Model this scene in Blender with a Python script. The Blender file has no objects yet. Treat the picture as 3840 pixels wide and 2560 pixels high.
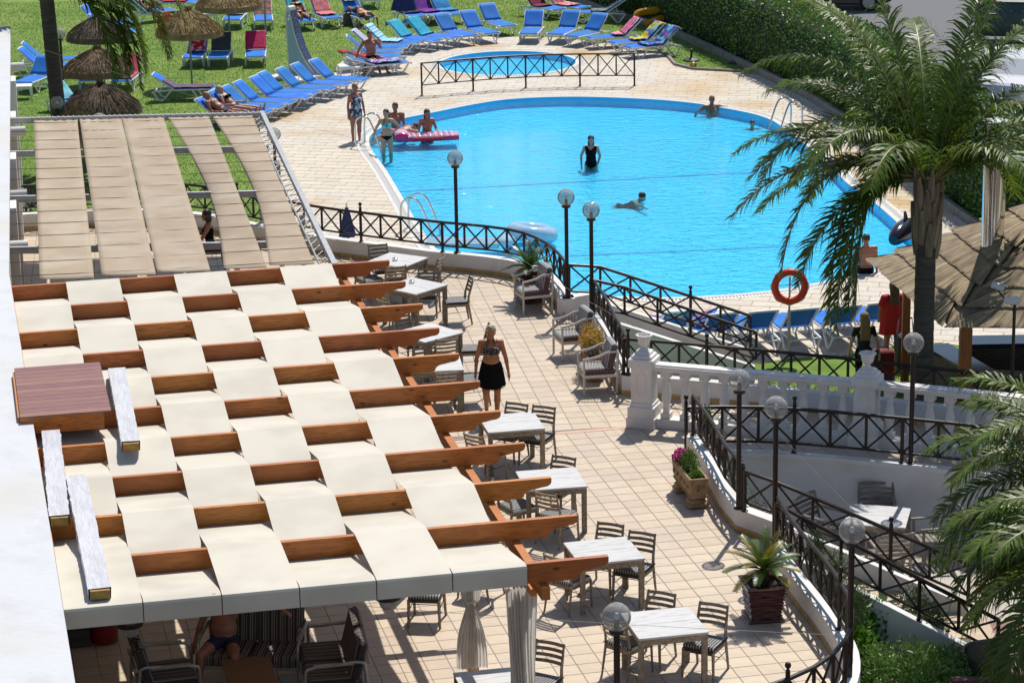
import bpy, bmesh, math, random
from mathutils import Vector, Matrix, noise
from mathutils.geometry import tessellate_polygon
random.seed(7)
R = math.radians
sin, cos, pi = math.sin, math.cos, math.pi
scene = bpy.context.scene
COL = scene.collection
# ------------------------------------------------------------------ camera
CAM_H, PITCH, ROLL, FPX = 13.574, R(15.796), R(-1.0), 10000.0     # metres above the terrace, tilt, roll, focal length in photo pixels
cam_data = bpy.data.cameras.new('camera')
cam = bpy.data.objects.new('camera', cam_data)
COL.objects.link(cam)
cam_data.sensor_width = 36.0
cam_data.lens = FPX / 3840 * 36.0
cam_data.clip_start = 0.5
cam_data.clip_end = 2000
cam.matrix_world = Matrix.Translation((0, 0, CAM_H)) @ Matrix.Rotation(R(90) - PITCH, 4, 'X') @ Matrix.Rotation(ROLL, 4, 'Z')
scene.camera = cam
# ------------------------------------------------------------------ sky and sun
SUN_EL, SUN_AZ = R(56.8), R(18.5)                                  # azimuth from +Y towards +X
world = bpy.data.worlds.new('World')
scene.world = world
world.use_nodes = True
wn = world.node_tree
bg = wn.nodes['Background']
sky = wn.nodes.new('ShaderNodeTexSky')
sky.sky_type = 'NISHITA'
sky.sun_disc = False
sky.sun_elevation = SUN_EL
sky.sun_rotation = SUN_AZ
sky.air_density = 1.0
sky.dust_density = 0.6
wn.links.new(sky.outputs[0], bg.inputs[0])
bg.inputs[1].default_value = 0.1
sd = bpy.data.lights.new('sun', 'SUN')
sd.energy = 4.4
sd.angle = R(0.53)
sd.color = (1.0, 0.955, 0.88)
sun = bpy.data.objects.new('sun', sd)
COL.objects.link(sun)
SV = Vector((cos(SUN_EL) * sin(SUN_AZ), cos(SUN_EL) * cos(SUN_AZ), sin(SUN_EL)))
sun.rotation_euler = SV.to_track_quat('Z', 'Y').to_euler()
sun.location = (0, 40, 60)
scene.view_settings.view_transform = 'Standard'
scene.view_settings.look = 'None'
scene.view_settings.exposure = 0.2
scene.view_settings.gamma = 1.0

# ------------------------------------------------------------------ survey: a photo point on a level plane -> metres
_cr, _sr, _c, _s = cos(ROLL), sin(ROLL), cos(PITCH), sin(PITCH)
def _ray(x, y):
    dx, dy = x - 1920, y - 1280
    u = (dx * _cr + dy * _sr) / FPX
    v = (-dx * _sr + dy * _cr) / FPX
    return Vector((u, _c - v * _s, -_s - v * _c))
def at(x, y, z=0.0):
    d = _ray(x, y)
    return Vector((0, 0, CAM_H)) + d * ((z - CAM_H) / d.z)
def atY(x, y, Y):
    d = _ray(x, y)
    return Vector((0, 0, CAM_H)) + d * (Y / d.y)
def K(r, c, x, y, z=0.0):
    return at(960 * c + x / 2.45, 640 * r + y / 2.45, z)
ZP = -1.0          # pool deck and lawn
ZL = -1.15         # lower terrace and garden

# ------------------------------------------------------------------ mesh builder
class MB:
    def __init__(s):
        s.v, s.f, s.m = [], [], []
        s.mi = 0
    def add(s, vs, fs):
        o = len(s.v)
        s.v.extend([tuple(p) for p in vs])
        s.f.extend([tuple(i + o for i in f) for f in fs])
        s.m.extend([s.mi] * len(fs))
        return s
    def obox(s, c, ax, ay, az):
        c, ax, ay, az = Vector(c), Vector(ax), Vector(ay), Vector(az)
        vs = [c + ax * i + ay * j + az * k for k in (-1, 1) for j in (-1, 1) for i in (-1, 1)]
        return s.add(vs, [(0, 2, 3, 1), (4, 5, 7, 6), (0, 1, 5, 4), (2, 6, 7, 3), (0, 4, 6, 2), (1, 3, 7, 5)])
    def box(s, c, size, rz=0.0):
        a, b = cos(rz), sin(rz)
        return s.obox(c, (a * size[0] / 2, b * size[0] / 2, 0), (-b * size[1] / 2, a * size[1] / 2, 0), (0, 0, size[2] / 2))
    def cbox(s, c, size, ch, rz=0.0):
        """box with chamfered vertical and top edges"""
        x, y, z = size[0] / 2, size[1] / 2, size[2] / 2
        a, b = cos(rz), sin(rz)
        ring = lambda ex, ey, zz: [(ex - ch, -ey, zz), (ex, -ey + ch, zz), (ex, ey - ch, zz), (ex - ch, ey, zz), (-ex + ch, ey, zz), (-ex, ey - ch, zz), (-ex, -ey + ch, zz), (-ex + ch, -ey, zz)]
        vs = ring(x, y, -z) + ring(x, y, z - ch) + ring(x - ch, y - ch, z)
        vs = [(c[0] + p[0] * a - p[1] * b, c[1] + p[0] * b + p[1] * a, c[2] + p[2]) for p in vs]
        fs = [tuple(range(7, -1, -1)), tuple(range(16, 24))]
        for k in (0, 8):
            for i in range(8):
                j = (i + 1) % 8
                fs.append((k + i, k + j, k + 8 + j, k + 8 + i))
        return s.add(vs, fs)
    def beam(s, p0, p1, w, h, up=(0, 0, 1)):
        p0, p1 = Vector(p0), Vector(p1)
        d = (p1 - p0)
        L = d.length
        d.normalize()
        up = Vector(up)
        side = d.cross(up)
        if side.length < 1e-5:
            side = d.cross(Vector((1, 0, 0)))
        side.normalize()
        u = side.cross(d).normalized()
        return s.obox((p0 + p1) / 2, d * L / 2, side * w / 2, u * h / 2)
    def tube(s, pts, r, n=8, cap=True, closed=False):
        pts = [Vector(p) for p in pts]
        N = len(pts)
        rs = r if isinstance(r, (list, tuple)) else [r] * N
        t0 = (pts[1] - pts[0]).normalized()
        ref = Vector((0, 0, 1)) if abs(t0.z) < .9 else Vector((1, 0, 0))
        a = t0.cross(ref).normalized()
        vs = []
        for i, p in enumerate(pts):
            if closed:
                t = (pts[(i + 1) % N] - pts[i - 1]).normalized()
            else:
                t = (pts[min(i + 1, N - 1)] - pts[max(i - 1, 0)]).normalized()
            a = (a - t * a.dot(t)).normalized()
            b = t.cross(a)
            for k in range(n):
                an = 2 * pi * k / n
                vs.append(p + (a * cos(an) + b * sin(an)) * rs[i])
        fs = []
        for i in range(N if closed else N - 1):
            i2 = (i + 1) % N
            for k in range(n):
                k2 = (k + 1) % n
                fs.append((i * n + k, i * n + k2, i2 * n + k2, i2 * n + k))
        if cap and not closed:
            fs.append(tuple(range(n - 1, -1, -1)))
            fs.append(tuple((N - 1) * n + k for k in range(n)))
        return s.add(vs, fs)
    def lathe(s, prof, n=20, c=(0, 0, 0), cap=True):
        vs, fs = [], []
        for r, z in prof:
            for k in range(n):
                a = 2 * pi * k / n
                vs.append((c[0] + r * cos(a), c[1] + r * sin(a), c[2] + z))
        for i in range(len(prof) - 1):
            for k in range(n):
                k2 = (k + 1) % n
                fs.append((i * n + k, i * n + k2, (i + 1) * n + k2, (i + 1) * n + k))
        if cap:
            if prof[0][0] > 1e-4:
                fs.append(tuple(range(n - 1, -1, -1)))
            if prof[-1][0] > 1e-4:
                fs.append(tuple((len(prof) - 1) * n + k for k in range(n)))
        return s.add(vs, fs)
    def ball(s, c, r, n=14, m=8, M4=None):
        rx, ry, rz = r if isinstance(r, (tuple, list)) else (r, r, r)
        vs = [Vector((0, 0, -rz))]
        for i in range(1, m):
            ph = -pi / 2 + pi * i / m
            for k in range(n):
                a = 2 * pi * k / n
                vs.append(Vector((rx * cos(ph) * cos(a), ry * cos(ph) * sin(a), rz * sin(ph))))
        vs.append(Vector((0, 0, rz)))
        if M4 is not None:
            vs = [M4 @ p for p in vs]
        vs = [p + Vector(c) for p in vs]
        fs = []
        for k in range(n):
            fs.append((0, 1 + (k + 1) % n, 1 + k))
        for i in range(m - 2):
            for k in range(n):
                k2 = (k + 1) % n
                o = 1 + i * n
                fs.append((o + k, o + k2, o + n + k2, o + n + k))
        o = 1 + (m - 2) * n
        for k in range(n):
            fs.append((o + k, o + (k + 1) % n, len(vs) - 1))
        return s.add(vs, fs)
    def prism(s, poly, z0, z1):
        """closed vertical extrusion of a 2D outline (ccw)"""
        n = len(poly)
        vs = [(p[0], p[1], z0) for p in poly] + [(p[0], p[1], z1) for p in poly]
        tris = tessellate_polygon([[Vector((p[0], p[1], 0)) for p in poly]])
        fs = []
        for t in tris:
            a, b, c = t
            ar = (poly[b][0] - poly[a][0]) * (poly[c][1] - poly[a][1]) - (poly[b][1] - poly[a][1]) * (poly[c][0] - poly[a][0])
            if ar < 0:
                a, c = c, a
            fs.append((a + n, b + n, c + n))
            fs.append((c, b, a))
        for i in range(n):
            j = (i + 1) % n
            fs.append((i, j, j + n, i + n))
        return s.add(vs, fs)
    def slab(s, prof, p0, ex, ez, ey, t):
        """flat outline prof [(a,b)] in the plane (ex,ez) at p0, thickness t along ey (centred)"""
        p0, ex, ez, ey = Vector(p0), Vector(ex), Vector(ez), Vector(ey)
        n = len(prof)
        vs = [p0 + ex * a + ez * b - ey * t / 2 for a, b in prof] + [p0 + ex * a + ez * b + ey * t / 2 for a, b in prof]
        tris = tessellate_polygon([[Vector((a, b, 0)) for a, b in prof]])
        fs = [tuple(t_) for t_ in tris] + [tuple(i + n for i in reversed(t_)) for t_ in tris]
        for i in range(n):
            j = (i + 1) % n
            fs.append((j, i, i + n, j + n))
        return s.add(vs, fs)
    def mesh(s, name, mats, smooth=False, angle=0.7):
        me = bpy.data.meshes.new(name)
        me.from_pydata(s.v, [], s.f)
        for m in (mats if isinstance(mats, (list, tuple)) else [mats]):
            me.materials.append(m)
        if any(s.m):
            me.polygons.foreach_set('material_index', s.m)
        if smooth:
            me.polygons.foreach_set('use_smooth', [True] * len(me.polygons))
            if angle:
                me.set_sharp_from_angle(angle=angle)
        me.update()
        return me
    def build(s, name, mats, parent=None, smooth=False, angle=0.7, world=True, fix=False):
        """world=True: points are in world metres, moved under the parent's own origin"""
        if parent is not None and world:
            o = ORG.get(parent.name, Vector((0, 0, 0)))
            if o.length > 0:
                s.v = [(p[0] - o.x, p[1] - o.y, p[2] - o.z) for p in s.v]
        me = s.mesh(name, mats, smooth, angle)
        if fix:
            bm = bmesh.new(); bm.from_mesh(me)
            bmesh.ops.recalc_face_normals(bm, faces=bm.faces)
            bm.to_mesh(me); bm.free()
        ob = bpy.data.objects.new(name, me)
        COL.objects.link(ob)
        if parent is not None:
            ob.parent = parent
            if world:
                ORG[ob.name] = ORG.get(parent.name, Vector((0, 0, 0)))
        return ob
ORG = {}
def tag(o, label, cat, group=None):
    o['label'] = label
    o['category'] = cat
    if group:
        o['group'] = group
    return o
def thing(name, label, cat, loc=(0, 0, 0), rz=0.0, group=None):
    o = bpy.data.objects.new(name, None)
    COL.objects.link(o)
    o.empty_display_size = .2
    o.location = loc
    o.rotation_euler = (0, 0, rz)
    ORG[o.name] = Vector(loc)
    return tag(o, label, cat, group)
def struct(o, kind='structure'):
    o['kind'] = kind
    return o
def copy_tree(o, parent=None, loc=None, rz=None, label=None, group=None):
    c = o.copy()
    COL.objects.link(c)
    c.parent = parent
    if loc is not None:
        c.location = loc
        c.rotation_euler = (0, 0, rz or 0)
    if label:
        c['label'] = label
    if group:
        c['group'] = group
    for ch in list(KIDS.get(o.name, [])):
        k = copy_tree(ch, c)
        KIDS.setdefault(c.name, []).append(k)
    return c
KIDS = {}
def kids(o):
    """remember the parts of a prototype so that copies can be made quickly"""
    KIDS[o.name] = [c for c in COL.objects if c.parent == o]
    for c in KIDS[o.name]:
        KIDS[c.name] = [g for g in COL.objects if g.parent == c]
    return o
def catmull(pts, n=8, closed=False):
    pts = [Vector(p) for p in pts]
    N = len(pts)
    out = []
    for i in range(N if closed else N - 1):
        g = lambda k: pts[k % N] if closed else pts[max(0, min(N - 1, k))]
        p0, p1, p2, p3 = g(i - 1), g(i), g(i + 1), g(i + 2)
        for j in range(n):
            t = j / n
            out.append(.5 * ((2 * p1) + (p2 - p0) * t + (2 * p0 - 5 * p1 + 4 * p2 - p3) * t * t + (3 * p1 - p0 - 3 * p2 + p3) * t ** 3))
    if not closed:
        out.append(pts[-1])
    return out
def resample(pts, step, closed=False):
    pts = [Vector(p) for p in pts]
    if closed:
        pts = pts + [pts[0]]
    L = [0]
    for a, b in zip(pts, pts[1:]):
        L.append(L[-1] + (b - a).length)
    n = max(1, round(L[-1] / step))
    out, k = [], 0
    for i in range(n + (0 if closed else 1)):
        d = L[-1] * i / n
        while k < len(L) - 2 and L[k + 1] < d:
            k += 1
        t = (d - L[k]) / max(1e-9, L[k + 1] - L[k])
        out.append(pts[k].lerp(pts[k + 1], min(1, t)))
    return out
def offset2(pts, d, closed=False):
    """offset a path to its right-hand side by d"""
    out = []
    N = len(pts)
    for i, p in enumerate(pts):
        a = pts[i - 1] if (closed or i > 0) else pts[i]
        b = pts[(i + 1) % N] if (closed or i < N - 1) else pts[i]
        t = Vector((b[0] - a[0], b[1] - a[1], 0)).normalized()
        q = Vector(p) + Vector((t.y, -t.x, 0)) * d
        out.append(q)
    return out
def inside(p, poly):
    x, y = p[0], p[1]
    r = False
    j = len(poly) - 1
    for i in range(len(poly)):
        xi, yi = poly[i][0], poly[i][1]
        xj, yj = poly[j][0], poly[j][1]
        if (yi > y) != (yj > y) and x < (xj - xi) * (y - yi) / (yj - yi) + xi:
            r = not r
        j = i
    return r
def nearest_edge(p, poly):
    best = None
    for i in range(len(poly)):
        a, b = poly[i - 1], poly[i]
        ax, ay, bx, by = a[0], a[1], b[0], b[1]
        dx, dy = bx - ax, by - ay
        l2 = dx * dx + dy * dy or 1e-9
        t = max(0, min(1, ((p[0] - ax) * dx + (p[1] - ay) * dy) / l2))
        qx, qy = ax + t * dx, ay + t * dy
        d2 = (p[0] - qx) ** 2 + (p[1] - qy) ** 2
        if best is None or d2 < best[0]:
            l = math.sqrt(l2)
            best = (d2, qx, qy, -dy / l, dx / l)
    return best
def clip_half(poly, qx, qy, nx, ny):
    """keep the side where (p-q).n >= 0"""
    out = []
    for i in range(len(poly)):
        a, b = poly[i - 1], poly[i]
        da = (a[0] - qx) * nx + (a[1] - qy) * ny
        db = (b[0] - qx) * nx + (b[1] - qy) * ny
        if (da >= 0) != (db >= 0):
            t = da / (da - db)
            out.append((a[0] + (b[0] - a[0]) * t, a[1] + (b[1] - a[1]) * t))
        if db >= 0:
            out.append((b[0], b[1]))
    return out
def clip_to(rect, outline, keep_in, margin=0.0):
    """clip a small piece against the nearest straight bit of an outline; None when nothing is left"""
    ins = [inside(p, outline) == keep_in for p in rect]
    c = (sum(p[0] for p in rect) / len(rect), sum(p[1] for p in rect) / len(rect))
    e = nearest_edge(c, outline)
    rad = max(math.hypot(p[0] - c[0], p[1] - c[1]) for p in rect)
    if all(ins) and math.sqrt(e[0]) > rad + abs(margin):
        return rect, True
    if not any(ins) and math.sqrt(e[0]) > rad + abs(margin):
        return None, False
    _, qx, qy, nx, ny = e
    # normal towards the kept side
    if inside((qx + nx * 1e-3, qy + ny * 1e-3), outline) != keep_in:
        nx, ny = -nx, -ny
    r = clip_half(rect, qx + nx * margin, qy + ny * margin, nx, ny)
    if len(r) < 3:
        return None, False
    a = sum(r[i - 1][0] * r[i][1] - r[i][0] * r[i - 1][1] for i in range(len(r))) / 2
    if abs(a) < 0.004:
        return None, False
    return r, False
def sheet(name, outline, z, mat, holes=(), kind='structure'):
    polys = [[Vector((p[0], p[1], 0)) for p in outline]] + [[Vector((p[0], p[1], 0)) for p in h] for h in holes]
    flat = [p for q in polys for p in q]
    b = MB()
    fs = []
    for t in tessellate_polygon(polys):
        a, c, d = [flat[i] for i in t]
        if (c.x - a.x) * (d.y - a.y) - (c.y - a.y) * (d.x - a.x) < 0:
            t = tuple(reversed(t))
        fs.append(tuple(t))
    b.add([(p.x, p.y, z) for p in flat], fs)
    o = b.build(name, mat)
    return struct(o, kind)
# ------------------------------------------------------------------ materials
def nodes(m):
    m.use_nodes = True
    return m.node_tree.nodes, m.node_tree.links, m.node_tree.nodes['Principled BSDF']
def M(name, c1, c2=None, scale=6.0, detail=4.0, rough=.6, bump=0.0, bscale=40.0, metal=0.0, spec=None, stretch=None,
      rnd=0.0, isl=0.0, lo=.35, hi=.65, c3=None, s3=.5, trl=0.0, coat=0.0, coord='Object', rvar=0.0, bstretch=None):
    m = bpy.data.materials.new(name)
    N, L, P = nodes(m)
    P.inputs['Roughness'].default_value = rough
    P.inputs['Metallic'].default_value = metal
    if spec is not None:
        P.inputs['Specular IOR Level'].default_value = spec
    if coat:
        P.inputs['Coat Weight'].default_value = coat
        P.inputs['Coat Roughness'].default_value = .08
    tc = N.new('ShaderNodeTexCoord')
    src = tc.outputs[coord]
    mp = N.new('ShaderNodeMapping')
    mp.inputs['Scale'].default_value = stretch or (1, 1, 1)
    L.new(src, mp.inputs[0])
    col = None
    rgb = lambda c: (*c, 1)
    if c2 is not None:
        nz = N.new('ShaderNodeTexNoise')
        nz.inputs['Scale'].default_value = scale
        nz.inputs['Detail'].default_value = detail
        L.new(mp.outputs[0], nz.inputs['Vector'])
        rp = N.new('ShaderNodeValToRGB')
        rp.color_ramp.elements[0].position = lo
        rp.color_ramp.elements[1].position = hi
        rp.color_ramp.elements[0].color = rgb(c1)
        rp.color_ramp.elements[1].color = rgb(c2)
        L.new(nz.outputs[0], rp.inputs[0])
        col = rp.outputs[0]
        if c3 is not None:
            n3 = N.new('ShaderNodeTexNoise')
            n3.inputs['Scale'].default_value = s3
            n3.inputs['Detail'].default_value = 3
            L.new(src, n3.inputs['Vector'])
            r3 = N.new('ShaderNodeValToRGB')
            r3.color_ramp.elements[0].position = .48
            r3.color_ramp.elements[1].position = .7
            r3.color_ramp.elements[0].color = (0, 0, 0, 1)
            r3.color_ramp.elements[1].color = (1, 1, 1, 1)
            L.new(n3.outputs[0], r3.inputs[0])
            mx = N.new('ShaderNodeMix')
            mx.data_type = 'RGBA'
            L.new(r3.outputs[0], mx.inputs[0])
            L.new(col, mx.inputs[6])
            mx.inputs[7].default_value = rgb(c3)
            col = mx.outputs[2]
        if rvar:
            mr = N.new('ShaderNodeMapRange')
            mr.inputs[3].default_value = max(0.02, rough - rvar)
            mr.inputs[4].default_value = min(1, rough + rvar)
            L.new(nz.outputs[0], mr.inputs[0])
            L.new(mr.outputs[0], P.inputs['Roughness'])
    if rnd or isl:
        hs = N.new('ShaderNodeHueSaturation')
        if col is None:
            hs.inputs['Color'].default_value = rgb(c1)
        else:
            L.new(col, hs.inputs['Color'])
        k = None
        for amt, nd, so in ((rnd, 'ShaderNodeObjectInfo', 'Random'), (isl, 'ShaderNodeNewGeometry', 'Random Per Island')):
            if not amt:
                continue
            nn = N.new(nd)
            mr = N.new('ShaderNodeMapRange')
            mr.inputs[3].default_value = -amt
            mr.inputs[4].default_value = amt
            L.new(nn.outputs[so], mr.inputs[0])
            if k is None:
                k = mr.outputs[0]
            else:
                ad = N.new('ShaderNodeMath')
                L.new(k, ad.inputs[0]); L.new(mr.outputs[0], ad.inputs[1])
                k = ad.outputs[0]
        ad = N.new('ShaderNodeMath')
        ad.inputs[1].default_value = 1.0
        L.new(k, ad.inputs[0])
        L.new(ad.outputs[0], hs.inputs['Value'])
        m2 = N.new('ShaderNodeMath'); m2.operation = 'MULTIPLY_ADD'
        m2.inputs[1].default_value = .06; m2.inputs[2].default_value = .5
        L.new(k, m2.inputs[0])
        L.new(m2.outputs[0], hs.inputs['Hue'])
        col = hs.outputs[0]
    if col is None:
        P.inputs['Base Color'].default_value = rgb(c1)
    else:
        L.new(col, P.inputs['Base Color'])
    if bump:
        bn = N.new('ShaderNodeTexNoise')
        bn.inputs['Scale'].default_value = bscale
        bn.inputs['Detail'].default_value = 5
        if bstretch:
            mb_ = N.new('ShaderNodeMapping'); mb_.inputs['Scale'].default_value = bstretch
            L.new(src, mb_.inputs[0]); L.new(mb_.outputs[0], bn.inputs['Vector'])
        else:
            L.new(mp.outputs[0], bn.inputs['Vector'])
        b = N.new('ShaderNodeBump')
        b.inputs['Strength'].default_value = bump
        b.inputs['Distance'].default_value = .02
        L.new(bn.outputs[0], b.inputs['Height'])
        L.new(b.outputs[0], P.inputs['Normal'])
    if trl:
        out = N['Material Output']
        tr = N.new('ShaderNodeBsdfTranslucent')
        if col is None:
            tr.inputs[0].default_value = rgb(c1)
        else:
            L.new(col, tr.inputs[0])
        ms = N.new('ShaderNodeMixShader')
        ms.inputs[0].default_value = trl
        L.new(P.outputs[0], ms.inputs[1]); L.new(tr.outputs[0], ms.inputs[2])
        L.new(ms.outputs[0], out.inputs[0])
    return m
def stripes(name, cols, axis=0, freq=30.0, rough=.85, bump=.15):
    """hard woven stripes across one object axis"""
    m = bpy.data.materials.new(name)
    N, L, P = nodes(m)
    P.inputs['Roughness'].default_value = rough
    tc = N.new('ShaderNodeTexCoord')
    sx = N.new('ShaderNodeSeparateXYZ')
    L.new(tc.outputs['Object'], sx.inputs[0])
    mu = N.new('ShaderNodeMath'); mu.operation = 'MULTIPLY'; mu.inputs[1].default_value = freq
    L.new(sx.outputs[axis], mu.inputs[0])
    fr = N.new('ShaderNodeMath'); fr.operation = 'FRACT'
    L.new(mu.outputs[0], fr.inputs[0])
    rp = N.new('ShaderNodeValToRGB')
    rp.color_ramp.interpolation = 'CONSTANT'
    els = rp.color_ramp.elements
    while len(els) < len(cols):
        els.new(.5)
    for i, c in enumerate(cols):
        els[i].position = c[0]
        els[i].color = (*c[1], 1)
    L.new(fr.outputs[0], rp.inputs[0])
    L.new(rp.outputs[0], P.inputs['Base Color'])
    nz = N.new('ShaderNodeTexNoise'); nz.inputs['Scale'].default_value = 60
    L.new(tc.outputs['Object'], nz.inputs['Vector'])
    b = N.new('ShaderNodeBump'); b.inputs['Strength'].default_value = bump; b.inputs['Distance'].default_value = .01
    L.new(nz.outputs[0], b.inputs['Height']); L.new(b.outputs[0], P.inputs['Normal'])
    return m
white_wall = M('white_render', (.71, .70, .685), (.64, .625, .60), scale=1.4, detail=8, rough=.9, bump=.15, bscale=90, lo=.4, hi=.75, c3=(.60, .575, .53), s3=1.1)
white_roof = M('white_roof_paint', (.55, .56, .575), (.47, .47, .47), scale=2.2, detail=9, rough=.85, bump=.3, bscale=14, lo=.5, hi=.85, c3=(.53, .51, .47), s3=.35)
cream_wall = M('cream_render', (.52, .45, .36), (.46, .39, .30), scale=1.2, rough=.9, bump=.1, bscale=80)
balus_white = M('balustrade_white_stone', (.76, .73, .69), (.64, .60, .56), scale=3, rough=.8, bump=.08, bscale=60, lo=.4, hi=.8)
tile_mat = M('terrace_tile_glaze', (.555, .45, .33), (.51, .405, .29), scale=5, rough=.5, bump=.05, bscale=25, rnd=.05, isl=.07, c3=(.50, .41, .315), s3=.9)
grout_mat = M('terrace_grout', (.22, .19, .17), (.27, .23, .2), scale=8, rough=.95)
skirt_mat = M('skirting_tile', (.50, .33, .12), (.42, .26, .09), scale=9, rough=.5, rnd=.06)
strip_mat = M('threshold_strip', (.50, .30, .20), (.56, .36, .25), scale=9, rough=.6)
stone_mat = M('deck_travertine', (.60, .54, .45), (.40, .335, .26), scale=9, detail=8, rough=.7, bump=.5, bscale=18, stretch=(1, 4.5, 1), rnd=.06, isl=.06, lo=.46, hi=.74, c3=(.47, .315, .13), s3=.38)
deck_grout = M('deck_joint', (.30, .255, .20), (.36, .31, .245), scale=4, rough=.95)
coping_mat = M('pool_coping', (.66, .63, .58), (.52, .48, .43), scale=14, rough=.6, bump=.2, bscale=60)
slat_mat = M('drain_slat', (.70, .69, .66), rough=.5)
dark_gap = M('drain_channel', (.05, .05, .055), rough=.9)
grass_mat = M('lawn_soil_grass', (.10, .185, .018), (.15, .25, .03), scale=2.2, detail=8, rough=.95, bump=.6, bscale=120, c3=(.20, .27, .045), s3=.5)
blade_mat = M('grass_blade', (.125, .215, .02), (.18, .285, .035), scale=.8, rough=.65, isl=.22, trl=.3, c3=(.24, .27, .05), s3=.22)
dirt_mat = M('garden_soil', (.09, .06, .04), (.14, .10, .065), scale=3, rough=.95, bump=.6, bscale=20)
asphalt_mat = M('asphalt', (.115, .117, .123), (.15, .15, .155), scale=14, detail=8, rough=.9, bump=.3, bscale=90)
kerb_mat = M('kerb_concrete', (.28, .26, .23), (.20, .18, .15), scale=5, rough=.9, bump=.3, bscale=30)
iron_mat = M('dark_brown_iron', (.020, .013, .011), (.034, .021, .018), scale=7, spec=.35, rough=.45, bump=.05, bscale=60, rvar=.1)
wood_mat = M('pergola_timber', (.52, .17, .026), (.27, .068, .010), scale=5, detail=6, rough=.5, bump=.1, bscale=20, stretch=(1.2, 9, 9), lo=.42, hi=.75, rnd=.14, c3=(.40, .115, .017), s3=.9)
panel_mat = M('cream_awning_sheet', (.575, .53, .44), (.53, .48, .39), scale=1.8, rough=.7, bump=.06, bscale=6, lo=.35, hi=.8, c3=(.48, .435, .355), s3=.9)
sail_mat = M('beige_shade_cloth', (.37, .285, .20), (.32, .245, .168), scale=1.5, rough=.9, bump=.25, bscale=9, rnd=.07, c3=(.40, .325, .245), s3=1.2)
steel_mat = M('grey_steel', (.42, .42, .42), (.35, .34, .33), scale=5, rough=.45, metal=.35)
chrome_mat = M('stainless_steel', (.66, .66, .67), rough=.12, metal=1.0)
wire_mat = M('steel_wire', (.12, .12, .125), rough=.5, metal=.6)
cord_mat = M('nylon_line', (.6, .6, .58), rough=.6)
thin_mat = M('thin_nylon', (.36, .35, .33), rough=.7)
plastic_white = M('lounger_resin', (.74, .75, .76), (.64, .65, .66), scale=5, rough=.4, bump=.03, bscale=40, lo=.45, hi=.8)
sling_mat = M('blue_sling', (.014, .18, .60), (.010, .135, .52), scale=2.5, rough=.75, spec=.25, bump=.15, bscale=240, rnd=.14, lo=.35, hi=.75)
teak_mat = M('weathered_teak', (.21, .155, .10), (.33, .28, .22), scale=7, detail=6, rough=.8, bump=.2, bscale=40, stretch=(3, 3, 3), rnd=.1, lo=.4, hi=.68)
greyteak_mat = M('grey_teak', (.26, .235, .205), (.15, .125, .10), scale=7, detail=6, rough=.85, bump=.2, bscale=40, lo=.4, hi=.7, rnd=.1)
top_mat = M('whitewashed_table_top', (.52, .515, .51), (.29, .28, .27), scale=3.2, detail=9, rough=.6, bump=.15, bscale=25, stretch=(1.2, 7, 1), lo=.5, hi=.8, rnd=.05)
cush_mat = stripes('black_white_ticking', [(0, (.018, .018, .02)), (.52, (.55, .54, .52)), (.72, (.05, .05, .055)), (.88, (.35, .34, .33))], axis=0, freq=26)
sofa_mat = stripes('brown_striped_cushion', [(0, (.035, .028, .025)), (.3, (.20, .16, .14)), (.42, (.05, .04, .036)), (.62, (.33, .28, .25)), (.7, (.08, .06, .055)), (.86, (.26, .2, .17))], axis=0, freq=9)
arm_cush = stripes('grey_striped_cushion', [(0, (.10, .10, .105)), (.4, (.46, .46, .45)), (.62, (.2, .2, .21)), (.8, (.55, .54, .52))], axis=0, freq=19)
red_cord = M('dark_red_cord', (.22, .012, .022), rough=.7)
armwhite = M('painted_ivory_frame', (.60, .56, .48), (.50, .46, .38), scale=8, rough=.5, lo=.45, hi=.8)
globe_mat = bpy.data.materials.new('smoked_globe')
def _glass(m, tint, refl=.9, rough=.02, blend=.35):
    N, L, P = nodes(m)
    out = N['Material Output']
    N.remove(P)
    tr = N.new('ShaderNodeBsdfTransparent'); tr.inputs[0].default_value = (*tint, 1)
    gl = N.new('ShaderNodeBsdfGlossy'); gl.inputs['Roughness'].default_value = rough; gl.inputs['Color'].default_value = (refl, refl, refl, 1)
    lw = N.new('ShaderNodeLayerWeight'); lw.inputs[0].default_value = blend
    ms = N.new('ShaderNodeMixShader')
    L.new(lw.outputs['Fresnel'], ms.inputs[0]); L.new(tr.outputs[0], ms.inputs[1]); L.new(gl.outputs[0], ms.inputs[2])
    # the globes' white haze, put into the colour as an uneven pale film
    df = N.new('ShaderNodeBsdfDiffuse'); df.inputs[0].default_value = (.6, .585, .56, 1)
    m2 = N.new('ShaderNodeMixShader')
    nz = N.new('ShaderNodeTexNoise'); nz.inputs['Scale'].default_value = 7; nz.inputs['Detail'].default_value = 5
    mr = N.new('ShaderNodeMapRange'); mr.inputs[1].default_value = .35; mr.inputs[2].default_value = .75; mr.inputs[3].default_value = .26; mr.inputs[4].default_value = .48
    L.new(nz.outputs[0], mr.inputs[0]); L.new(mr.outputs[0], m2.inputs[0])
    L.new(ms.outputs[0], m2.inputs[1]); L.new(df.outputs[0], m2.inputs[2])
    L.new(m2.outputs[0], out.inputs[0])
_glass(globe_mat, (.84, .83, .82), blend=.16)
clear_mat = bpy.data.materials.new('clear_vinyl'); _glass(clear_mat, (.9, .9, .92), blend=.5)
bulb_mat = M('lamp_bulb', (.8, .79, .76), rough=.3)
black_plastic = M('black_plastic', (.015, .015, .016), rough=.4)
stuff_orange = M('bar_timber', (.36, .11, .022), (.26, .07, .014), scale=6, rough=.5, stretch=(6, 6, 1), lo=.4, hi=.7)

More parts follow.
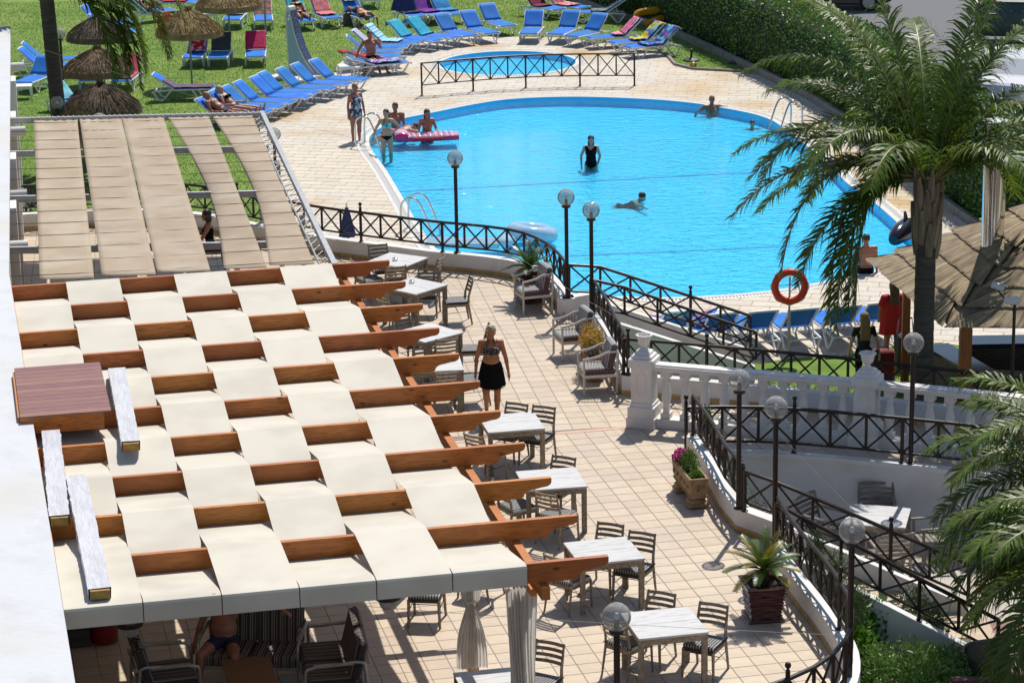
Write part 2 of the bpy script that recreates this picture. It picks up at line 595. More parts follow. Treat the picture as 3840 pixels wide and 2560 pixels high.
def knots(m, scale=2.2, dark=.25):
    """a few dark knots on planed timber"""
    N, L, P = nodes(m)
    tc = N.new('ShaderNodeTexCoord'); mp = N.new('ShaderNodeMapping'); mp.inputs['Scale'].default_value = (1, 2, 2)
    vo = N.new('ShaderNodeTexVoronoi'); vo.inputs['Scale'].default_value = scale
    rp = N.new('ShaderNodeValToRGB'); rp.color_ramp.elements[0].position = .06; rp.color_ramp.elements[1].position = .13
    rp.color_ramp.elements[0].color = (dark, dark, dark, 1); rp.color_ramp.elements[1].color = (1, 1, 1, 1)
    mx = N.new('ShaderNodeMix'); mx.data_type = 'RGBA'; mx.blend_type = 'MULTIPLY'; mx.inputs[0].default_value = 1
    old = P.inputs['Base Color'].links[0].from_socket
    L.new(tc.outputs['Object'], mp.inputs[0]); L.new(mp.outputs[0], vo.inputs['Vector']); L.new(vo.outputs['Distance'], rp.inputs[0])
    L.new(old, mx.inputs[6]); L.new(rp.outputs[0], mx.inputs[7]); L.new(mx.outputs[2], P.inputs['Base Color'])
knots(wood_mat); knots(stuff_orange, 2.6, .35)
# ------------------------------------------------------------------ outlines (metres)
V2 = lambda *p: [Vector((a[0], a[1], 0)) for a in p]
pool_line = resample(catmull([K(*p, ZP) for p in ((0,1,1310,1100),(0,1,1600,1040),(0,1,2000,960),(0,2,0,910),(0,2,500,890),(0,2,1000,900),(0,2,1500,930),(0,2,1900,985),
    (0,3,0,1090),(0,3,300,1300),(0,3,540,1490),(1,3,720,110),(1,3,900,230),(1,3,1180,470),(1,3,1330,640),(1,3,1230,765),(1,3,950,920),(1,3,500,1020),
    (1,2,2352,1105),(1,2,1600,1160),(1,2,1100,1155),(1,2,520,1120),(1,1,1790,800),(1,1,1500,500),(1,1,1380,300),(1,1,1200,0),(0,1,1060,1370),(0,1,1045,1262),(0,1,1130,1185))], 6, True), .35, True)
_l, _r, _t, _b = at(1649, 242, ZP), at(2159, 233, ZP), at(1930, 192, ZP), at(1910, 282, ZP)
kc, krx, kry = (_l + _r) / 2, (_r.x - _l.x) / 2, (_t.y - _b.y) / 2
kc.y = (_t.y + _b.y) / 2
kid_line = [Vector((kc.x + krx * cos(a), kc.y + kry * sin(a), 0)) for a in [2 * pi * i / 60 for i in range(60)]]
for q in (pool_line, kid_line):
    for p in q:
        p.z = 0
def ccw(q):
    a = sum(q[i - 1][0] * q[i][1] - q[i][0] * q[i - 1][1] for i in range(len(q)))
    return q if a > 0 else list(reversed(q))
pool_line, kid_line = ccw(pool_line), ccw(kid_line)
W1 = [Vector((-11.9, 57.5, 0)), Vector((-10.7, 57.75, 0)), Vector((-8.6, 58.0, 0)), Vector((-6.9, 57.45, 0)), Vector((-5.3, 56.1, 0)), Vector((-3.92, 55.01, 0)), Vector((-3.3, 54.63, 0)), Vector((-1.63, 53.62, 0)), Vector((-.73, 53.2, 0)), Vector((0, 52.72, 0)), Vector((.5, 51.9, 0)), Vector((.8, 50.9, 0)), Vector((1.0, 49.66, 0))]
W1 = resample(catmull(W1, 6), .33)
W2 = V2((1.45, 48.6), (1.62, 47.4), (1.9, 44.45))
W3 = V2((1.9, 44.45), (2.81, 44.13), (4.36, 43.53), (5.68, 42.96), (7.25, 42.2), (9.2, 41.25), (13.5, 39.1))
R4 = V2((2.79, 41.0), (3.5, 41.02), (4.24, 40.93), (5.2, 40.62), (6.27, 40.21), (8.0, 39.45), (12.5, 37.3))
W5 = V2((2.79, 41.0), (2.98, 39.7), (3.1, 38.4), (3.28, 37.44))
lamp1800 = Vector((3.64, 36.05, 0))
W6 = V2((3.64, 36.05), (3.70, 35.3), (3.84, 34.4), (4.0, 33.5), (4.12, 32.6), (4.16, 31.75), (4.02, 30.9), (3.66, 30.1), (3.05, 29.45), (2.3, 29.0), (1.4, 28.75))
W6 = resample(catmull(W6, 6), .3)
terrace = V2((-14, 26), (1.4, 26)) + list(reversed(W6)) + V2((3.28, 37.44)) + list(reversed(W5))[1:] + R4[1:] + list(reversed(W3)) + list(reversed(W2))[1:] + list(reversed(W1)) + V2((-14, 57.4))
deck = [K(*p, ZP) for p in ((0,0,2240,1160),(0,1,0,1010),(0,1,300,850),(0,1,640,730),(0,1,735,660),(0,1,745,600),(0,1,960,430),(0,1,1340,347),(0,1,2352,338),(0,2,450,345),(0,2,900,405),(0,2,1350,470),
    (0,2,1430,520),(0,2,1500,600),(0,2,1660,640),(0,2,2120,665),(0,2,2352,700),(0,3,300,870),(0,3,730,1110),(1,3,1700,330),(1,3,2352,720))] + V2((17, 52), (17, 45.2)) + \
    [K(*p, ZP) for p in ((2,3,1580,10),(2,3,1150,40),(2,3,730,120),(2,3,250,150),(2,2,2150,215))] + V2((4.75, 48.2), (2.0, 48.2), (.4, 50), (-.6, 52.2), (-3.6, 54.3), (-5.0, 55.6))
deck = [Vector((p.x, p.y, 0)) for p in deck]
# ------------------------------------------------------------------ ground sheets
sheet('ground', V2((-1500, -200), (1500, -200), (1500, 2500), (-1500, 2500)), -2.6, dirt_mat)
sheet('lower_garden_soil', V2((-14, 10), (30, 10), (30, 41.6), (-14, 41.6)), ZL - .012, dirt_mat)
lawn_outer = V2((-60, 41.8), (2.4, 41.8), (6.3, 40.6), (12.5, 37.7), (60, 37.7), (60, 190), (-60, 190))
sheet('lawn', lawn_outer, ZP - .012, grass_mat, holes=[deck])
deck_o = sheet('pool_deck', deck, ZP - .006, deck_grout, holes=[offset2(pool_line, .02, True), offset2(kid_line, .02, True)])
terr_o = sheet('terrace_floor', terrace, -.005, grout_mat)
# kerb between lawn and deck on the far side
kb = MB()
for a, b in zip(deck[11:17], deck[12:18]):
    kb.beam(Vector((a.x, a.y, ZP + .02)), Vector((b.x, b.y, ZP + .02)), .10, .10)
struct(kb.build('lawn_kerb', kerb_mat))

# ------------------------------------------------------------------ terrace tiles
TS = .32
def grid_tiles(yaw, ox, oy, ir, jr, keep):
    a, b = cos(yaw), sin(yaw)
    g = TS / 2 - .005
    for i in range(*ir):
        for j in range(*jr):
            q = lambda u, v: (ox + u * a + v * b, oy + u * b - v * a)
            c = q((i + .5) * TS, (j + .5) * TS)
            if not keep(c):
                continue
            yield c, yaw, [q((i + .5) * TS + dx, (j + .5) * TS + dy) for dx, dy in ((-g, g), (g, g), (g, -g), (-g, -g))]
YA, YC = R(12.585), R(7.97)
ja = Vector((-sin(YA), cos(YA), 0))
def sideA(c): return (c[0] - .864) * ja.x + (c[1] - 42.28) * ja.y
def tile_mesh(poly, th=.012, ch=.0035):
    """thin slab with a small bevel round its top edge, centred on its own middle"""
    n = len(poly)
    cx, cy = sum(p[0] for p in poly) / n, sum(p[1] for p in poly) / n
    lo = [(p[0] - cx, p[1] - cy, -th) for p in poly]
    up = [(p[0] - cx, p[1] - cy, -ch) for p in poly]
    tp = [((p[0] - cx) * (1 - ch / .16), (p[1] - cy) * (1 - ch / .16), 0) for p in poly]
    fs = [tuple(range(2 * n, 3 * n))]
    for k in (0, n):
        for i in range(n):
            j = (i + 1) % n
            fs.append((k + i, k + j, k + n + j, k + n + i))
    return (cx, cy), lo + up + tp, fs
pieces = []
for c, yaw, rect in list(grid_tiles(YA, .864, 42.28, (-48, 30), (0, 52), lambda c: True)) + \
        list(grid_tiles(YC, -.7386, 52.61, (-44, 40), (-24, 36), lambda c: sideA(c) > .13 + .16)):
    if not (-11 < c[0] < 10 and 26.5 < c[1] < 58):
        continue
    r, whole = clip_to(rect, terrace, True, .0)
    if r is None:
        continue
    area = 1 if whole else .5
    pieces.append((c, yaw, r, whole))
def seen(c):
    """tiles in the open, nearest the camera first; those under roofs come later"""
    hidden = c[0] < -0.22 * (c[1] - 29) + .2
    return (5000 if hidden else 0) + c[1] + (0 if c[1] > 30.6 else 2000)
pieces.sort(key=lambda t: seen(t[0]))
shared = {}
rest = MB()
for k, (c, yaw, r, whole) in enumerate(pieces):
    if k < 300:
        if whole:
            if yaw not in shared:
                (cx, cy), vs, fs = tile_mesh(r)
                me = MB().add(vs, fs).mesh('tile', tile_mat)
                shared[yaw] = me
            me, (cx, cy) = shared[yaw], c
        else:
            (cx, cy), vs, fs = tile_mesh(r)
            me = MB().add(vs, fs).mesh('tile', tile_mat)
        o = bpy.data.objects.new('tile', me)
        COL.objects.link(o)
        o.location = (cx, cy, random.uniform(-.0006, .0008))
        o.rotation_euler = (random.gauss(0, .0012), random.gauss(0, .0012), 0)
        o.parent = terr_o
    else:
        (cx, cy), vs, fs = tile_mesh(r)
        z = random.uniform(-.0006, .0008)
        rest.add([(p[0] + cx, p[1] + cy, p[2] + z) for p in vs], fs)
o = rest.build('tiles', tile_mat, terr_o)
o['kind'] = 'stuff'
# threshold strip where the two tile fields meet
st = MB()
p0 = Vector((.864, 42.28, -.002)) + ja * .07
dx = Vector((cos(YA), sin(YA), 0))
st.beam(p0 - dx * 8, p0 + dx * 1.15, .13, .006)
st.build('threshold_strip', strip_mat, terr_o)

# ------------------------------------------------------------------ deck stones
SL, SW, SY = .62, .40, R(-13)
pieces = []
pool_o, kid_o = offset2(pool_line, .36, True), offset2(kid_line, .30, True)
a, b = cos(SY), sin(SY)
for j in range(-110, 110):
    sh = (.0, .33, .62, .15, .48)[j % 5] * SL
    for i in range(-60, 60):
        u, v = i * SL + sh, j * SW
        q = lambda x, y: (x * a - y * b, 68 + x * b + y * a)
        c = q(u, v)
        if not (-12 < c[0] < 17 and 44 < c[1] < 92):
            continue
        gl, gw = SL / 2 - .009, SW / 2 - .009
        rect = [q(u + x, v + y) for x, y in ((-gl, -gw), (gl, -gw), (gl, gw), (-gl, gw))]
        r, w1 = clip_to(rect, deck, True)
        if r is None:
            continue
        r, w2 = clip_to(r, pool_o, False)
        if r is None:
            continue
        r, w3 = clip_to(r, kid_o, False)
        if r is None:
            continue
        pieces.append((c, r, w1 and w2 and w3))
def seen2(c):
    d = c[1]
    if c[0] < -.16 * (c[1] - 56) - 2.2 and c[1] < 66:      # behind the awning
        d += 60
    if c[1] < 53 and c[0] < 2.6:                           # behind the terrace wall
        d += 60
    if c[0] > 7.2:
        d += 25
    return d
pieces.sort(key=lambda t: seen2(t[0]))
rest = MB(); sh_me = None
for k, (c, r, whole) in enumerate(pieces):
    if k < 300:
        if whole:
            if sh_me is None:
                _, vs, fs = tile_mesh(r, .02, .005)
                sh_me = MB().add(vs, fs).mesh('paving_stone', stone_mat)
            me, (cx, cy) = sh_me, c
        else:
            (cx, cy), vs, fs = tile_mesh(r, .02, .005)
            me = MB().add(vs, fs).mesh('paving_stone', stone_mat)
        o = bpy.data.objects.new('paving_stone', me)
        COL.objects.link(o)
        o.location = (cx, cy, ZP + random.uniform(-.001, .0015))
        o.rotation_euler = (random.gauss(0, .002), random.gauss(0, .002), 0)
        o.parent = deck_o
    else:
        (cx, cy), vs, fs = tile_mesh(r, .02, .005)
        z = ZP + random.uniform(-.001, .0015)
        rest.add([(p[0] + cx, p[1] + cy, p[2] + z) for p in vs], fs)
o = rest.build('paving_stones', stone_mat, deck_o)
o['kind'] = 'stuff'

# ------------------------------------------------------------------ pools
pool_tile = M('pool_mosaic', (.055, .60, .86), (.045, .55, .82), scale=1.2, rough=.5, lo=.3, hi=.7)
pool_wall = M('pool_wall_mosaic', (.06, .56, .84), (.09, .62, .90), scale=30, rough=.4)
lane_mat = M('pool_lane_tile', (.06, .48, .80), rough=.5)
water_mat = bpy.data.materials.new('pool_water')
def _water(m, tint):
    N, L, P = nodes(m)
    out = N['Material Output']
    N.remove(P)
    tr = N.new('ShaderNodeBsdfTransparent'); tr.inputs[0].default_value = (*tint, 1)
    gl = N.new('ShaderNodeBsdfGlossy'); gl.inputs['Roughness'].default_value = .03
    fr = N.new('ShaderNodeFresnel'); fr.inputs[0].default_value = 1.33
    tc = N.new('ShaderNodeTexCoord')
    mp = N.new('ShaderNodeMapping'); mp.inputs['Scale'].default_value = (1, 1.7, 1)
    L.new(tc.outputs['Object'], mp.inputs[0])
    h = None
    for sc, w, dist in ((2.6, 1.0, .8), (6.5, .45, .5), (16, .18, .2)):
        nz = N.new('ShaderNodeTexNoise'); nz.inputs['Scale'].default_value = sc; nz.inputs['Detail'].default_value = 2; nz.inputs['Distortion'].default_value = dist
        L.new(mp.outputs[0], nz.inputs['Vector'])
        mu = N.new('ShaderNodeMath'); mu.operation = 'MULTIPLY'; mu.inputs[1].default_value = w
        L.new(nz.outputs[0], mu.inputs[0])
        if h is None:
            h = mu.outputs[0]
        else:
            ad = N.new('ShaderNodeMath'); L.new(h, ad.inputs[0]); L.new(mu.outputs[0], ad.inputs[1]); h = ad.outputs[0]
    bp = N.new('ShaderNodeBump'); bp.inputs['Strength'].default_value = .55; bp.inputs['Distance'].default_value = .09
    L.new(h, bp.inputs['Height'])
    L.new(bp.outputs[0], gl.inputs['Normal']); L.new(bp.outputs[0], fr.inputs['Normal'])
    ms = N.new('ShaderNodeMixShader')
    L.new(fr.outputs[0], ms.inputs[0]); L.new(tr.outputs[0], ms.inputs[1]); L.new(gl.outputs[0], ms.inputs[2])
    L.new(ms.outputs[0], out.inputs[0])
_water(water_mat, (.60, .95, 1.0))
def pool(line, depth, name, zw):
    n = len(line)
    w = MB()
    w.add([(p.x, p.y, ZP + .0) for p in line] + [(p.x, p.y, ZP - depth) for p in line], [(i, (i + 1) % n, n + (i + 1) % n, n + i) for i in range(n)])
    ow = w.build(name + '_basin_wall', pool_wall); struct(ow)
    fl = sheet(name + '_floor', line, ZP - depth, pool_tile)
    wt = sheet(name + '_water', offset2(line, -.003, True), zw, water_mat)
    # coping band and overflow drain with slats
    c1, c2, c3 = line, offset2(line, .13, True), offset2(line, .36 if n > 70 else .30, True)
    cb = MB()
    cb.add([(p.x, p.y, ZP + .004) for p in c1] + [(p.x, p.y, ZP + .006) for p in c2], [(i, n + i, n + (i + 1) % n, (i + 1) % n) for i in range(n)])
    oc = struct(cb.build(name + '_coping', coping_mat))
    dc = MB()
    dc.add([(p.x, p.y, ZP - .03) for p in c2] + [(p.x, p.y, ZP - .03) for p in c3], [(i, n + i, n + (i + 1) % n, (i + 1) % n) for i in range(n)])
    od = struct(dc.build(name + '_drain', dark_gap))
    sl = MB()
    ring = resample(line, .075, True)
    r2, r3 = offset2(ring, .135, True), offset2(ring, .27, True)
    N_ = len(ring)
    for i in range(N_):
        t = (ring[(i + 1) % N_] - ring[i - 1]).normalized() * .021
        p, q = r2[i], r3[i]
        z = ZP + .002
        sl.add([(p.x - t.x, p.y - t.y, z), (p.x + t.x, p.y + t.y, z), (q.x + t.x, q.y + t.y, z), (q.x - t.x, q.y - t.y, z),
                (p.x - t.x, p.y - t.y, z - .03), (p.x + t.x, p.y + t.y, z - .03), (q.x + t.x, q.y + t.y, z - .03), (q.x - t.x, q.y - t.y, z - .03)],
               [(3, 2, 1, 0), (0, 1, 5, 4), (1, 2, 6, 5), (2, 3, 7, 6), (3, 0, 4, 7)])
    so = sl.build('drain_slats', slat_mat, od); so['kind'] = 'stuff'
    bb = MB()
    c4 = offset2(line, .27, True)
    bb.add([(p.x, p.y, ZP + .003) for p in c4] + [(p.x, p.y, ZP + .003) for p in c3], [(i, n + i, n + (i + 1) % n, (i + 1) % n) for i in range(n)])
    bb.build('edge_band', coping_mat, oc)
    return fl
fl = pool(pool_line, .27, 'pool', ZP - .05)
pool(kid_line, .22, 'paddling_pool', ZP - .05)
for pa, pb, w in ((at(1470, 718, -1.262), at(2900, 640, -1.262), .2), (at(2050, 962, -1.262), at(2990, 920, -1.262), .16)):
    bln = MB()
    d = (pb - pa)
    for k in range(1):
        bln.beam(pa, pb, w, .008)
    bln.build('lane_line', lane_mat, fl)
# ------------------------------------------------------------------ low walls round the terrace
def wall_strip(b, path, t, z0, z1s):
    """wall standing on a path; thickness t to the right-hand side; z1s top heights"""
    out = offset2(path, t)
    n = len(path)
    zs = z1s if isinstance(z1s, (list, tuple)) else [z1s] * n
    for i in range(n - 1):
        p, q, r, s_ = path[i], path[i + 1], out[i + 1], out[i]
        vs = [(p.x, p.y, z0), (q.x, q.y, z0), (r.x, r.y, z0), (s_.x, s_.y, z0), (p.x, p.y, zs[i]), (q.x, q.y, zs[i + 1]), (r.x, r.y, zs[i + 1]), (s_.x, s_.y, zs[i])]
        fs = [(4, 7, 6, 5), (0, 4, 5, 1), (2, 6, 7, 3)]
        if i == 0:
            fs.append((0, 3, 7, 4))
        if i == n - 2:
            fs.append((1, 5, 6, 2))
        b.add(vs, fs)
def skirting(parent, path, side=-1, h=.085, start=0.0):
    pts = resample(path, .325)
    for a, c in zip(pts, pts[1:]):
        d = (c - a)
        L = d.length
        d.normalize()
        nrm = Vector((d.y, -d.x, 0)) * side
        m = (a + c) / 2 + nrm * .008
        o = MB().obox((m.x, m.y, h / 2), d * (L / 2 - .006), nrm * .007, (0, 0, h / 2)).build('skirting_tile', skirt_mat, parent)
def low_wall(label, path, t=.24, z0=-1.05, z1=.35, skirt=True, name='low_wall', mat=None):
    o = thing(name, label, 'wall', (path[0].x, path[0].y, 0))
    b = MB()
    wall_strip(b, path, t, z0, z1)
    b.build('wall_body', mat or white_wall, o, fix=True)
    if skirt:
        skirting(o, path, 1 if t < 0 else -1)
    return o
# paths run so that the outside of the terrace lies on their right-hand side
W1r = list(reversed(W1))
low_wall('low curved white wall with ochre skirting tiles between dining terrace and pool', offset2(W1, -.0), t=-.24)
# short return at the stair head
low_wall('short white wall return beside the pool steps under a globe lamp', V2((1.0, 49.66), (1.62, 50.05)), t=-.22)
low_wall('low white wall behind the striped armchairs', W2, t=-.22)
low_wall('low white wall along the far side of the balustrade walkway', W3, t=-.22)
low_wall('low white wall behind the stone flower trough', list(reversed(W5)), t=.22, z0=-1.55)
low_wall('curved white wall beside the brown sago palm pot', list(reversed(W6)), t=.22, z0=-1.55)
# stair head returns on the garden side
low_wall('short white wall return at the head of the garden steps', V2((3.28, 37.44), (3.85, 36.72)), t=-.2, z0=-1.55)
# retaining wall below the walkway railing
o = thing('retaining_wall', 'tall shaded white retaining wall behind the lower dining tables', 'wall', (R4[0].x, R4[0].y, 0))
b = MB(); wall_strip(b, list(reversed(R4)), .2, ZL - .05, .03)
b.build('wall_body', white_wall, o, fix=True)
b = MB(); wall_strip(b, offset2(list(reversed(R4)), -.025), .1, -.03, .05)
b.build('coping', white_wall, o, fix=True)

# ------------------------------------------------------------------ steps
def steps(label, x0, x1, y0, y1, z0, z1, n, mat, mat2, slope=0.0, walls=()):
    o = thing('stairs', label, 'stairs', (x0, (y0 + y1) / 2, z1))
    dz, dx_ = (z1 - z0) / n, (x1 - x0) / n
    for i in range(n):
        xa, zt = x0 + dx_ * i, z0 + dz * (i + 1) + (-dz if False else 0)
        yo = slope * (xa - x0)
        MB().box((xa + dx_ / 2, (y0 + y1) / 2 + yo, (zt + z1) / 2 - .03), (dx_ + .004, y1 - y0, zt - z1 + .06)).build('step', mat, o)
        MB().box((xa + dx_ / 2 - .01, (y0 + y1) / 2 + yo, zt + .012), (dx_ + .03, y1 - y0 - .004, .02)).build('tread', mat2, o)
    return o
step_tile = M('step_tile', (.50, .38, .26), (.44, .33, .22), scale=8, rough=.6, rnd=.05)
steps('tiled steps going down from the terrace to the pool deck', 1.35, 4.5, 48.72, 49.62, 0, ZP + .02, 6, white_wall, step_tile)
steps('tiled steps between white walls going down to the garden', 3.95, 6.9, 35.42, 36.45, 0, ZL + .02, 7, white_wall, step_tile, slope=.0)
def sloping_wall(label, p0, p1, t, zb, top_mat=None):
    p0, p1 = Vector(p0), Vector(p1)
    o = thing('stair_wall', label, 'wall', (p0.x, p0.y, zb))
    d = Vector((p1.x - p0.x, p1.y - p0.y, 0)).normalized()
    nrm = Vector((d.y, -d.x, 0)) * t / 2
    vs = []
    for p in (p0, p1):
        for s_ in (1, -1):
            vs += [(p.x + nrm.x * s_, p.y + nrm.y * s_, zb), (p.x + nrm.x * s_, p.y + nrm.y * s_, p.z)]
    MB().add(vs, [(0, 1, 3, 2), (4, 6, 7, 5), (1, 5, 7, 3), (0, 4, 5, 1), (2, 3, 7, 6)]).build('wall_body', white_wall, o, fix=True)
    return o
sloping_wall('sloping white side wall of the pool steps, far side', (1.62, 49.80, .30), (4.6, 49.72, -.72), .16, -1.05)
sloping_wall('sloping white side wall of the pool steps, near side', (1.6, 48.62, .30), (4.6, 48.52, -.72), .16, -1.05)
sloping_wall('sloping white far wall of the garden steps', (3.9, 36.72, .34), (6.6, 36.45, -.85), .18, ZL - .05)
sloping_wall('sloping white near wall of the garden steps, grey in shade', (3.98, 35.35, .33), (6.75, 34.86, -1.08), .2, ZL - .05)
lt = M('lower_terracotta_floor', (.26, .13, .095), (.20, .10, .075), scale=6, rough=.7)
sheet('lower_terrace', V2((6.0, 34.3), (30, 34.3), (30, 42), (4.1, 42), (4.1, 36.6), (6.0, 36.6)), ZL, M('lower_floor', (.48, .43, .37), (.42, .37, .31), scale=5, rough=.8))
sheet('garden_path', V2((6.75, 30.0), (12, 30.0), (12, 36.8), (6.9, 36.5)), ZL + .005, lt)

# ------------------------------------------------------------------ iron railings with crossed braces
def railing(label, path, h=.63, low=.14, panel=.5, feet=(), finials=(), foot_z=None, name='railing', r=.026, braces=True, skip=()):
    """path: points on the wall top (x,y,z). feet: list of panel indices that carry a post down to the wall; finials: those topped by a ball"""
    o = thing(name, label, 'railing', path[0])
    pts = resample(path, panel)
    up = Vector((0, 0, 1))
    MB().tube([p + up * h for p in pts], r * 1.15, 8).build('top_rail', iron_mat, o, smooth=True)
    MB().tube([p + up * low for p in pts], r * .85, 8).build('bottom_rail', iron_mat, o, smooth=True)
    n = len(pts)
    for i, p in enumerate(pts):
        if i in skip:
            continue
        foot = i in feet
        z0 = -.005 if foot else low
        z1 = h + (.10 if i in finials else 0)
        b = MB()
        w = r * (1.15 if foot else .95)
        b.tube([p + up * z0, p + up * z1], w, 8)
        if foot:
            b.lathe([(.055, 0), (.055, .012), (.03, .02)], 10, p)
        ob = b.build('post', iron_mat, o, smooth=True)
        if i in finials:
            MB().lathe([(.012, 0), (.028, .01), (.028, .02), (.014, .03), (.02, .045), (.036, .065), (.04, .085), (.034, .108), (.015, .122), (0, .125)], 12, p + up * (h + .095)).build('finial', iron_mat, ob, smooth=True)
    if braces:
        for p, q in zip(pts, pts[1:]):
            for a, c in ((low, h), (h, low)):
                MB().tube([p + up * a, q + up * c], r * .68, 6).build('brace', iron_mat, o, smooth=True)
    return o, pts
def lift(path, z): return [Vector((p.x, p.y, z)) for p in path]
mid = lambda path, d: offset2(path, d)
railing('dark iron railing with crossed braces on the curved poolside wall', lift(mid(W1[1:], -.12), .35), feet=(0, 6, 12, 15, 19, 23), finials=(0, 6, 12, 19))
railing('dark iron railing behind the striped armchairs', lift(mid(W2, -.11), .35), feet=(0, 8), finials=(8,))
railing('dark iron railing on the low wall along the walkway', lift(mid(W3[:-1], -.11), .35), feet=(0, 3, 9, 15), finials=(3, 9, 15))
railing('dark iron railing above the retaining wall in front of the balustrade', lift(mid(R4, -.08), .05), h=.74, low=.16, panel=.6, feet=(0, 3, 6, 9, 13), finials=(0, 3))
railing('dark iron railing behind the stone flower trough', lift(mid(W5, -.11), .35), h=.66, feet=(0, 7), finials=())
railing('curved dark iron railing beside the sago palm pot', lift(mid(W6, -.11), .35), h=.66, feet=(0, 7, 11, 14, 18), finials=(7, 14))
railing('far sloping handrail of the pool steps', [Vector((1.12, 49.75, .35)), Vector((1.6, 49.8, .33)), Vector((4.62, 49.72, -.72))], h=.66, panel=.62, feet=(0, 4, 6), finials=(4,))
railing('near sloping handrail of the pool steps', [Vector((1.5, 48.6, .35)), Vector((1.75, 48.6, .33)), Vector((4.62, 48.52, -.72))], h=.66, panel=.62, feet=(0, 6), finials=())
railing('far sloping handrail of the garden steps', [Vector((3.4, 37.3, .35)), Vector((3.9, 36.72, .34)), Vector((6.6, 36.45, -.85))], h=.62, panel=.62, feet=(0, 4, 6), finials=(4,))
railing('near sloping handrail of the garden steps', [Vector((3.72, 35.85, .35)), Vector((3.98, 35.35, .34)), Vector((6.75, 34.86, -1.08))], h=.62, panel=.66, feet=(0, 4, 6), finials=())

# ------------------------------------------------------------------ white balustrade
def baluster_prof():
    return [(.062, 0), (.062, .0), (.05, .09), (.058, .10), (.058, .115), (.045, .13), (.05, .16), (.07, .26), (.075, .32), (.066, .40), (.05, .50), (.042, .56), (.054, .575), (.054, .60), (.045, .615), (.05, .66), (.062, .70)]
def pillar(o, c, rz, top=1.36):
    b = MB()
    x, y = c[0], c[1]
    b.cbox((x, y, .09), (.50, .50, .18), .012, rz)
    b.cbox((x, y, .27), (.46, .46, .19), .012, rz)
    b.cbox((x, y, .40), (.41, .41, .08), .03, rz)
    b.cbox((x, y, .74), (.36, .36, .62), .012, rz)
    b.cbox((x, y, 1.11), (.44, .44, .15), .012, rz)
    b.cbox((x, y, 1.215), (.36, .36, .06), .02, rz)
    b.cbox((x, y, 1.27), (.27, .27, .055), .02, rz)
    p = b.build('pillar', balus_white, o)
    f = MB()
    d = Vector((sin(rz), -cos(rz), 0)) * .181
    e = Vector((cos(rz), sin(rz), 0))
    ctr = Vector((x, y, .75)) + d
    up = Vector((0, 0, 1))
    fr = [(-.085, -.15), (-.085, .15), (-.045, .15), (-.03, .2), (.03, .2), (.045, .15), (.085, .15), (.085, -.15), (.045, -.15), (.03, -.2), (-.03, -.2), (-.045, -.15)]
    f.tube([ctr + e * a_ + up * b_ for a_, b_ in fr], .008, 5, closed=True)
    f.build('panel_moulding', balus_white, p, smooth=True)
    u = MB()
    u.lathe([(.10, 0), (.10, .015), (.05, .05), (.045, .075), (.075, .10), (.095, .125), (.095, .14), (.10, .15), (.115, .235), (.145, .25), (.145, .27), (.125, .272), (.105, .22), (.07, .16), (0, .155)], 8, (x, y, 1.295))
    u.build('urn', balus_white, p)
    return p
bp = [Vector((2.2, 42.72, 0)), Vector((5.75, 41.42, 0)), Vector((9.2, 39.95, 0))]
o = thing('balustrade', 'white stone balustrade with turned balusters and urn topped pillars', 'balustrade', bp[0])
bal_me = MB().lathe(baluster_prof(), 14).mesh('baluster', balus_white, True, 1.0)
cap_me = MB().box((0, 0, .035), (.14, .14, .10)).box((0, 0, .72), (.14, .14, .12)).mesh('baluster_block', balus_white)
bal_all = MB().lathe([(r_ * 1.12, z_ + .05) for r_, z_ in baluster_prof()], 14).box((0, 0, .03), (.165, .165, .14)).box((0, 0, .765), (.165, .165, .11)).mesh('baluster', balus_white, True, .6)
for s, e in zip(bp, bp[1:]):
    d = (e - s)
    L = d.length
    d.normalize()
    rz = math.atan2(d.y, d.x)
    nb = 10
    for i in range(nb):
        p = s + d * (.22 + (L - .44) * (i + .5) / nb)
        ob = bpy.data.objects.new('baluster', bal_all)
        COL.objects.link(ob)
        ob.location = Vector((p.x, p.y, .16)) - ORG[o.name]
        ob.rotation_euler = (0, 0, rz)
        ob.parent = o
    MB().beam(s + d * .2 + Vector((0, 0, .08)), e - d * .2 + Vector((0, 0, .08)), .24, .16).build('plinth', balus_white, o)
    hr = MB()
    hr.beam(s + d * .17 + Vector((0, 0, 1.005)), e - d * .17 + Vector((0, 0, 1.005)), .22, .05)
    hr.beam(s + d * .17 + Vector((0, 0, 1.045)), e - d * .17 + Vector((0, 0, 1.045)), .27, .045)
    hr.beam(s + d * .17 + Vector((0, 0, 1.08)), e - d * .17 + Vector((0, 0, 1.08)), .20, .03)
    hr.build('handrail', balus_white, o)
for i, p in enumerate(bp):
    d = bp[min(i + 1, 2)] - bp[max(0, min(i, 1))] if i < 2 else bp[2] - bp[1]
    pillar(o, p, math.atan2(d.y, d.x))

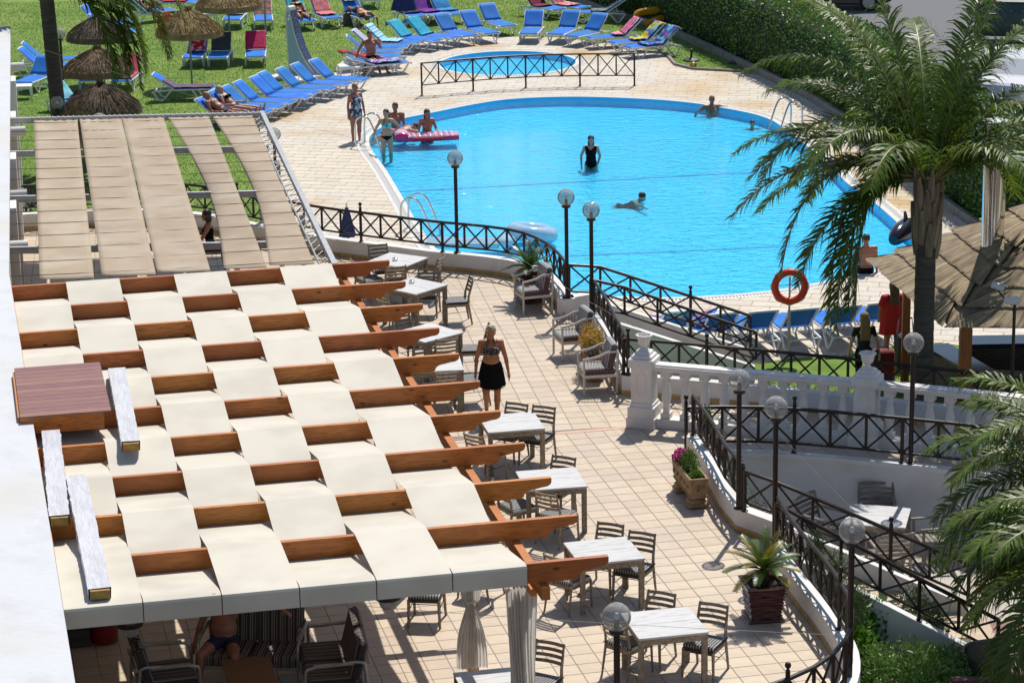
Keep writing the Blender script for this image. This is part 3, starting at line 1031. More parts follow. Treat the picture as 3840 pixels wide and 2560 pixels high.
# ------------------------------------------------------------------ globe lamps
def lamp_post(label, base, gz=1.99, rg=.165, post=True):
    o = thing('globe_lamp', label, 'lamp', base, 0, 'globe lamps on dark posts')
    b = MB()
    b.tube([(0, 0, 0), (0, 0, gz - rg - .03)], .038, 12)
    b.lathe([(.075, 0), (.075, .015), (.045, .03)], 14)
    b.build('post', iron_mat, o, smooth=True, world=False)
    MB().lathe([(.04, gz - rg - .05), (.085, gz - rg - .03), (.09, gz - rg - .005), (.075, gz - rg + .012)], 16).build('collar', black_plastic, o, smooth=True, world=False)
    MB().lathe([(.035, gz - rg), (.03, gz - .08), (.022, gz - .03)], 12).build('lamp_holder', black_plastic, o, smooth=True, world=False)
    MB().lathe([(.02, gz - .03), (.03, gz - .01), (.032, gz + .02), (.02, gz + .045), (0, gz + .05)], 12).build('bulb', bulb_mat, o, smooth=True, world=False)
    MB().ball((0, 0, gz), rg, 28, 16).build('globe', globe_mat, o, smooth=True, angle=0, world=False)
    return o
lp = kids(lamp_post('clear globe lamp on the curved poolside wall, furthest from the stairs', (-1.1, 53.55, .35)))
def more_lamp(label, base): return copy_tree(lp, None, base, random.uniform(0, 6), label)
more_lamp('globe lamp at the head of the pool steps, on the corner of the curved wall', (1.08, 49.75, .35))
more_lamp('globe lamp at the near side of the pool steps behind an armchair', (1.52, 48.62, .35))
more_lamp('clear globe lamp behind the flower trough, in front of the balustrade', (3.32, 37.42, .35))
more_lamp('globe lamp at the near side of the garden steps', (lamp1800.x + .08, lamp1800.y, .35))
more_lamp('globe lamp on the curved wall by the garden bushes', (4.16, 31.05, .30))
more_lamp('clear globe lamp above the retaining wall, in front of the right part of the balustrade', (6.31, 40.29, .05))
more_lamp('globe lamp in the lower foreground in front of the nearest dining table', (1.13, 28.2, .35))
p = K(0, 0, 525, 945, 1.0)
# ------------------------------------------------------------------ pergola over the bar terrace
PZ = 2.8
PY = R(12.2)
PO = Vector((.08, 28.86, 0))
pe, pd = Vector((cos(PY), sin(PY), 0)), Vector((-sin(PY), cos(PY), 0))
def PG(x, y, z): return PO + pe * x + pd * y + Vector((0, 0, z))
per = thing('pergola', 'orange brown timber pergola with cream sheets woven over and under its beams', 'pergola', PO, PY)
BY = [-.12 + 1.457 * i for i in range(11)][::-1]       # far to near
BH, BW = .24, .075
def beam_profile(x0, x1):
    # curved tail at the right-hand end
    t = x1
    p = [(x0, PZ - BH), (t - .40, PZ - BH)]
    for k in range(7):
        a = pi / 2 * k / 6
        p.append((t - .40 + .04 + .13 * (1 - cos(a)), PZ - BH + .02 + .085 * sin(a)))
    p += [(t - .12, PZ - .112)]
    for k in range(5):
        a = pi / 2 * k / 4
        p.append((t - .10 + .10 * sin(a), PZ - .112 + .06 * (1 - cos(a)) + .0))
    p += [(t, PZ)]
    p += [(x0, PZ)]
    return p
for i, y in enumerate(BY):
    prof = beam_profile(-5.24, .97 + .01 * (i % 3))
    MB().slab(prof, (0, y, 0), (1, 0, 0), (0, 0, 1), (0, 1, 0), BW).build('beam', wood_mat, per, world=False)
MB().beam((.20, -.30, PZ - BH - .085), (.20, 14.75, PZ - BH - .085), .10, .16).build('longitudinal_beam', wood_mat, per, world=False)
MB().beam((-5.27, -.1, PZ - .12), (-5.27, 14.7, PZ - .12), .06, .24).build('ledger', wood_mat, per, world=False)
MB().beam((.12, -.02, PZ - BH - .17), (.12, .55, PZ - BH - .17), .07, .09).build('bracket_block', wood_mat, per, world=False)
for y in (.30, 3.2, 7.3, 11.4, 14.5):
    MB().box((.20 if y > 5 else .02, y, (PZ - BH - .16) / 2), (.13, .13, PZ - BH - .16)).build('post', wood_mat, per, world=False)
    MB().box((.20 if y > 5 else .02, y - .068, .14), (.10, .006, .28)).build('post_shoe', M('brass_plate', (.42, .36, .2), rough=.4, metal=.5) if y == .30 else bpy.data.materials['brass_plate'], per, world=False)
# six woven strips
SWID = 5.25 / 6
for k in range(6):
    xr = -k * SWID - .006
    xl = xr - SWID + .012
    prof = []
    for i, y in enumerate(BY):
        over = (i + 1 + k) % 2 == 1 or i == 10
        z = PZ + .012 if over else PZ - BH - .012
        prof.append((y, z, over))
    pts = [(prof[0][0] + .18, prof[0][1] - (.05 if prof[0][2] else -.02))]
    for (y0, z0, o0), (y1, z1, o1) in zip(prof, prof[1:]):
        for t in [j / 10 for j in range(10)]:
            tt = t
            f = tt * tt * (3 - 2 * tt)
            f = tt
            pts.append((y0 + (y1 - y0) * t, z0 + (z1 - z0) * f))
    y1, z1, o1 = prof[-1]
    pts.append((y1, z1))
    pts += [(-.20, PZ + .008), (-.235, PZ + .004), (-.25, PZ - .02), (-.25, PZ - .225)]
    b = MB()
    n = len(pts)
    nx = 6
    vs = []
    for j, (y, z) in enumerate(pts):
        for c in range(nx + 1):
            x = xl + (xr - xl) * c / nx
            w = .002 * noise.noise(Vector((x * 2.3 + k, y * 1.6, 3.1))) if j < n - 4 else 0
            vs.append((x, y, z + w))
    b.add(vs, [(j * (nx + 1) + c, j * (nx + 1) + c + 1, (j + 1) * (nx + 1) + c + 1, (j + 1) * (nx + 1) + c) for j in range(n - 1) for c in range(nx)])
    ob = b.build('woven_sheet', panel_mat, per, world=False)
    md = ob.modifiers.new('thickness', 'SOLIDIFY'); md.thickness = .004; md.offset = 0
# dark seam boards behind the front edge
MB().box((-2.62, -.225, PZ - .125), (5.25, .02, .19)).build('front_board', M('seam_board', (.16, .05, .025), rough=.6), per, world=False)
# ---------------------------------------------------------------- timber hatch cover and wrapped bundles lying on the sheets
hatch = thing('timber_cover', 'red brown slatted timber cover lying on the pergola beside the white roof', 'timber cover', (-6.21, 35.15, PZ + .24), R(11.8))
redwood = M('red_hardwood', (.21, .075, .055), (.30, .135, .09), scale=4, detail=6, rough=.35, stretch=(1, 12, 1), rnd=.16, lo=.35, hi=.7, bump=.1, bscale=20)
for i in range(13):
    MB().box((0, -1.1 + i * .184, .015), (1.20, .176, .028)).build('slat', redwood, hatch, world=False)
for y, a in ((-1.15, 0), (1.15, 0)):
    MB().box((-.05, y, -.11), (1.1, .06, .22)).build('side_board', wood_mat, hatch, world=False)
for x in (-.6, .46):
    MB().box((x, 0, -.11), (.06, 2.2, .22)).build('side_board', wood_mat, hatch, world=False)
wrap = M('stretch_wrap', (.72, .70, .72), (.56, .54, .56), scale=3, detail=6, rough=.25, stretch=(1, 7, 1), bump=.8, bscale=6, bstretch=(2, 16, 2), lo=.35, hi=.7)
boardend = M('sawn_board_end', (.42, .26, .07), (.30, .17, .04), scale=20, rough=.8)
def bundle(label, p0, p1, w, h, rag=.003):
    p0, p1 = Vector(p0), Vector(p1)
    d = p1 - p0
    o = thing('wrapped_board_bundle', label, 'board bundle', p0, math.atan2(d.y, d.x), 'film wrapped boards on the pergola')
    L = d.length
    b = MB()
    b.box((L / 2, 0, h / 2), (L, w - .03, h - .03)); b.build('boards', boardend, o, world=False)
    n = 40
    f = MB()
    vs = []
    for i in range(n + 1):
        x = .05 + (L - .1) * i / n
        ring = [(-w / 2, 0), (-w / 2, h), (w / 2, h), (w / 2, 0)]
        for y, z in ring:
            vs.append((x, y + random.gauss(0, rag), z + random.gauss(0, rag * .7)))
    f.add(vs, [(i * 4 + c, i * 4 + (c + 1) % 4, i * 4 + 4 + (c + 1) % 4, i * 4 + 4 + c) for i in range(n) for c in range(4)])
    f.build('plastic_film', wrap, o, smooth=True, angle=.5, world=False)
zb = PZ + .02
bundle('long wrapped board bundle lying on the pergola next to the timber cover', (-4.98, 33.05, zb), (-5.66, 36.6, zb), .24, .13)
bundle('wrapped board bundle against the white roof, its film torn', (-5.46, 30.2, zb), (-6.13, 33.7, zb), .24, .13, .005)
bundle('wrapped board bundle ending at the front edge of the pergola', (-4.62, 27.75, zb), (-5.51, 31.8, zb), .25, .13, .004)

# ------------------------------------------------------------------ curtains on the posts
curt = M('sheer_curtain', (.78, .76, .72), (.70, .68, .64), scale=5, rough=.9, trl=.45)
def curtain(label, x, y, z0, z1, w, tie=None):
    base = PG(x, y, 0)
    o = thing('curtain', label, 'curtain', (base.x, base.y, z0), PY)
    n, m = 60, 26
    vs = []
    for j in range(m + 1):
        t = j / m
        z = (z1 - z0) * t
        ww = w
        if tie is not None:
            q = (z0 + z - tie) / .35
            ww = w * (1 - .6 * math.exp(-q * q))
            if z0 + z < tie:
                ww *= .55
        for i in range(n + 1):
            u = i / n - .5
            a = i * 2 * pi * 9 / n
            amp = .035 * (.5 + .5 * (ww / w))
            sag = (.10 * math.exp(-((z0 + z - tie - .12) / .2) ** 2) if tie is not None else 0)
            vs.append((u * ww + .02 * sin(3 * u + 6 * t), amp * sin(a + 2 * t) - sag * .6 + .02 * sin(7 * t + i * .3), z))
    MB().add(vs, [(j * (n + 1) + i, j * (n + 1) + i + 1, (j + 1) * (n + 1) + i + 1, (j + 1) * (n + 1) + i) for j in range(m) for i in range(n)]).build('cloth', curt, o, smooth=True, angle=0, world=False)
    if tie is not None:
        MB().tube([(.1 * cos(a), .07 * sin(a), tie - z0) for a in [2 * pi * k / 14 for k in range(14)]], .018, 6, closed=True).build('tie_band', curt, o, smooth=True, world=False)
curtain('sheer cream curtain tied back on the second pergola post', -.02, 3.05, .22, PZ - BH - .05, .66, 1.15)
curtain('sheer cream curtain hanging loose on the corner post of the pergola', .02, .16, .05, PZ - BH - .16, .34)

# ------------------------------------------------------------------ white wing of the building
wl = lambda s: Vector((-5.33, 0, 0)) and (PO + pe * -5.33 + pd * s)
near, far_ = PO + pe * -5.32 + pd * -9, Vector((-12.75, 67.9, 0))
wdir = (far_ - (PO + pe * -5.32 + pd * 14.7)).normalized()
mid_ = PO + pe * -5.32 + pd * 14.7
bld = thing('white_building', 'white flat roofed building wing with rain spouts beside the pergola', 'building', (mid_.x - 3, mid_.y, ZP))
outl = [(near.x - 12, near.y - 2.6), (near.x, near.y), (mid_.x, mid_.y), (far_.x, far_.y), (far_.x - 9, far_.y + 1.5), (mid_.x - 12, mid_.y)]
MB().prism(outl, ZP - .1, PZ + .02).build('wall', cream_wall, bld)
MB().prism([(p[0] + (.06 if i in (1, 2, 3) else 0), p[1]) for i, p in enumerate(outl)], PZ + .021, PZ + .17).build('roof', white_roof, bld)
for sx, sy in ((40, 252), (28, 495), (25, 733), (42, 925)):
    c = at(sx, sy, PZ - .25)
    q = MB()
    n_ = Vector((wdir.y, -wdir.x, 0))
    # the wall point nearest the survey point
    t_ = (c - mid_).dot(wdir)
    w_ = mid_ + wdir * t_ + Vector((0, 0, PZ - .25))
    q.tube([w_ - n_ * .05, w_ + n_ * .36], .105, 16)
    q.build('rain_spout', white_wall, bld, smooth=True)
for s_ in (6.0, 10.5, 15.0, 19.5):
    c = mid_ + wdir * s_
    n_ = Vector((wdir.y, -wdir.x, 0))
    MB().obox((c.x + n_.x * .05, c.y + n_.y * .05, 1.0), wdir * .35, n_ * .12, (0, 0, PZ - 1.02)).build('pilaster', white_wall, bld)

# ------------------------------------------------------------------ shade awning on steel frame
aw = thing('steel_canopy', 'grey steel frame with tensioned wires carrying the beige awning', 'canopy', (-5.4, 56.6, 0))
AZ = 2.72
fl_, fr_, nr_, nl_ = Vector((-10.75, 56.45, AZ)), Vector((-5.40, 56.62, AZ)), Vector((-3.02, 43.0, AZ)), Vector((-8.3, 42.2, AZ))
MB().beam(fl_, fr_ + Vector((.1, 0, 0)), .10, .12).build('far_rail', steel_mat, aw)
rt = Vector((.10, .0, .04))
MB().beam(fr_ + rt, nr_ + rt, .09, .10).build('side_rail', steel_mat, aw)
MB().tube([fr_ + Vector((-.1, -.1, -.06)), nr_ + Vector((-.1, 0, -.06))], .02, 8).build('lower_chord', steel_mat, aw)
b = MB()
pts = resample([fr_, nr_], .22)
for i, (p, q) in enumerate(zip(pts, pts[1:])):
    b.tube([p + (rt if i % 2 else Vector((-.1, 0, -.06))), q + (Vector((-.1, 0, -.06)) if i % 2 else rt)], .008, 5)
b.build('lacing', steel_mat, aw)
for sy in (577, 746, 938):
    p = at(60, sy, AZ - .12)
    t = (p.y - nl_.y) / (fl_.y - nl_.y)
    a_, c_ = nl_.lerp(fl_, t), nr_.lerp(fr_, t)
    MB().beam(Vector((a_.x, p.y, AZ - .12)), Vector((c_.x, p.y + .1, AZ - .12)), .09, .12).build('cross_beam', steel_mat, aw)
for k in range(15):
    t = (k + .6) / 15
    a_, c_ = nl_.lerp(fl_, t), nr_.lerp(fr_, t)
    m_ = (a_ + c_) / 2
    MB().tube([a_ + Vector((0, 0, .02)), m_ + Vector((0, 0, .0)), c_ + Vector((0, 0, .02))], .0055, 5).build('wire', wire_mat, aw)
for p, zb_ in ((fr_, 0), (fr_.lerp(nr_, .34), 0), (fr_.lerp(nr_, .68), 0)):
    MB().box((p.x, p.y, (AZ + zb_) / 2 - .05), (.09, .09, AZ - zb_ - .08)).build('column', steel_mat, aw)
far_x = [(127, 290), (299, 456), (457, 615), (628, 784), (795, 945)]
near_x = [(149, 353), (382, 585), (590, 790), (840, 1001), (1010, 1180)]
for k in range(5):
    f0, f1 = at(far_x[k][0], 452 - k * 4.6, AZ + .01), at(far_x[k][1], 450 - k * 4.6, AZ + .01)
    n0, n1 = at(near_x[k][0], 1046 - k * 13, AZ + .01), at(near_x[k][1], 1042 - k * 13, AZ + .01)
    nx, ny = 10, 60
    vs = []
    for j in range(ny + 1):
        t = j / ny
        l, r_ = f0.lerp(n0, t), f1.lerp(n1, t)
        for i in range(nx + 1):
            u = i / nx
            p = l.lerp(r_, u)
            sag = -.004 * abs(sin(pi * (t * 15 + .1))) - .008 * sin(pi * u)
            fold = .012 * math.exp(-t * 9) * sin(u * 34 + k)
            if k >= 3:      # slack cloth bellies and its edge turns down
                sag -= .12 * sin(pi * t) * (1 - u) ** 3
                p = p + Vector((.28 * sin(pi * t) * (1 - u) ** 2, 0, 0))
            z = sag + fold + .004 * noise.noise(Vector((u * 3 + k * 7, t * 9, 0)))
            vs.append((p.x, p.y, p.z + z))
    ob = MB().add(vs, [(j * (nx + 1) + i, j * (nx + 1) + i + 1, (j + 1) * (nx + 1) + i + 1, (j + 1) * (nx + 1) + i) for j in range(ny) for i in range(nx)]).build('awning_strip', sail_mat, smooth=True, angle=0)
    md = ob.modifiers.new('thickness', 'SOLIDIFY'); md.thickness = .003
    tag(ob, ('beige awning strip beside the white building', 'second beige awning strip from the white building', 'paler middle beige awning strip', 'beige awning strip with a rolled slack edge, fourth from the building', 'beige awning strip along the steel side rail')[k], 'awning', 'beige awning strips on wires')
# lacing cord along the far rail
b = MB()
pts = resample([fl_ + Vector((.5, 0, 0)), fr_], .11)
for p in pts:
    b.tube([p + Vector((0, -.09, .0)), p + Vector((.02, -.05, .075)), p + Vector((.03, .06, .07)), p + Vector((.03, .07, -.02))], .008, 4)
ob = b.build('lacing_cord', cord_mat, aw); ob['kind'] = 'stuff'
# ------------------------------------------------------------------ dining tables and chairs
def smoothbox(b, c, size, ch=.012, rz=0): return b.cbox(c, size, ch, rz)
def make_table(label, loc, rz, w=.92, group='white topped teak dining tables'):
    o = thing('dining_table', label, 'table', loc, rz, group)
    for i, y in enumerate((-.5, .5)):
        MB().cbox((0, y * w / 2, .727), (w, w / 2 - .003, .026), .003).build('top_board', top_mat, o, world=False)
    for sx, sy, lx, ly in ((0, 1, w - .14, .022), (0, -1, w - .14, .022), (1, 0, .022, w - .14), (-1, 0, .022, w - .14)):
        MB().box((sx * (w / 2 - .035), sy * (w / 2 - .035), .667), (lx, ly, .09)).build('apron', teak_mat, o, world=False)
    for sx in (-1, 1):
        for sy in (-1, 1):
            b = MB()
            x, y = sx * (w / 2 - .04), sy * (w / 2 - .04)
            b.box((x, y - sy * .003, .357), (.072, .03, .714)); b.box((x - sx * .002, y - sy * .034, .357), (.066, .03, .714))
            b.build('leg', teak_mat, o, world=False)
    return o
def make_chair(label, group='slatted teak dining chairs'):
    o = thing('dining_chair', label, 'chair', (0, 0, 0), 0, group)
    # sits facing +Y; origin under the seat
    for s in (-1, 1):
        x = s * .205
        b = MB(); b.tube([(x + s * .012, .215, 0), (x, .205, .40)], [.017, .024], 4); b.build('front_leg', teak_mat, o, world=False)
        b = MB(); b.tube([(x + s * .012, -.285, 0), (x, -.215, .42), (x - s * .004, -.23, .56), (x - s * .012, -.315, .86)], [.017, .024, .022, .016], 4)
        b.build('back_post', teak_mat, o, world=False)
        MB().beam((x, -.21, .385), (x, .20, .385), .022, .05).build('seat_rail', teak_mat, o, world=False)
        MB().tube([(x, .20, .24), (x, -.235, .26)], .006, 5).build('stretcher', black_plastic, o, world=False)
    for y in (.20, -.21):
        MB().beam((-.2, y, .385), (.2, y, .385), .022, .05).build('seat_rail', teak_mat, o, world=False)
    MB().tube([(-.205, -.02, .25), (.205, -.02, .25)], .006, 5).build('stretcher', black_plastic, o, world=False)
    for k in range(4):
        z = .605 + k * .073
        yy = -.245 - (z - .56) * .29
        b = MB()
        pts = [Vector((-.2 + .4 * i / 8, yy - .03 * sin(pi * i / 8), z)) for i in range(9)]
        for a, c in zip(pts, pts[1:]):
            b.beam(a, c + (c - a) * .04, .016, .044, up=(0, -.28, 1))
        b.build('slat', teak_mat, o, world=False)
    c = MB(); c.cbox((0, -.005, .437), (.44, .42, .05), .016)
    cu = c.build('cushion', cush_mat, o, world=False)
    MB().box((0, 0, .39), (.425, .425, .05)).build('cushion_skirt', black_plastic, o, world=False)
    for s in (-1, 1):
        MB().tube([(s * .205 + .03 * cos(a), -.22 + .03 * sin(a), .445) for a in [2 * pi * k / 8 for k in range(8)]], .006, 4, closed=True).build('cushion_tie', black_plastic, cu, world=False)
    return o
CH0 = kids(make_chair('x'))
_first = [True]
def chair(loc, deg, label):
    z = 0 if len(loc) < 3 else loc[2]
    loc = (loc[0], loc[1], z + .001)
    if _first[0]:
        _first[0] = False
        CH0.location = loc; CH0.rotation_euler = (0, 0, R(deg)); CH0['label'] = label
        return CH0
    return copy_tree(CH0, None, loc, R(deg), label)
def tab(label, tl, tr, br=None, z=.74):
    tl, tr = K(*tl, z), K(*tr, z)
    d = tr - tl
    rz = math.atan2(d.y, d.x)
    nrm = Vector((sin(rz), -cos(rz), 0))
    if br is not None:
        c = (tl + K(*br, z)) / 2
    else:
        c = (tl + tr) / 2 + nrm * .46
    return c, rz
TB = [None] * 10
TB[8] = tab('', (3,2,990,925), (3,2,1630,862), (3,2,1815,1098))
TB[7] = tab('', (3,2,475,275), (3,2,1065,215), (3,2,1220,425))
TB[6] = tab('', (2,2,20,1190), (2,2,575,1150), (2,2,705,1330))
_tr, _br = K(2,2,190,640,.74), K(2,2,315,800,.74); _m = (_tr + _br) / 2
TB[5] = (_m - Vector((cos(R(11)), sin(R(11)), 0)) * .46, R(11))
_tr, _br = at(1727, 1350.5, .74), at(1738, 1378, .74); _m = (_tr + _br) / 2
TB[4] = (_m - Vector((cos(R(6)), sin(R(6)), 0)) * .47 + Vector((0, .1, 0)), R(6))
TB[3] = tab('', (1,1,1627,1405), (1,1,1880,1476))
TB[2] = tab('', (1,1,1440,980), (1,1,1765,1045))
TB[1] = tab('', (1,1,1225,750), (1,1,1590,797))
c9 = K(3,1,1830,1440,.74)
TB[9] = (Vector((c9.x + .52, c9.y - .46, 0)), R(12))
names = {1: 'whitewashed dining table with an ashtray nearest the curved pool wall', 2: 'whitewashed dining table with a steel ashtray in front of the second pergola beam',
         3: 'greyish dining table set diagonally beside the walking woman', 4: 'white dining table half under the pergola beside the walking woman',
         5: 'grey streaked dining table in front of the walking woman', 6: 'bluish white dining table opposite the stone flower trough',
         7: 'grey streaked dining table in front of the last pergola beam end', 8: 'white plank dining table beside the sago palm pot',
         9: 'whitewashed table behind the corner curtain of the pergola'}
for i in range(1, 10):
    c, rz = TB[i]
    make_table(names[i], (c.x, c.y, .001), rz)
tn = {1: 'by the curved pool wall', 2: 'with the steel ashtray', 3: 'set diagonally', 4: 'half under the pergola', 5: 'in front of the walking woman', 6: 'opposite the flower trough', 7: 'at the last beam end', 8: 'beside the sago palm pot'}
# T5-T8: surveyed on the floor
for t, spots in {8: (((3,2,1767,1478), 153, 'right'), ((3,2,1285,1362), 153, 'far'), ((3,2,1075,1470), -42, 'pergola')),
                 7: (((3,2,1116,777), 153, 'right'), ((3,2,830,690), 153, 'far'), ((3,2,532,872), -40, 'pergola')),
                 6: (((2,2,397,1600), 153, 'far'), ((2,2,425,1835), -38, 'near'), ((2,2,60,1760), -60, 'pergola')),
                 5: (((2,2,228,1108), 153, 'right'), ((2,2,-30,1075), 153, 'far'), ((2,1,2125,1280), -40, 'near'))}.items():
    for px, deg, side in spots:
        p = K(*px, 0)
        lab = {'right': 'slatted teak chair on the open side of the table %s', 'far': 'slatted teak chair on the pool side of the table %s',
               'pergola': 'slatted teak chair on the pergola side of the table %s', 'near': 'slatted teak chair seen from behind at the table %s'}[side] % tn[t]
        chair((p.x, p.y), deg + random.uniform(-2, 2), lab)
def around(t, ang, dist, twist, lab):
    c, rz = TB[t]
    a = rz + R(ang)
    p = Vector((c.x + cos(a) * dist, c.y + sin(a) * dist, 0))
    chair((p.x, p.y), math.degrees(a) + 90 + twist, lab)
around(4, 0, .62, 8, 'slatted teak chair with a sunlit seat next to the walking woman')
around(4, -80, .60, -5, 'slatted teak chair with its back to the camera at the table half under the pergola')
around(4, 95, .62, 5, 'slatted teak chair behind the table half under the pergola')
around(3, 45, .80, 6, 'grey slatted chair at the far corner of the diagonal table')
around(3, -15, .58, -10, 'slatted chair with curved back at the near right side of the diagonal table')
around(3, 170, .6, 4, 'slatted chair on the pergola side of the diagonal table')
around(2, 40, .78, 10, 'slatted chair turned towards the table with the steel ashtray, pool side')
around(2, -90, .60, -12, 'slatted chair in shade on the near side of the table with the steel ashtray')
around(2, 110, .62, 14, 'slatted chair on the far side of the table with the steel ashtray')
around(1, 12, .62, 3, 'slatted chair against the white wall at the table by the pool wall')
around(1, -62, .62, 12, 'slatted chair with curved back in front of the table by the pool wall')
around(1, 150, .64, -10, 'slatted chair on the awning side of the table by the pool wall')
around(1, -120, .6, 0, 'slatted chair in shade on the pergola side of the table by the pool wall')
p = K(3, 1, 1570, 1010, 0)
chair((p.x, p.y), 172, 'slatted teak chair with sunlit stripe in shade behind the second pergola post')
p = K(3, 2, 250, 1850, 0)
chair((p.x, p.y), 150, 'slatted teak chair in front of the loose corner curtain')
p = K(3, 1, 2050, 760, 0)
chair((p.x, p.y), 60, 'slatted teak chair seen between the two curtains')
# ashtrays
for (px, lab) in (((1, 1, 1432, 1030, .74), 'round steel ashtray on the second table from the pool wall'), ((1, 1, 1278, 825, .74), 'small white ashtray on the table by the pool wall')):
    p = K(*px)
    b = MB().lathe([(.05, 0), (.055, .005), (.055, .045), (.045, .05), (.04, .042), (.03, .02), (0, .018)], 18)
    o = b.build('ashtray', chrome_mat, smooth=True); o.location = (p.x, p.y, .743)
    tag(o, lab, 'ashtray')

# ------------------------------------------------------------------ armchairs with red cords
def make_armchair(label):
    o = thing('rope_armchair', label, 'armchair', (0, 0, 0), 0, 'ivory armchairs with dark red cords')
    W, D = .28, .29
    for s in (-1, 1):
        MB().tube([(s * W, D, 0), (s * W, D, .64)], .022, 4).build('front_leg', armwhite, o, world=False)
        MB().tube([(s * W, -D, 0), (s * W, -D - .02, .74)], .022, 4).build('back_leg', armwhite, o, world=False)
        arm = catmull([(s * W, D + .02, .645), (s * W, D - .1, .655), (s * W, .03, .69), (s * W, -.12, .75), (s * W, -D - .02, .765)], 5)
        b = MB(); b.tube(arm, .021, 6); b.build('arm', armwhite, o, world=False, smooth=True)
        MB().beam((s * W, -D, .335), (s * W, D, .335), .03, .05).build('side_rail', armwhite, o, world=False)
        n = 9
        for k in range(n):
            t0 = -D + .03 + (2 * D - .06) * k / n
            t1 = t0 + (2 * D - .06) / n
            zt = lambda y: .655 + .10 * max(0, min(1, (D - .1 - y) / (2 * D - .15)))
            MB().tube([(s * W, t0, .35), (s * W, t0 + .018, zt(t0))], .0032, 4).build('cord', red_cord, o, world=False)
            MB().tube([(s * W, t0 + .018, zt(t0)), (s * W, t1, .35)], .0032, 4).build('cord', red_cord, o, world=False)
    for y in (-D, D):
        MB().beam((-W, y, .335), (W, y, .335), .03, .05).build('cross_rail', armwhite, o, world=False)
    MB().beam((-W, -D - .02, .74), (W, -D - .02, .74), .03, .04).build('back_rail', armwhite, o, world=False)
    MB().cbox((0, .02, .415), (.52, .60, .11), .03).build('seat_cushion', arm_cush, o, world=False)
    b = MB(); b.cbox((0, 0, 0), (.52, .13, .44), .03)
    me = b.mesh('back_cushion', arm_cush); ob = bpy.data.objects.new('back_cushion', me); COL.objects.link(ob); ob.parent = o
    ob.location = (0, -.225, .68); ob.rotation_euler = (R(12), 0, 0)
    return o
AC = kids(make_armchair('ivory armchair with grey striped cushions in front of a potted sago palm'))
p = at(2001, 1162, 0); AC.location = (p.x, p.y, .001); AC.rotation_euler = (0, 0, R(107))
p = at(2150, 1335, 0); copy_tree(AC, None, (p.x, p.y, .001), R(106), 'ivory armchair with grey striped cushions behind the yellowing potted shrub')
p = at(2241, 1462, 0); copy_tree(AC, None, (p.x, p.y, .001), R(99), 'ivory armchair with grey striped cushions nearest the balustrade pillar')

# ------------------------------------------------------------------ lower terrace set
def make_grey_armchair(label):
    o = thing('teak_armchair', label, 'armchair', (0, 0, 0), 0, 'grey teak armchairs on the lower terrace')
    W, D = .27, .26
    for s in (-1, 1):
        MB().tube([(s * W, D, 0), (s * W, D, .62)], .024, 4).build('front_leg', greyteak_mat, o, world=False)
        MB().tube([(s * W, -D - .05, 0), (s * W, -D, .42), (s * W, -D - .11, .88)], .024, 4).build('back_post', greyteak_mat, o, world=False)
        MB().beam((s * W, -D - .06, .64), (s * W, D + .05, .63), .05, .028).build('arm', greyteak_mat, o, world=False)
    for k in range(7):
        MB().box((0, -D + .06 + k * .077, .42), (.52, .06, .022)).build('seat_slat', greyteak_mat, o, world=False)
    for k in range(5):
        z = .53 + k * .08
        b = MB(); pts = [Vector((-W + 2 * W * i / 6, -D - .02 - (z - .42) * .24 - .03 * sin(pi * i / 6), z)) for i in range(7)]
        for a, c in zip(pts, pts[1:]):
            b.beam(a, c + (c - a) * .04, .018, .055)
        b.build('back_slat', greyteak_mat, o, world=False)
    return o
GA = kids(make_grey_armchair('grey teak armchair in shade, left of the lower terrace table by the retaining wall'))
lt_tl, lt_tr, lt_br = K(2,3,800,1500,ZL+.74), K(2,3,1290,1530,ZL+.74), K(3,3,1220,130,ZL+.74)
lc = (lt_tl + lt_br) / 2
lrz = math.atan2((lt_tr - lt_tl).y, (lt_tr - lt_tl).x)
make_table('sunlit white table on the lower terrace with a round lamp shadow on it', (lc.x, lc.y, ZL + .001), lrz, .95)
GA.location = (lc.x - .78, lc.y + .42, ZL + .001); GA.rotation_euler = (0, 0, R(-130))
copy_tree(GA, None, (lc.x + .12, lc.y + .82, ZL + .001), R(178), 'grey teak armchair between the lower terrace table and the retaining wall, facing the table')
copy_tree(GA, None, (lc.x + .05, lc.y - .85, ZL + .001), R(8), 'pale teak armchair with its back to the steps at the lower terrace table')
copy_tree(GA, None, (lc.x + .88, lc.y - .1, ZL + .001), R(98), 'pale teak armchair beside the palm fronds at the lower terrace table')
# wicker chair and red timber rail at the lower edge
wick = M('grey_wicker', (.25, .22, .19), (.12, .105, .09), scale=60, rough=.8, bump=.8, bscale=90)
p = K(3, 3, 2020, 1568, ZL)
o = thing('wicker_chair', 'grey wicker tub chair at the foot of the garden steps', 'chair', (p.x, p.y, ZL), R(20))
b = MB()
vs, n, m = [], 24, 8
for j in range(m + 1):
    t = j / m
    for i in range(n + 1):
        a = R(-130) + R(260) * i / n - R(90)
        rr = .24 + .07 * t
        top = .42 + .36 * max(0, cos((i / n - .5) * pi)) ** .7
        vs.append((rr * cos(a), rr * sin(a), .05 + (top - .05) * t))
b.add(vs, [(j * (n + 1) + i, j * (n + 1) + i + 1, (j + 1) * (n + 1) + i + 1, (j + 1) * (n + 1) + i) for j in range(m) for i in range(n)])
ob = b.build('shell', wick, o, smooth=True, world=False); md = ob.modifiers.new('t', 'SOLIDIFY'); md.thickness = .03
MB().tube([Vector(v) for v in vs[-(n + 1):]], .028, 8).build('rim', wick, o, smooth=True, world=False)
MB().lathe([(.24, .0), (.25, .40), (0, .42)], 20).build('seat', wick, o, smooth=True, world=False)
p0, p1 = K(3,3,1690,1545,ZL+.9), K(3,3,2352,1540,ZL+.9)
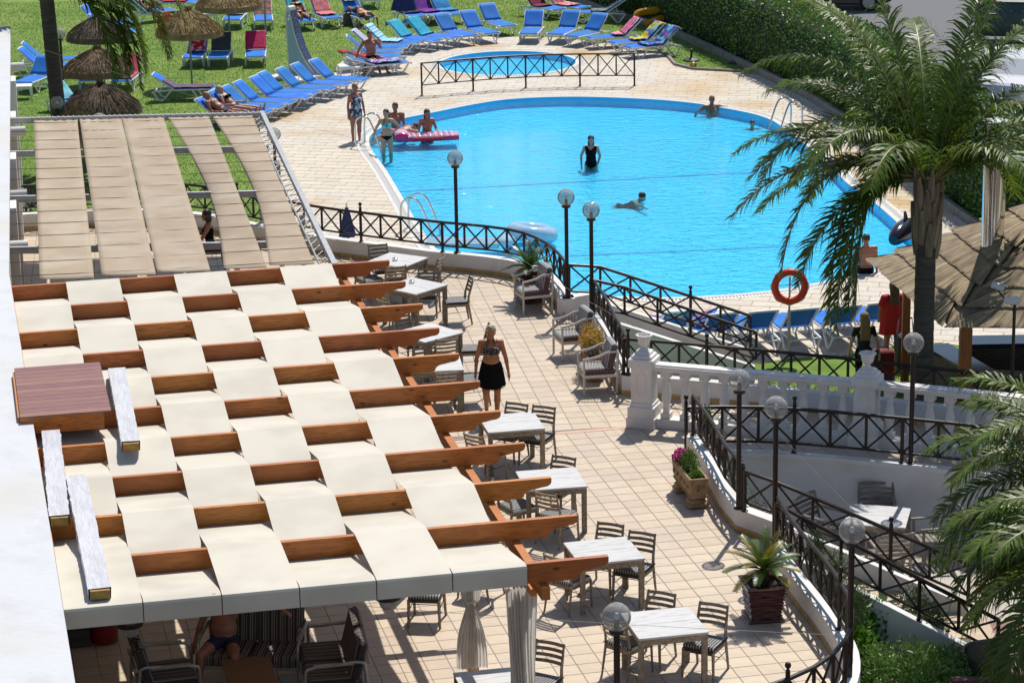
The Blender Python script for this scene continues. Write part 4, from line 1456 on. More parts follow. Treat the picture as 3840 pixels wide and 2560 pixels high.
o = thing('timber_screen', 'dark red timber rail on posts at the lower right edge', 'fence', (p0.x, p0.y, ZL))
darkred = M('dark_red_timber', (.12, .035, .025), (.08, .022, .017), scale=8, rough=.5)
MB().beam(p0, p1 + (p1 - p0) * .5, .14, .06).build('rail', darkred, o)
MB().beam(p0 - Vector((0, 0, .45)), p1 + (p1 - p0) * .5 - Vector((0, 0, .45)), .05, .06).build('rail', darkred, o)
for t in (.02, .5, 1.0):
    q = p0.lerp(p1, t); MB().box((q.x, q.y, (q.z + ZL) / 2 - .02), (.08, .08, q.z - ZL - .02)).build('post', darkred, o)

# ------------------------------------------------------------------ lounge group under the pergola
alu = M('brushed_aluminium', (.40, .38, .34), (.33, .31, .28), scale=12, rough=.4, metal=.7)
def sofa(label, loc, deg, W=.72):
    o = thing('lounge_sofa', label, 'sofa', loc, R(deg), 'aluminium lounge sofas with striped cushions')
    for s in (-1, 1):
        x = s * (W + .03)
        loop = catmull([(x, .36, 0), (x, .36, .50), (x, .28, .60), (x, 0, .62), (x, -.34, .64), (x, -.40, .5), (x, -.42, 0)], 5)
        MB().tube(loop, .022, 8).build('arm_frame', alu, o, smooth=True, world=False)
        MB().box((x, 0, .63), (.055, .5, .02)).build('arm_pad', alu, o, world=False)
    for y in (.33, -.38):
        MB().beam((-W - .03, y, .26), (W + .03, y, .26), .04, .05).build('rail', alu, o, world=False)
    MB().box((0, -.02, .275), (2 * W, .70, .02)).build('seat_panel', black_plastic, o, world=False)
    n = 2
    for k in range(n):
        x = -W + W * (2 * k + 1) / n
        MB().cbox((x, .03, .355), (2 * W / n - .008, .66, .14), .04).build('seat_cushion', sofa_mat, o, world=False)
        me = MB().cbox((0, 0, 0), (2 * W / n - .008, .15, .50), .045).mesh('back_cushion', sofa_mat)
        ob = bpy.data.objects.new('back_cushion', me); COL.objects.link(ob); ob.parent = o
        ob.location = (x, -.33, .64); ob.rotation_euler = (R(14), 0, 0)
    MB().beam((-W, -.44, .62), (W, -.44, .62), .03, .04).build('back_rail', alu, o, world=False)
    return o
SOF = sofa('two seat lounge sofa with striped cushions carrying the seated man', (-3.42, 32.2, .001), 174, .62)
SOFA_C, SOFA_RZ = Vector((-3.42, 32.2, 0)), R(174)
p = K(3, 1, 700, 1560, 0)
sofa('lounge sofa with striped cushions facing the white roof, in shade beside the curtain', (p.x, p.y - .25, .001), 98, .66)
p = K(3, 0, 1560, 1700, 0)
sofa('lounge armchair seen from its side next to the coffee table', (p.x, p.y - .1, .001), -75, .36)
ct = M('coffee_table_veneer', (.26, .135, .065), (.20, .10, .045), scale=5, rough=.45, stretch=(1, 8, 1))
a0, a1, a2 = K(3,0,2030,1335,.42), K(3,1,125,1290,.42), K(3,1,220,1568,.42)
d = (a1 - a0); rz = math.atan2(d.y, d.x)
o = thing('coffee_table', 'brown coffee table in front of the seated man', 'table', ((a0.x + a2.x) / 2, (a0.y + a2.y) / 2 - .05, .001), rz)
MB().cbox((0, 0, .405), (d.length, 1.0, .03), .005).build('top', ct, o, world=False)
for sx in (-1, 1):
    for sy in (-1, 1):
        MB().box((sx * (d.length / 2 - .05), sy * .44, .195), (.05, .05, .39)).build('leg', alu, o, world=False)
# red bin and stacked crates by the wall
p = K(3, 0, 960, 1180, 0)
o = thing('waste_bin', 'dark red round bin in shade under the pergola', 'bin', (p.x, p.y, .001))
MB().lathe([(.15, 0), (.19, .02), (.2, .5), (.205, .52), (.185, .52), (.18, .1), (0, .09)], 24).build('body', M('bin_red', (.22, .012, .012), rough=.35), o, smooth=True, world=False)
p = K(3, 0, 715, 1230, 0)
o = thing('crate_stack', 'dark stack of plastic crates by the white roof under the pergola', 'crates', (p.x - .05, p.y + .1, .001), PY)
crm = M('crate_dark', (.06, .045, .045), rough=.6)
for k in range(5):
    b = MB(); b.cbox((0, 0, .06 + k * .13), (.40, .34, .115), .012); b.box((0, 0, .125 + k * .13), (.36, .30, .02)); b.build('crate', crm, o, world=False)
# pendant lamps under the pergola
def pendant(label, px, z=2.05):
    p = K(*px, z)
    o = thing('pendant_lamp', label, 'lamp', (p.x, p.y, z), 0, 'pendant lamps under the pergola')
    MB().lathe([(.02, .03), (.155, .012), (.16, 0), (.15, -.008), (.02, .0)], 24).build('shade', black_plastic, o, smooth=True, world=False)
    MB().ball((0, 0, -.05), (.11, .11, .10), 18, 10).build('glass', globe_mat, o, smooth=True, angle=0, world=False)
    MB().lathe([(.02, 0), (.028, -.04), (.02, -.07), (0, -.075)], 10).build('bulb', bulb_mat, o, smooth=True, world=False)
    MB().tube([(0, 0, .02), (0, 0, PZ - BH - z - .02)], .006, 5).build('cable', black_plastic, o, world=False)
pendant('dark shaded pendant lamp under the pergola above the lounge', (3, 0, 1195, 1035), 1.9)
pendant('dark shaded pendant lamp under the pergola near the tied curtain', (3, 1, 1212, 785), 1.9)
# ------------------------------------------------------------------ sun loungers
SH = .36        # sling height
def lounger_profile(ang):
    """points (y,z) from the top of the backrest to the foot"""
    h = (-.22, SH)
    top = (h[0] - .76 * cos(ang), h[1] + .76 * sin(ang))
    return top, h, (.97, SH)
def make_lounger(ang, label):
    o = thing('sun_lounger', label, 'sun lounger', (0, 0, 0), 0, 'blue sun loungers with white resin frames')
    top, h, ft = lounger_profile(ang)
    W = .31
    for s in (-1, 1):
        x = s * W
        MB().tube(catmull([(x, .97, SH - .05), (x, .94, SH - .015), (x, .5, SH - .02), (x, -.25, SH - .03), (x, -.80, SH - .07), (x, -.84, SH - .11)], 4), .026, 6).build('side_rail', plastic_white, o, smooth=True, world=False)
        MB().tube(catmull([(x, .90, SH - .02), (x * 1.02, .74, .12), (x * 1.02, .66, .018), (x * 1.02, .56, .03), (x, .34, SH - .03)], 5), .027, 6).build('foot_leg', plastic_white, o, smooth=True, world=False)
        MB().tube(catmull([(x, -.82, SH - .10), (x * 1.02, -.70, .08), (x * 1.02, -.64, .018), (x * 1.02, -.54, .03), (x, -.28, SH - .03)], 5), .027, 6).build('head_leg', plastic_white, o, smooth=True, world=False)
    for y, z in ((.96, SH - .04), (.1, SH - .05), (-.80, SH - .09)):
        MB().beam((-W, y, z), (W, y, z), .035, .03).build('crossbar', plastic_white, o, world=False)
    # seat sling with a slight sag
    n, m = 8, 10
    vs = []
    for j in range(m + 1):
        y = h[1] * 0 + h[0] + (ft[1] * 0 + ft[0] - h[0]) * j / m
        for i in range(n + 1):
            u = i / n * 2 - 1
            z = SH + .012 - .02 * (1 - u * u) * sin(pi * j / m)
            if j == m:
                z -= .03
            vs.append((u * (W - .005), y, z))
    sl = MB().add(vs, [(j * (n + 1) + i, j * (n + 1) + i + 1, (j + 1) * (n + 1) + i + 1, (j + 1) * (n + 1) + i) for j in range(m) for i in range(n)]).build('seat_sling', sling_mat, o, smooth=True, angle=.5, world=False)
    sl.modifiers.new('t', 'SOLIDIFY').thickness = .012
    d = Vector((0, top[0] - h[0], top[1] - h[1]))
    nr = Vector((0, d.z, -d.y)).normalized()
    if nr.z < 0:
        nr = -nr
    fr = MB()
    hv, tv = Vector((0, *h)), Vector((0, *top))
    loop = catmull([hv + Vector((W - .02, 0, 0)), hv.lerp(tv, .5) + Vector((W - .01, 0, 0)), tv + Vector((W - .015, 0, 0)) - d * .06, tv + Vector((W - .07, 0, 0)), tv + Vector((-W + .07, 0, 0)), tv + Vector((-W + .015, 0, 0)) - d * .06, hv.lerp(tv, .5) + Vector((-W + .01, 0, 0)), hv + Vector((-W + .02, 0, 0))], 4)
    fr.tube(loop, .024, 6)
    bk = fr.build('backrest_frame', plastic_white, o, smooth=True, world=False)
    vs = []
    m = 6
    for j in range(m + 1):
        for i in range(n + 1):
            u = i / n * 2 - 1
            t = j / m
            p = hv.lerp(tv, .02 + t * .96) + nr * (.026 - .015 * (1 - u * u) * sin(pi * t)) + Vector((u * (W - .015 - .02 * (t > .9)), 0, 0))
            vs.append(p)
    bs = MB().add(vs, [(j * (n + 1) + i, j * (n + 1) + i + 1, (j + 1) * (n + 1) + i + 1, (j + 1) * (n + 1) + i) for j in range(m) for i in range(n)]).build('back_sling', sling_mat, bk, smooth=True, angle=.5, world=False)
    bs.modifiers.new('t', 'SOLIDIFY').thickness = .012
    if ang > .15:
        for s in (-1, 1):
            q = hv.lerp(tv, .45) - nr * .02
            MB().tube([q + Vector((s * (W - .06), 0, 0)), (s * (W - .05), -.62, SH - .07)], .014, 5).build('back_strut', plastic_white, o, world=False)
    return o
ANG = {'up': R(43), 'mid': R(33), 'low': R(17)}
PROTO, USED = {}, {}
for k_ in ANG:
    PROTO[k_] = kids(make_lounger(ANG[k_], 'x')); USED[k_] = False
LOG = {}
def lounger(key, label, F, B=None, deg=None, v='up', z=ZP):
    f = K(*F, z + SH)
    if B is not None:
        d = f - K(*B, z + SH)
        rz = math.atan2(-d.x, d.y)
    else:
        rz = R(deg)
    d = Vector((-sin(rz), cos(rz), 0))
    c = f - d * .95
    loc = (c.x, c.y, z + .001)
    LOG[key] = (loc, rz, v)
    if not USED[v]:
        USED[v] = True
        o = PROTO[v]
        o.location = loc; o.rotation_euler = (0, 0, rz); o['label'] = label
    else:
        o = copy_tree(PROTO[v], None, loc, rz, label)
    return o
# --- lawn on the left
lounger('A', 'empty blue lounger on the lawn behind the palm trunk, further of two side by side', (0,0,715,530), (0,0,330,540))
lounger('B', 'empty blue lounger on the lawn behind the palm trunk, nearer of two side by side', (0,0,685,592), (0,0,270,592))
lounger('C', 'blue lounger close to the white building with a low table at its foot', (0,0,215,755), deg=165)
lounger('t2l', 'blue lounger with a dark towel under the brown thatched parasol', (0,0,815,737), deg=182)
lounger('t2r', 'blue lounger with a coral pink towel under the brown thatched parasol', (0,0,1108,742), deg=176)
lounger('t3a', 'blue lounger with a turquoise towel behind the dark thatched parasol', (0,0,800,960), deg=-140, v='mid')
lounger('t3b', 'blue lounger with bare legs on it under the dark thatched parasol', (0,0,1235,1012), (0,0,960,1012), v='mid')
lounger('t5a', 'blue lounger with a red and white towel under the straw parasol', (0,0,1763,527), deg=178)
lounger('t5b', 'blue lounger with a charcoal towel beside the straw parasol pole', (0,0,1995,530), deg=180)
lounger('t5c', 'blue lounger with a magenta towel on the open lawn', (0,0,2345,517), deg=184)
lounger('str', 'blue lounger with a striped towel along it in the shade of the straw parasol', (0,0,1965,800), (0,0,1570,805), v='mid')
lounger('rain', 'blue lounger with a rainbow towel under the highest straw parasol', (0,0,2125,180), deg=178)
lounger('p6', 'blue lounger with a patterned towel next to the rainbow towel lounger', (0,1,70,185), deg=186)
lounger('top1', 'blue lounger with a reclining sunbather by an orange bag', (0,0,1600,82), (0,0,1430,100))
lounger('top2', 'blue lounger with a red towel at the top of the lawn', (0,0,1800,14), (0,0,1560,14), v='mid')
lounger('t1a', 'blue lounger behind the thatched parasol shaded by palm fronds, further one', (0,0,1190,205), (0,0,900,195))
lounger('t1b', 'blue lounger beside the thatched parasol shaded by palm fronds, nearer one', (0,0,1275,283), (0,0,990,275))
# --- row along the deck
row = [(1000,730),(835,770),(700,812),(543,850),(473,890),(327,935),(222,980),(112,1022)]
ordn = ['first', 'second', 'third', 'fourth', 'fifth', 'sixth', 'seventh', 'eighth']
for i, (x, y) in enumerate(row):
    dx = -390 + 10 * i
    lounger('row%d' % i, ('empty blue lounger, %s of the poolside row counted from the shower' % ordn[i]) if i < 7 else 'blue lounger with a reclining woman in the poolside row next to the awning', (0, 1, x, y), (0, 1, x + dx, y - 22 + i))
lounger('row8', 'blue lounger with a bald man reclining in the poolside row next to the awning', (0,1,10,1068), (0,1,-300,1050), v='mid')
# --- left of the paddling pool
lounger('g1', 'blue lounger with a purple towel next to the leopard print bag', (0,1,1390,558), (0,1,1000,590), v='low')
lounger('g2', 'blue lounger with a red towel carrying the sitting man', (0,1,1330,505), (0,1,985,530), v='low')
lounger('g3', 'plain blue lounger directly behind the sitting man', (0,1,1335,465), (0,1,975,475))
lounger('g4', 'blue lounger with a pale patterned towel behind the sitting man', (0,1,1385,425), (0,1,1040,425))
lounger('g5', 'blue lounger with an aqua striped towel beside the paddling pool', (0,1,1488,388), (0,1,1150,378))
lounger('g6', 'blue lounger with a turquoise towel beside the closed navy parasol', (0,1,1660,368), (0,1,1390,345))
lounger('g7', 'blue lounger with a turquoise towel, away from the navy parasol', (0,1,1822,342), (0,1,1560,318))
lounger('g8', 'empty pale blue lounger next to the turquoise towels', (0,1,1965,325), (0,1,1790,287))
lounger('g9', 'empty blue lounger second from the turquoise towels at the paddling pool', (0,1,2165,303), (0,1,2010,260))
lounger('g10', 'empty blue lounger on the grass edge behind the paddling pool', (0,1,2318,236), (0,1,2170,190))
lounger('g11', 'blue lounger with a navy emblem towel', (0,1,1490,150), deg=200)
lounger('g12', 'blue lounger with a purple towel', (0,1,1690,135), deg=208)
lounger('g13', 'blue lounger with a plain azure towel next to the purple towel', (0,1,1860,128), deg=208)
lounger('h1', 'blue lounger with a coral dotted towel on the upper lawn', (0,1,715,165), deg=202)
lounger('h2', 'blue lounger with a man lying face down over its foot end', (0,1,1015,160), deg=204)
lounger('h3', 'blue lounger with a sunbathing woman behind the shower', (0,1,475,190), deg=200)
lounger('t4', 'blue lounger at the very top of the lawn, only its legs in sight', (0,1,1060,-5), deg=190)
# --- right of the paddling pool
lounger('k1', 'empty blue lounger in the middle behind the paddling pool', (0,2,150,308), deg=172)
lounger('k2', 'empty darker blue lounger behind the paddling pool, next to the hedge side', (0,2,400,312), deg=160)
lounger('k3', 'empty blue lounger turned towards the paddling pool beside the pink towel', (0,2,545,333), (0,2,740,285))
lounger('k4', 'blue lounger with a pink and white towel', (0,2,705,345), (0,2,960,328))
lounger('k5', 'blue lounger with a yellow cartoon coloured towel', (0,2,920,390), (0,2,1180,368))
lounger('k6', 'blue lounger with a blue patterned towel next to the grass strip', (0,2,1060,432), (0,2,1330,405))
lounger('k7', 'blue lounger with a dark red towel in front of the hedge', (0,2,430,85), (0,2,240,50))
lounger('k8', 'blue lounger with a red floral towel in front of the hedge', (0,2,660,68), (0,2,450,40))
lounger('k9', 'blue lounger with a grey striped towel at the foot of the hedge', (0,2,560,110), (0,2,830,105), v='mid')
# --- near edge of the pool, seen from behind
for i, (x, y, c_, lab) in enumerate(((1130, 1330, 2, 'blue lounger with a red and blue towel beside the pool steps'), (1240, 1310, 2, 'blue lounger seen from behind with a pale towel over its top, beside the pool steps'),
        (1640, 1330, 2, 'blue lounger seen from behind, second from the pool steps'), (1990, 1310, 2, 'blue lounger seen from behind on the steps side of the life ring'),
        (0, 1290, 3, 'blue lounger seen from behind on the bar side of the life ring'), (380, 1265, 3, 'blue lounger seen from behind next to the long haired girl'), (700, 1235, 3, 'blue lounger seen from behind next to the woman in red'))):
    if i == 0:
        lounger('n0', lab, (1, 2, 1020, 1370), deg=75, v='low')
    else:
        lounger('n%d' % i, lab, (1, c_, x + 60, y + 15), deg=14)
# ------------------------------------------------------------------ towels
TM = {}
def tm(name, *a, **k):
    if name not in TM:
        TM[name] = M('towel_' + name, *a, **k)
    return TM[name]
def TW(c, c2=None, **k): return dict(c=c, c2=c2, k=k)
def towel(key, label, mat, s0=0.0, s1=.8, w=.6, xo=0.0, seed=0, crump=.012, group='towels on loungers'):
    loc, rz, v = LOG[key]
    top, h, ft = lounger_profile(ANG[v])
    tv, hv, fv = Vector((0, *top)), Vector((0, *h)), Vector((0, *ft))
    def P(s):
        if s < 0:
            return tv + Vector((0, -.03, s * .9)), Vector((0, -1, .2)).normalized()
        if s < .76:
            d = (hv - tv).normalized(); n_ = Vector((0, -d.z, d.y)); n_ = n_ if n_.z > 0 else -n_
            return tv + d * s, n_
        return hv + (fv - hv).normalized() * (s - .76), Vector((0, 0, 1))
    n, m = 14, 22
    vs = []
    for j in range(m + 1):
        s = s0 + (s1 - s0) * j / m
        p, nn = P(s)
        for i in range(n + 1):
            u = i / n * 2 - 1
            x = u * w / 2 + xo + .02 * noise.noise(Vector((s * 4, seed, u)))
            q = p + nn * (.045 + crump * (1 + noise.noise(Vector((u * 2.5 + seed, s * 5, seed)))) + crump * .8 * noise.noise(Vector((u * 7, s * 9 + seed, 1.7)))) + Vector((x, 0, 0))
            ov = abs(x) - .32
            if ov > 0:
                q = p + nn * .04 + Vector((math.copysign(.335, x), 0, -ov))
            vs.append(q)
    ob = MB().add(vs, [(j * (n + 1) + i, j * (n + 1) + i + 1, (j + 1) * (n + 1) + i + 1, (j + 1) * (n + 1) + i) for j in range(m) for i in range(n)]).build('towel', mat, smooth=True, angle=0)
    ob.modifiers.new('t', 'SOLIDIFY').thickness = .008
    ob.location = loc; ob.rotation_euler = (0, 0, rz)
    tag(ob, label, 'towel', group)
    return ob
def tmat(name, c1, c2=None, **k):
    k.setdefault('rough', .95); k.setdefault('bump', .4); k.setdefault('bscale', 120)
    return M('towel_' + name, c1, c2, **k)
tw_navy = tmat('navy', (.02, .025, .07))
towel('t2r', 'coral pink towel on the lounger under the brown thatched parasol', tmat('coral', (.62, .11, .16), (.52, .08, .13), scale=4), -.15, 1.75, .62, seed=1)
towel('t2l', 'dark towel on the lounger under the brown thatched parasol', tmat('plum', (.05, .03, .06)), -.1, 1.5, .6, seed=2)
towel('t3a', 'turquoise towel on the lounger behind the dark thatched parasol', tmat('turq0', (.12, .42, .55), (.3, .6, .68), scale=3), -.1, .9, .6, seed=3)
towel('t5a', 'crumpled red and white towel on the lounger under the straw parasol', tmat('redwhite', (.55, .01, .015), (.65, .6, .6), scale=5, lo=.5, hi=.54), .3, 1.2, .55, seed=4, crump=.05)
towel('t5b', 'charcoal towel on the lounger beside the straw parasol pole', tmat('charcoal', (.05, .048, .05), (.065, .06, .06), scale=4), -.1, .85, .62, seed=5)
towel('t5c', 'magenta towel on the open lawn lounger', tmat('magenta', (.52, .02, .10), (.45, .015, .08), scale=4), -.1, .85, .66, seed=6)
towel('str', 'long navy, red and white striped towel', stripes('towel_navy_stripe', [(0, (.03, .03, .09)), (.35, (.4, .4, .45)), (.45, (.03, .03, .09)), (.7, (.3, .02, .04)), (.85, (.06, .06, .14))], 0, 7), .35, 1.9, .58, seed=7)
towel('rain', 'rainbow towel under the highest straw parasol', tmat('rainbow', (.05, .35, .55), (.75, .45, .04), scale=2.2, lo=.4, hi=.6, c3=(.6, .08, .05), s3=2), -.1, 1.1, .6, seed=8)
towel('p6', 'brown patterned towel next to the rainbow towel', tmat('brownpat', (.30, .10, .06), (.45, .25, .22), scale=12, lo=.45, hi=.55), -.1, .8, .6, seed=9)
towel('top2', 'red towel at the top of the lawn', tmat('red2', (.35, .02, .03)), .2, 1.6, .6, seed=10)
towel('g1', 'crumpled purple flowered towel next to the leopard print bag', tmat('purple_flower', (.10, .05, .35), (.75, .5, .6), scale=9, lo=.48, hi=.56, c3=(.1, .45, .5), s3=3), .55, 1.7, .6, seed=11, crump=.03)
towel('g2', 'red and navy towel under the sitting man', tmat('rednavy', (.48, .02, .015), (.03, .03, .09), scale=3, lo=.52, hi=.56), -.05, 1.0, .64, seed=12)
towel('g4', 'pale pink flowered towel behind the sitting man', tmat('paleflower', (.55, .42, .48), (.30, .45, .55), scale=10, lo=.45, hi=.55), -.05, .7, .6, seed=13)
towel('g5', 'aqua striped towel beside the paddling pool', stripes('towel_aqua', [(0, (.10, .42, .58)), (.4, (.55, .65, .70)), (.55, (.16, .50, .66)), (.8, (.62, .68, .7))], 1, 6), -.12, 1.35, .62, seed=14)
towel('g6', 'turquoise towel on the lounger by the navy parasol', tmat('turq1', (.03, .42, .56), (.02, .36, .50), scale=3), -.18, .72, .66, seed=15)
towel('g7', 'turquoise towel draped askew, away from the navy parasol', tmat('turq2', (.025, .40, .54), (.02, .34, .48), scale=3), -.18, .9, .7, seed=16, crump=.02)
o = towel('g11', 'navy towel with a white bird emblem and a pink border', tw_navy, -.15, 1.35, .72, seed=17)
eb = MB()
loc, rz, v = LOG['g11']
top, h, ft = lounger_profile(ANG[v]); tv, hv = Vector((0, *top)), Vector((0, *h)); dd = (hv - tv).normalized(); nn = Vector((0, -dd.z, dd.y)); nn = nn if nn.z > 0 else -nn
c0 = tv + dd * .5 + nn * .085
circ = [(.075 * cos(a), .075 * sin(a)) for a in [2 * pi * k / 14 for k in range(14)]]
bird = [(-.02, .075), (.03, .075), (.02, .16), (.07, .22), (.16, .30), (.10, .32), (.03, .29), (-.01, .36), (.03, .44), (-.03, .47), (-.09, .43), (-.13, .44), (-.08, .40), (-.10, .30), (-.06, .20)]
for poly in (circ, bird):
    eb.slab(poly, c0, (1, 0, 0), -dd, nn, .004)
eb.build('emblem', M('emblem_white', (.75, .75, .76), rough=.9), o, world=False)
towel('g12', 'purple towel with a magenta edge', tmat('purple', (.14, .02, .24), (.35, .02, .16), scale=2.0, lo=.55, hi=.62), -.15, 1.45, .74, seed=18)
towel('g13', 'azure blue towel next to the purple towel', tmat('azure', (.02, .19, .48), (.04, .30, .55), scale=3), -.15, 1.3, .7, seed=19)
towel('h1', 'coral dotted towel on the upper lawn lounger', tmat('coraldot', (.58, .15, .16), (.68, .35, .36), scale=26, lo=.55, hi=.6), -.15, 1.4, .58, seed=20, crump=.02)
towel('h2', 'grey and lime shirt and towel on the head of the prone man lounger', tmat('greylime', (.25, .26, .27), (.5, .52, .38), scale=5, lo=.45, hi=.6), -.1, .3, .5, seed=21, crump=.05)
towel('h3', 'turquoise towel behind the head of the sunbathing woman', tmat('turq3', (.05, .42, .48)), -.1, .6, .6, seed=22)
towel('k4', 'pink and white striped towel', stripes('towel_pinkwhite', [(0, (.68, .06, .18)), (.45, (.70, .45, .5)), (.62, (.66, .08, .2)), (.85, (.72, .6, .62))], 0, 5), -.1, 1.1, .56, seed=23, crump=.035)
towel('k5', 'yellow, blue and green towel', tmat('cartoon', (.62, .48, .02), (.03, .10, .42), scale=3.2, lo=.47, hi=.53, c3=(.15, .5, .42), s3=2.5), -.1, 1.25, .56, seed=24, crump=.03)
towel('k6', 'blue and aqua patterned towel near the grass strip', tmat('bluepat', (.02, .06, .32), (.12, .48, .62), scale=4, lo=.5, hi=.56, c3=(.3, .1, .3), s3=3), -.12, 1.4, .66, seed=25, crump=.03)
towel('k7', 'dark red towel in front of the hedge', tmat('darkred', (.22, .015, .03), (.12, .02, .06), scale=5), -.12, 1.2, .66, seed=26)
towel('k8', 'red and white floral towel in front of the hedge', tmat('redfloral', (.50, .08, .09), (.6, .5, .5), scale=7, lo=.48, hi=.56), -.12, 1.5, .62, seed=27)
towel('k9', 'grey green striped towel at the foot of the hedge', stripes('towel_greygreen', [(0, (.08, .16, .18)), (.5, (.20, .27, .29)), (.7, (.05, .09, .12))], 0, 8), -.1, 1.3, .6, seed=28, crump=.02)
towel('n0', 'red and blue striped towel beside the pool steps', stripes('towel_redblue', [(0, (.03, .07, .35)), (.4, (.55, .05, .06)), (.6, (.6, .5, .5)), (.7, (.03, .07, .35))], 0, 6), .1, 1.5, .6, seed=29)
towel('n1', 'pale aqua towel over the top of a lounger beside the pool steps', tmat('paleaqua', (.40, .58, .62), (.08, .28, .5), scale=4, lo=.5, hi=.6), -.12, .7, .6, seed=30, crump=.02)
# ------------------------------------------------------------------ low white tables
def low_table(label, p, rz):
    o = thing('low_table', label, 'table', p, rz, 'low white resin tables')
    MB().cbox((0, 0, .375), (.48, .48, .04), .015).build('top', plastic_white, o, world=False)
    for sx in (-1, 1):
        MB().box((sx * .222, 0, .325), (.02, .44, .06)).build('apron', plastic_white, o, world=False)
        MB().box((0, sx * .222, .325), (.44, .02, .06)).build('apron', plastic_white, o, world=False)
        for sy in (-1, 1):
            MB().tube([(sx * .20, sy * .20, .36), (sx * .225, sy * .225, 0)], [.035, .025], 6).build('leg', plastic_white, o, world=False)
p = K(0,0,225,900,ZP); low_table('low white table at the foot of the lounger by the white building', (p.x, p.y, ZP), .1)
p = K(0,0,1925,220,ZP); low_table('low white table on the lawn between the straw parasols', (p.x, p.y, ZP), .3)
p = K(0,1,830,715,ZP); low_table('low white table on the deck between the lounger row and the leopard print bag', (p.x, p.y, ZP), .25)
# ------------------------------------------------------------------ thatch parasols
straw_light = M('straw_thatch', (.42, .30, .14), (.27, .18, .075), scale=5, rough=.95, isl=.35, lo=.35, hi=.7)
straw_dark = M('weathered_thatch', (.12, .09, .065), (.19, .14, .10), scale=5, rough=.95, isl=.4, lo=.35, hi=.7)
straw_mid = M('brown_thatch', (.25, .17, .10), (.15, .10, .06), scale=5, rough=.95, isl=.4, lo=.35, hi=.7)
pole_mat = M('grey_pole', (.34, .32, .30), (.25, .23, .21), scale=6, rough=.6)
def strands(b, n, f, w=.012, jit=.02):
    """thin straw blades; f(u) -> (root, tip) points"""
    for _ in range(n):
        p, q = f()
        d = (q - p)
        s = d.cross(Vector((random.gauss(0, 1), random.gauss(0, 1), random.gauss(0, 1)))).normalized() * w * random.uniform(.5, 1.3)
        m = (p + q) / 2 + Vector((random.gauss(0, jit), random.gauss(0, jit), abs(random.gauss(0, jit))))
        b.add([p - s, p + s, m + s, m - s, q], [(0, 1, 2, 3), (3, 2, 4)])
def thatch_parasol(label, base, h, rad, drop, mat, pole=True, droop=.18, tuft=True):
    o = thing('thatched_parasol', label, 'parasol', base, 0, 'thatched parasols on the lawn')
    if pole:
        MB().tube([(0, 0, 0), (0, 0, h - .05)], .03, 8).build('pole', pole_mat, o, smooth=True, world=False)
    prof = [(.02, h), (.10, h - .05), (rad * .4, h - drop * .26), (rad * .75, h - drop * .66), (rad * .98, h - drop), (rad, h - drop - droop), (rad * .9, h - drop - droop * .9), (.05, h - .12)]
    MB().lathe(prof, 28).build('thatch_core', mat, o, smooth=True, world=False)
    b = MB()
    def f():
        a = random.uniform(0, 2 * pi)
        t = math.sqrt(random.random())
        r0 = rad * t * .96
        z = lambda r: h - drop * (r / rad) ** 1.45 + .02
        r1 = min(rad * 1.04, r0 + rad * random.uniform(.15, .35))
        a2 = a + random.gauss(0, .06)
        z1 = z(min(r1, rad)) + random.uniform(-.01, .035)
        if r0 > rad * .72:
            return Vector((r0 * cos(a), r0 * sin(a), z(r0))), Vector((rad * random.uniform(.98, 1.06) * cos(a2), rad * random.uniform(.98, 1.06) * sin(a2), h - drop - random.uniform(.0, droop * 1.45)))
        return Vector((r0 * cos(a), r0 * sin(a), z(r0))), Vector((r1 * cos(a2), r1 * sin(a2), z1))
    strands(b, 3200, f, .008, .008)
    if tuft:
        def g():
            a = random.uniform(0, 2 * pi)
            return Vector((.05 * cos(a), .05 * sin(a), h - .08)), Vector((random.uniform(.04, .14) * cos(a), random.uniform(.04, .14) * sin(a), h + random.uniform(.0, .16)))
        strands(b, 200, g, .012, .02)
    ob = b.build('straw', mat, o, world=False); ob['kind'] = 'stuff'
    return o
def par_at(label, apex_px, h, rad, drop, mat, **k):
    p = K(*apex_px, ZP + h)
    return thatch_parasol(label, (p.x, p.y, ZP), h, rad, drop, mat, **k)
thatch_kw = [
    ('straw coloured parasol standing in front of three towelled loungers', (0,0,1730,90), 2.35, 1.02, .62, straw_light),
    ('straw coloured parasol cut by the top of the picture above the rainbow towel', (0,0,2090,-120), 2.3, 1.05, .55, straw_light),
    ('weathered grey parasol half hidden by palm fronds, furthest from the awning', (0,0,905,150), 2.1, 1.0, .55, straw_dark),
    ('brown parasol with a coral towel lounger under it', (0,0,890,450), 2.0, 1.02, .55, straw_mid),
    ('dark weathered parasol right behind the awning', (0,0,920,775), 2.0, 1.06, .60, straw_dark),
    ('pale straw parasol of which only the tip rises behind the awning', (0,0,690,1000), 1.9, 1.0, .7, straw_light)]
for a in thatch_kw:
    par_at(*a)
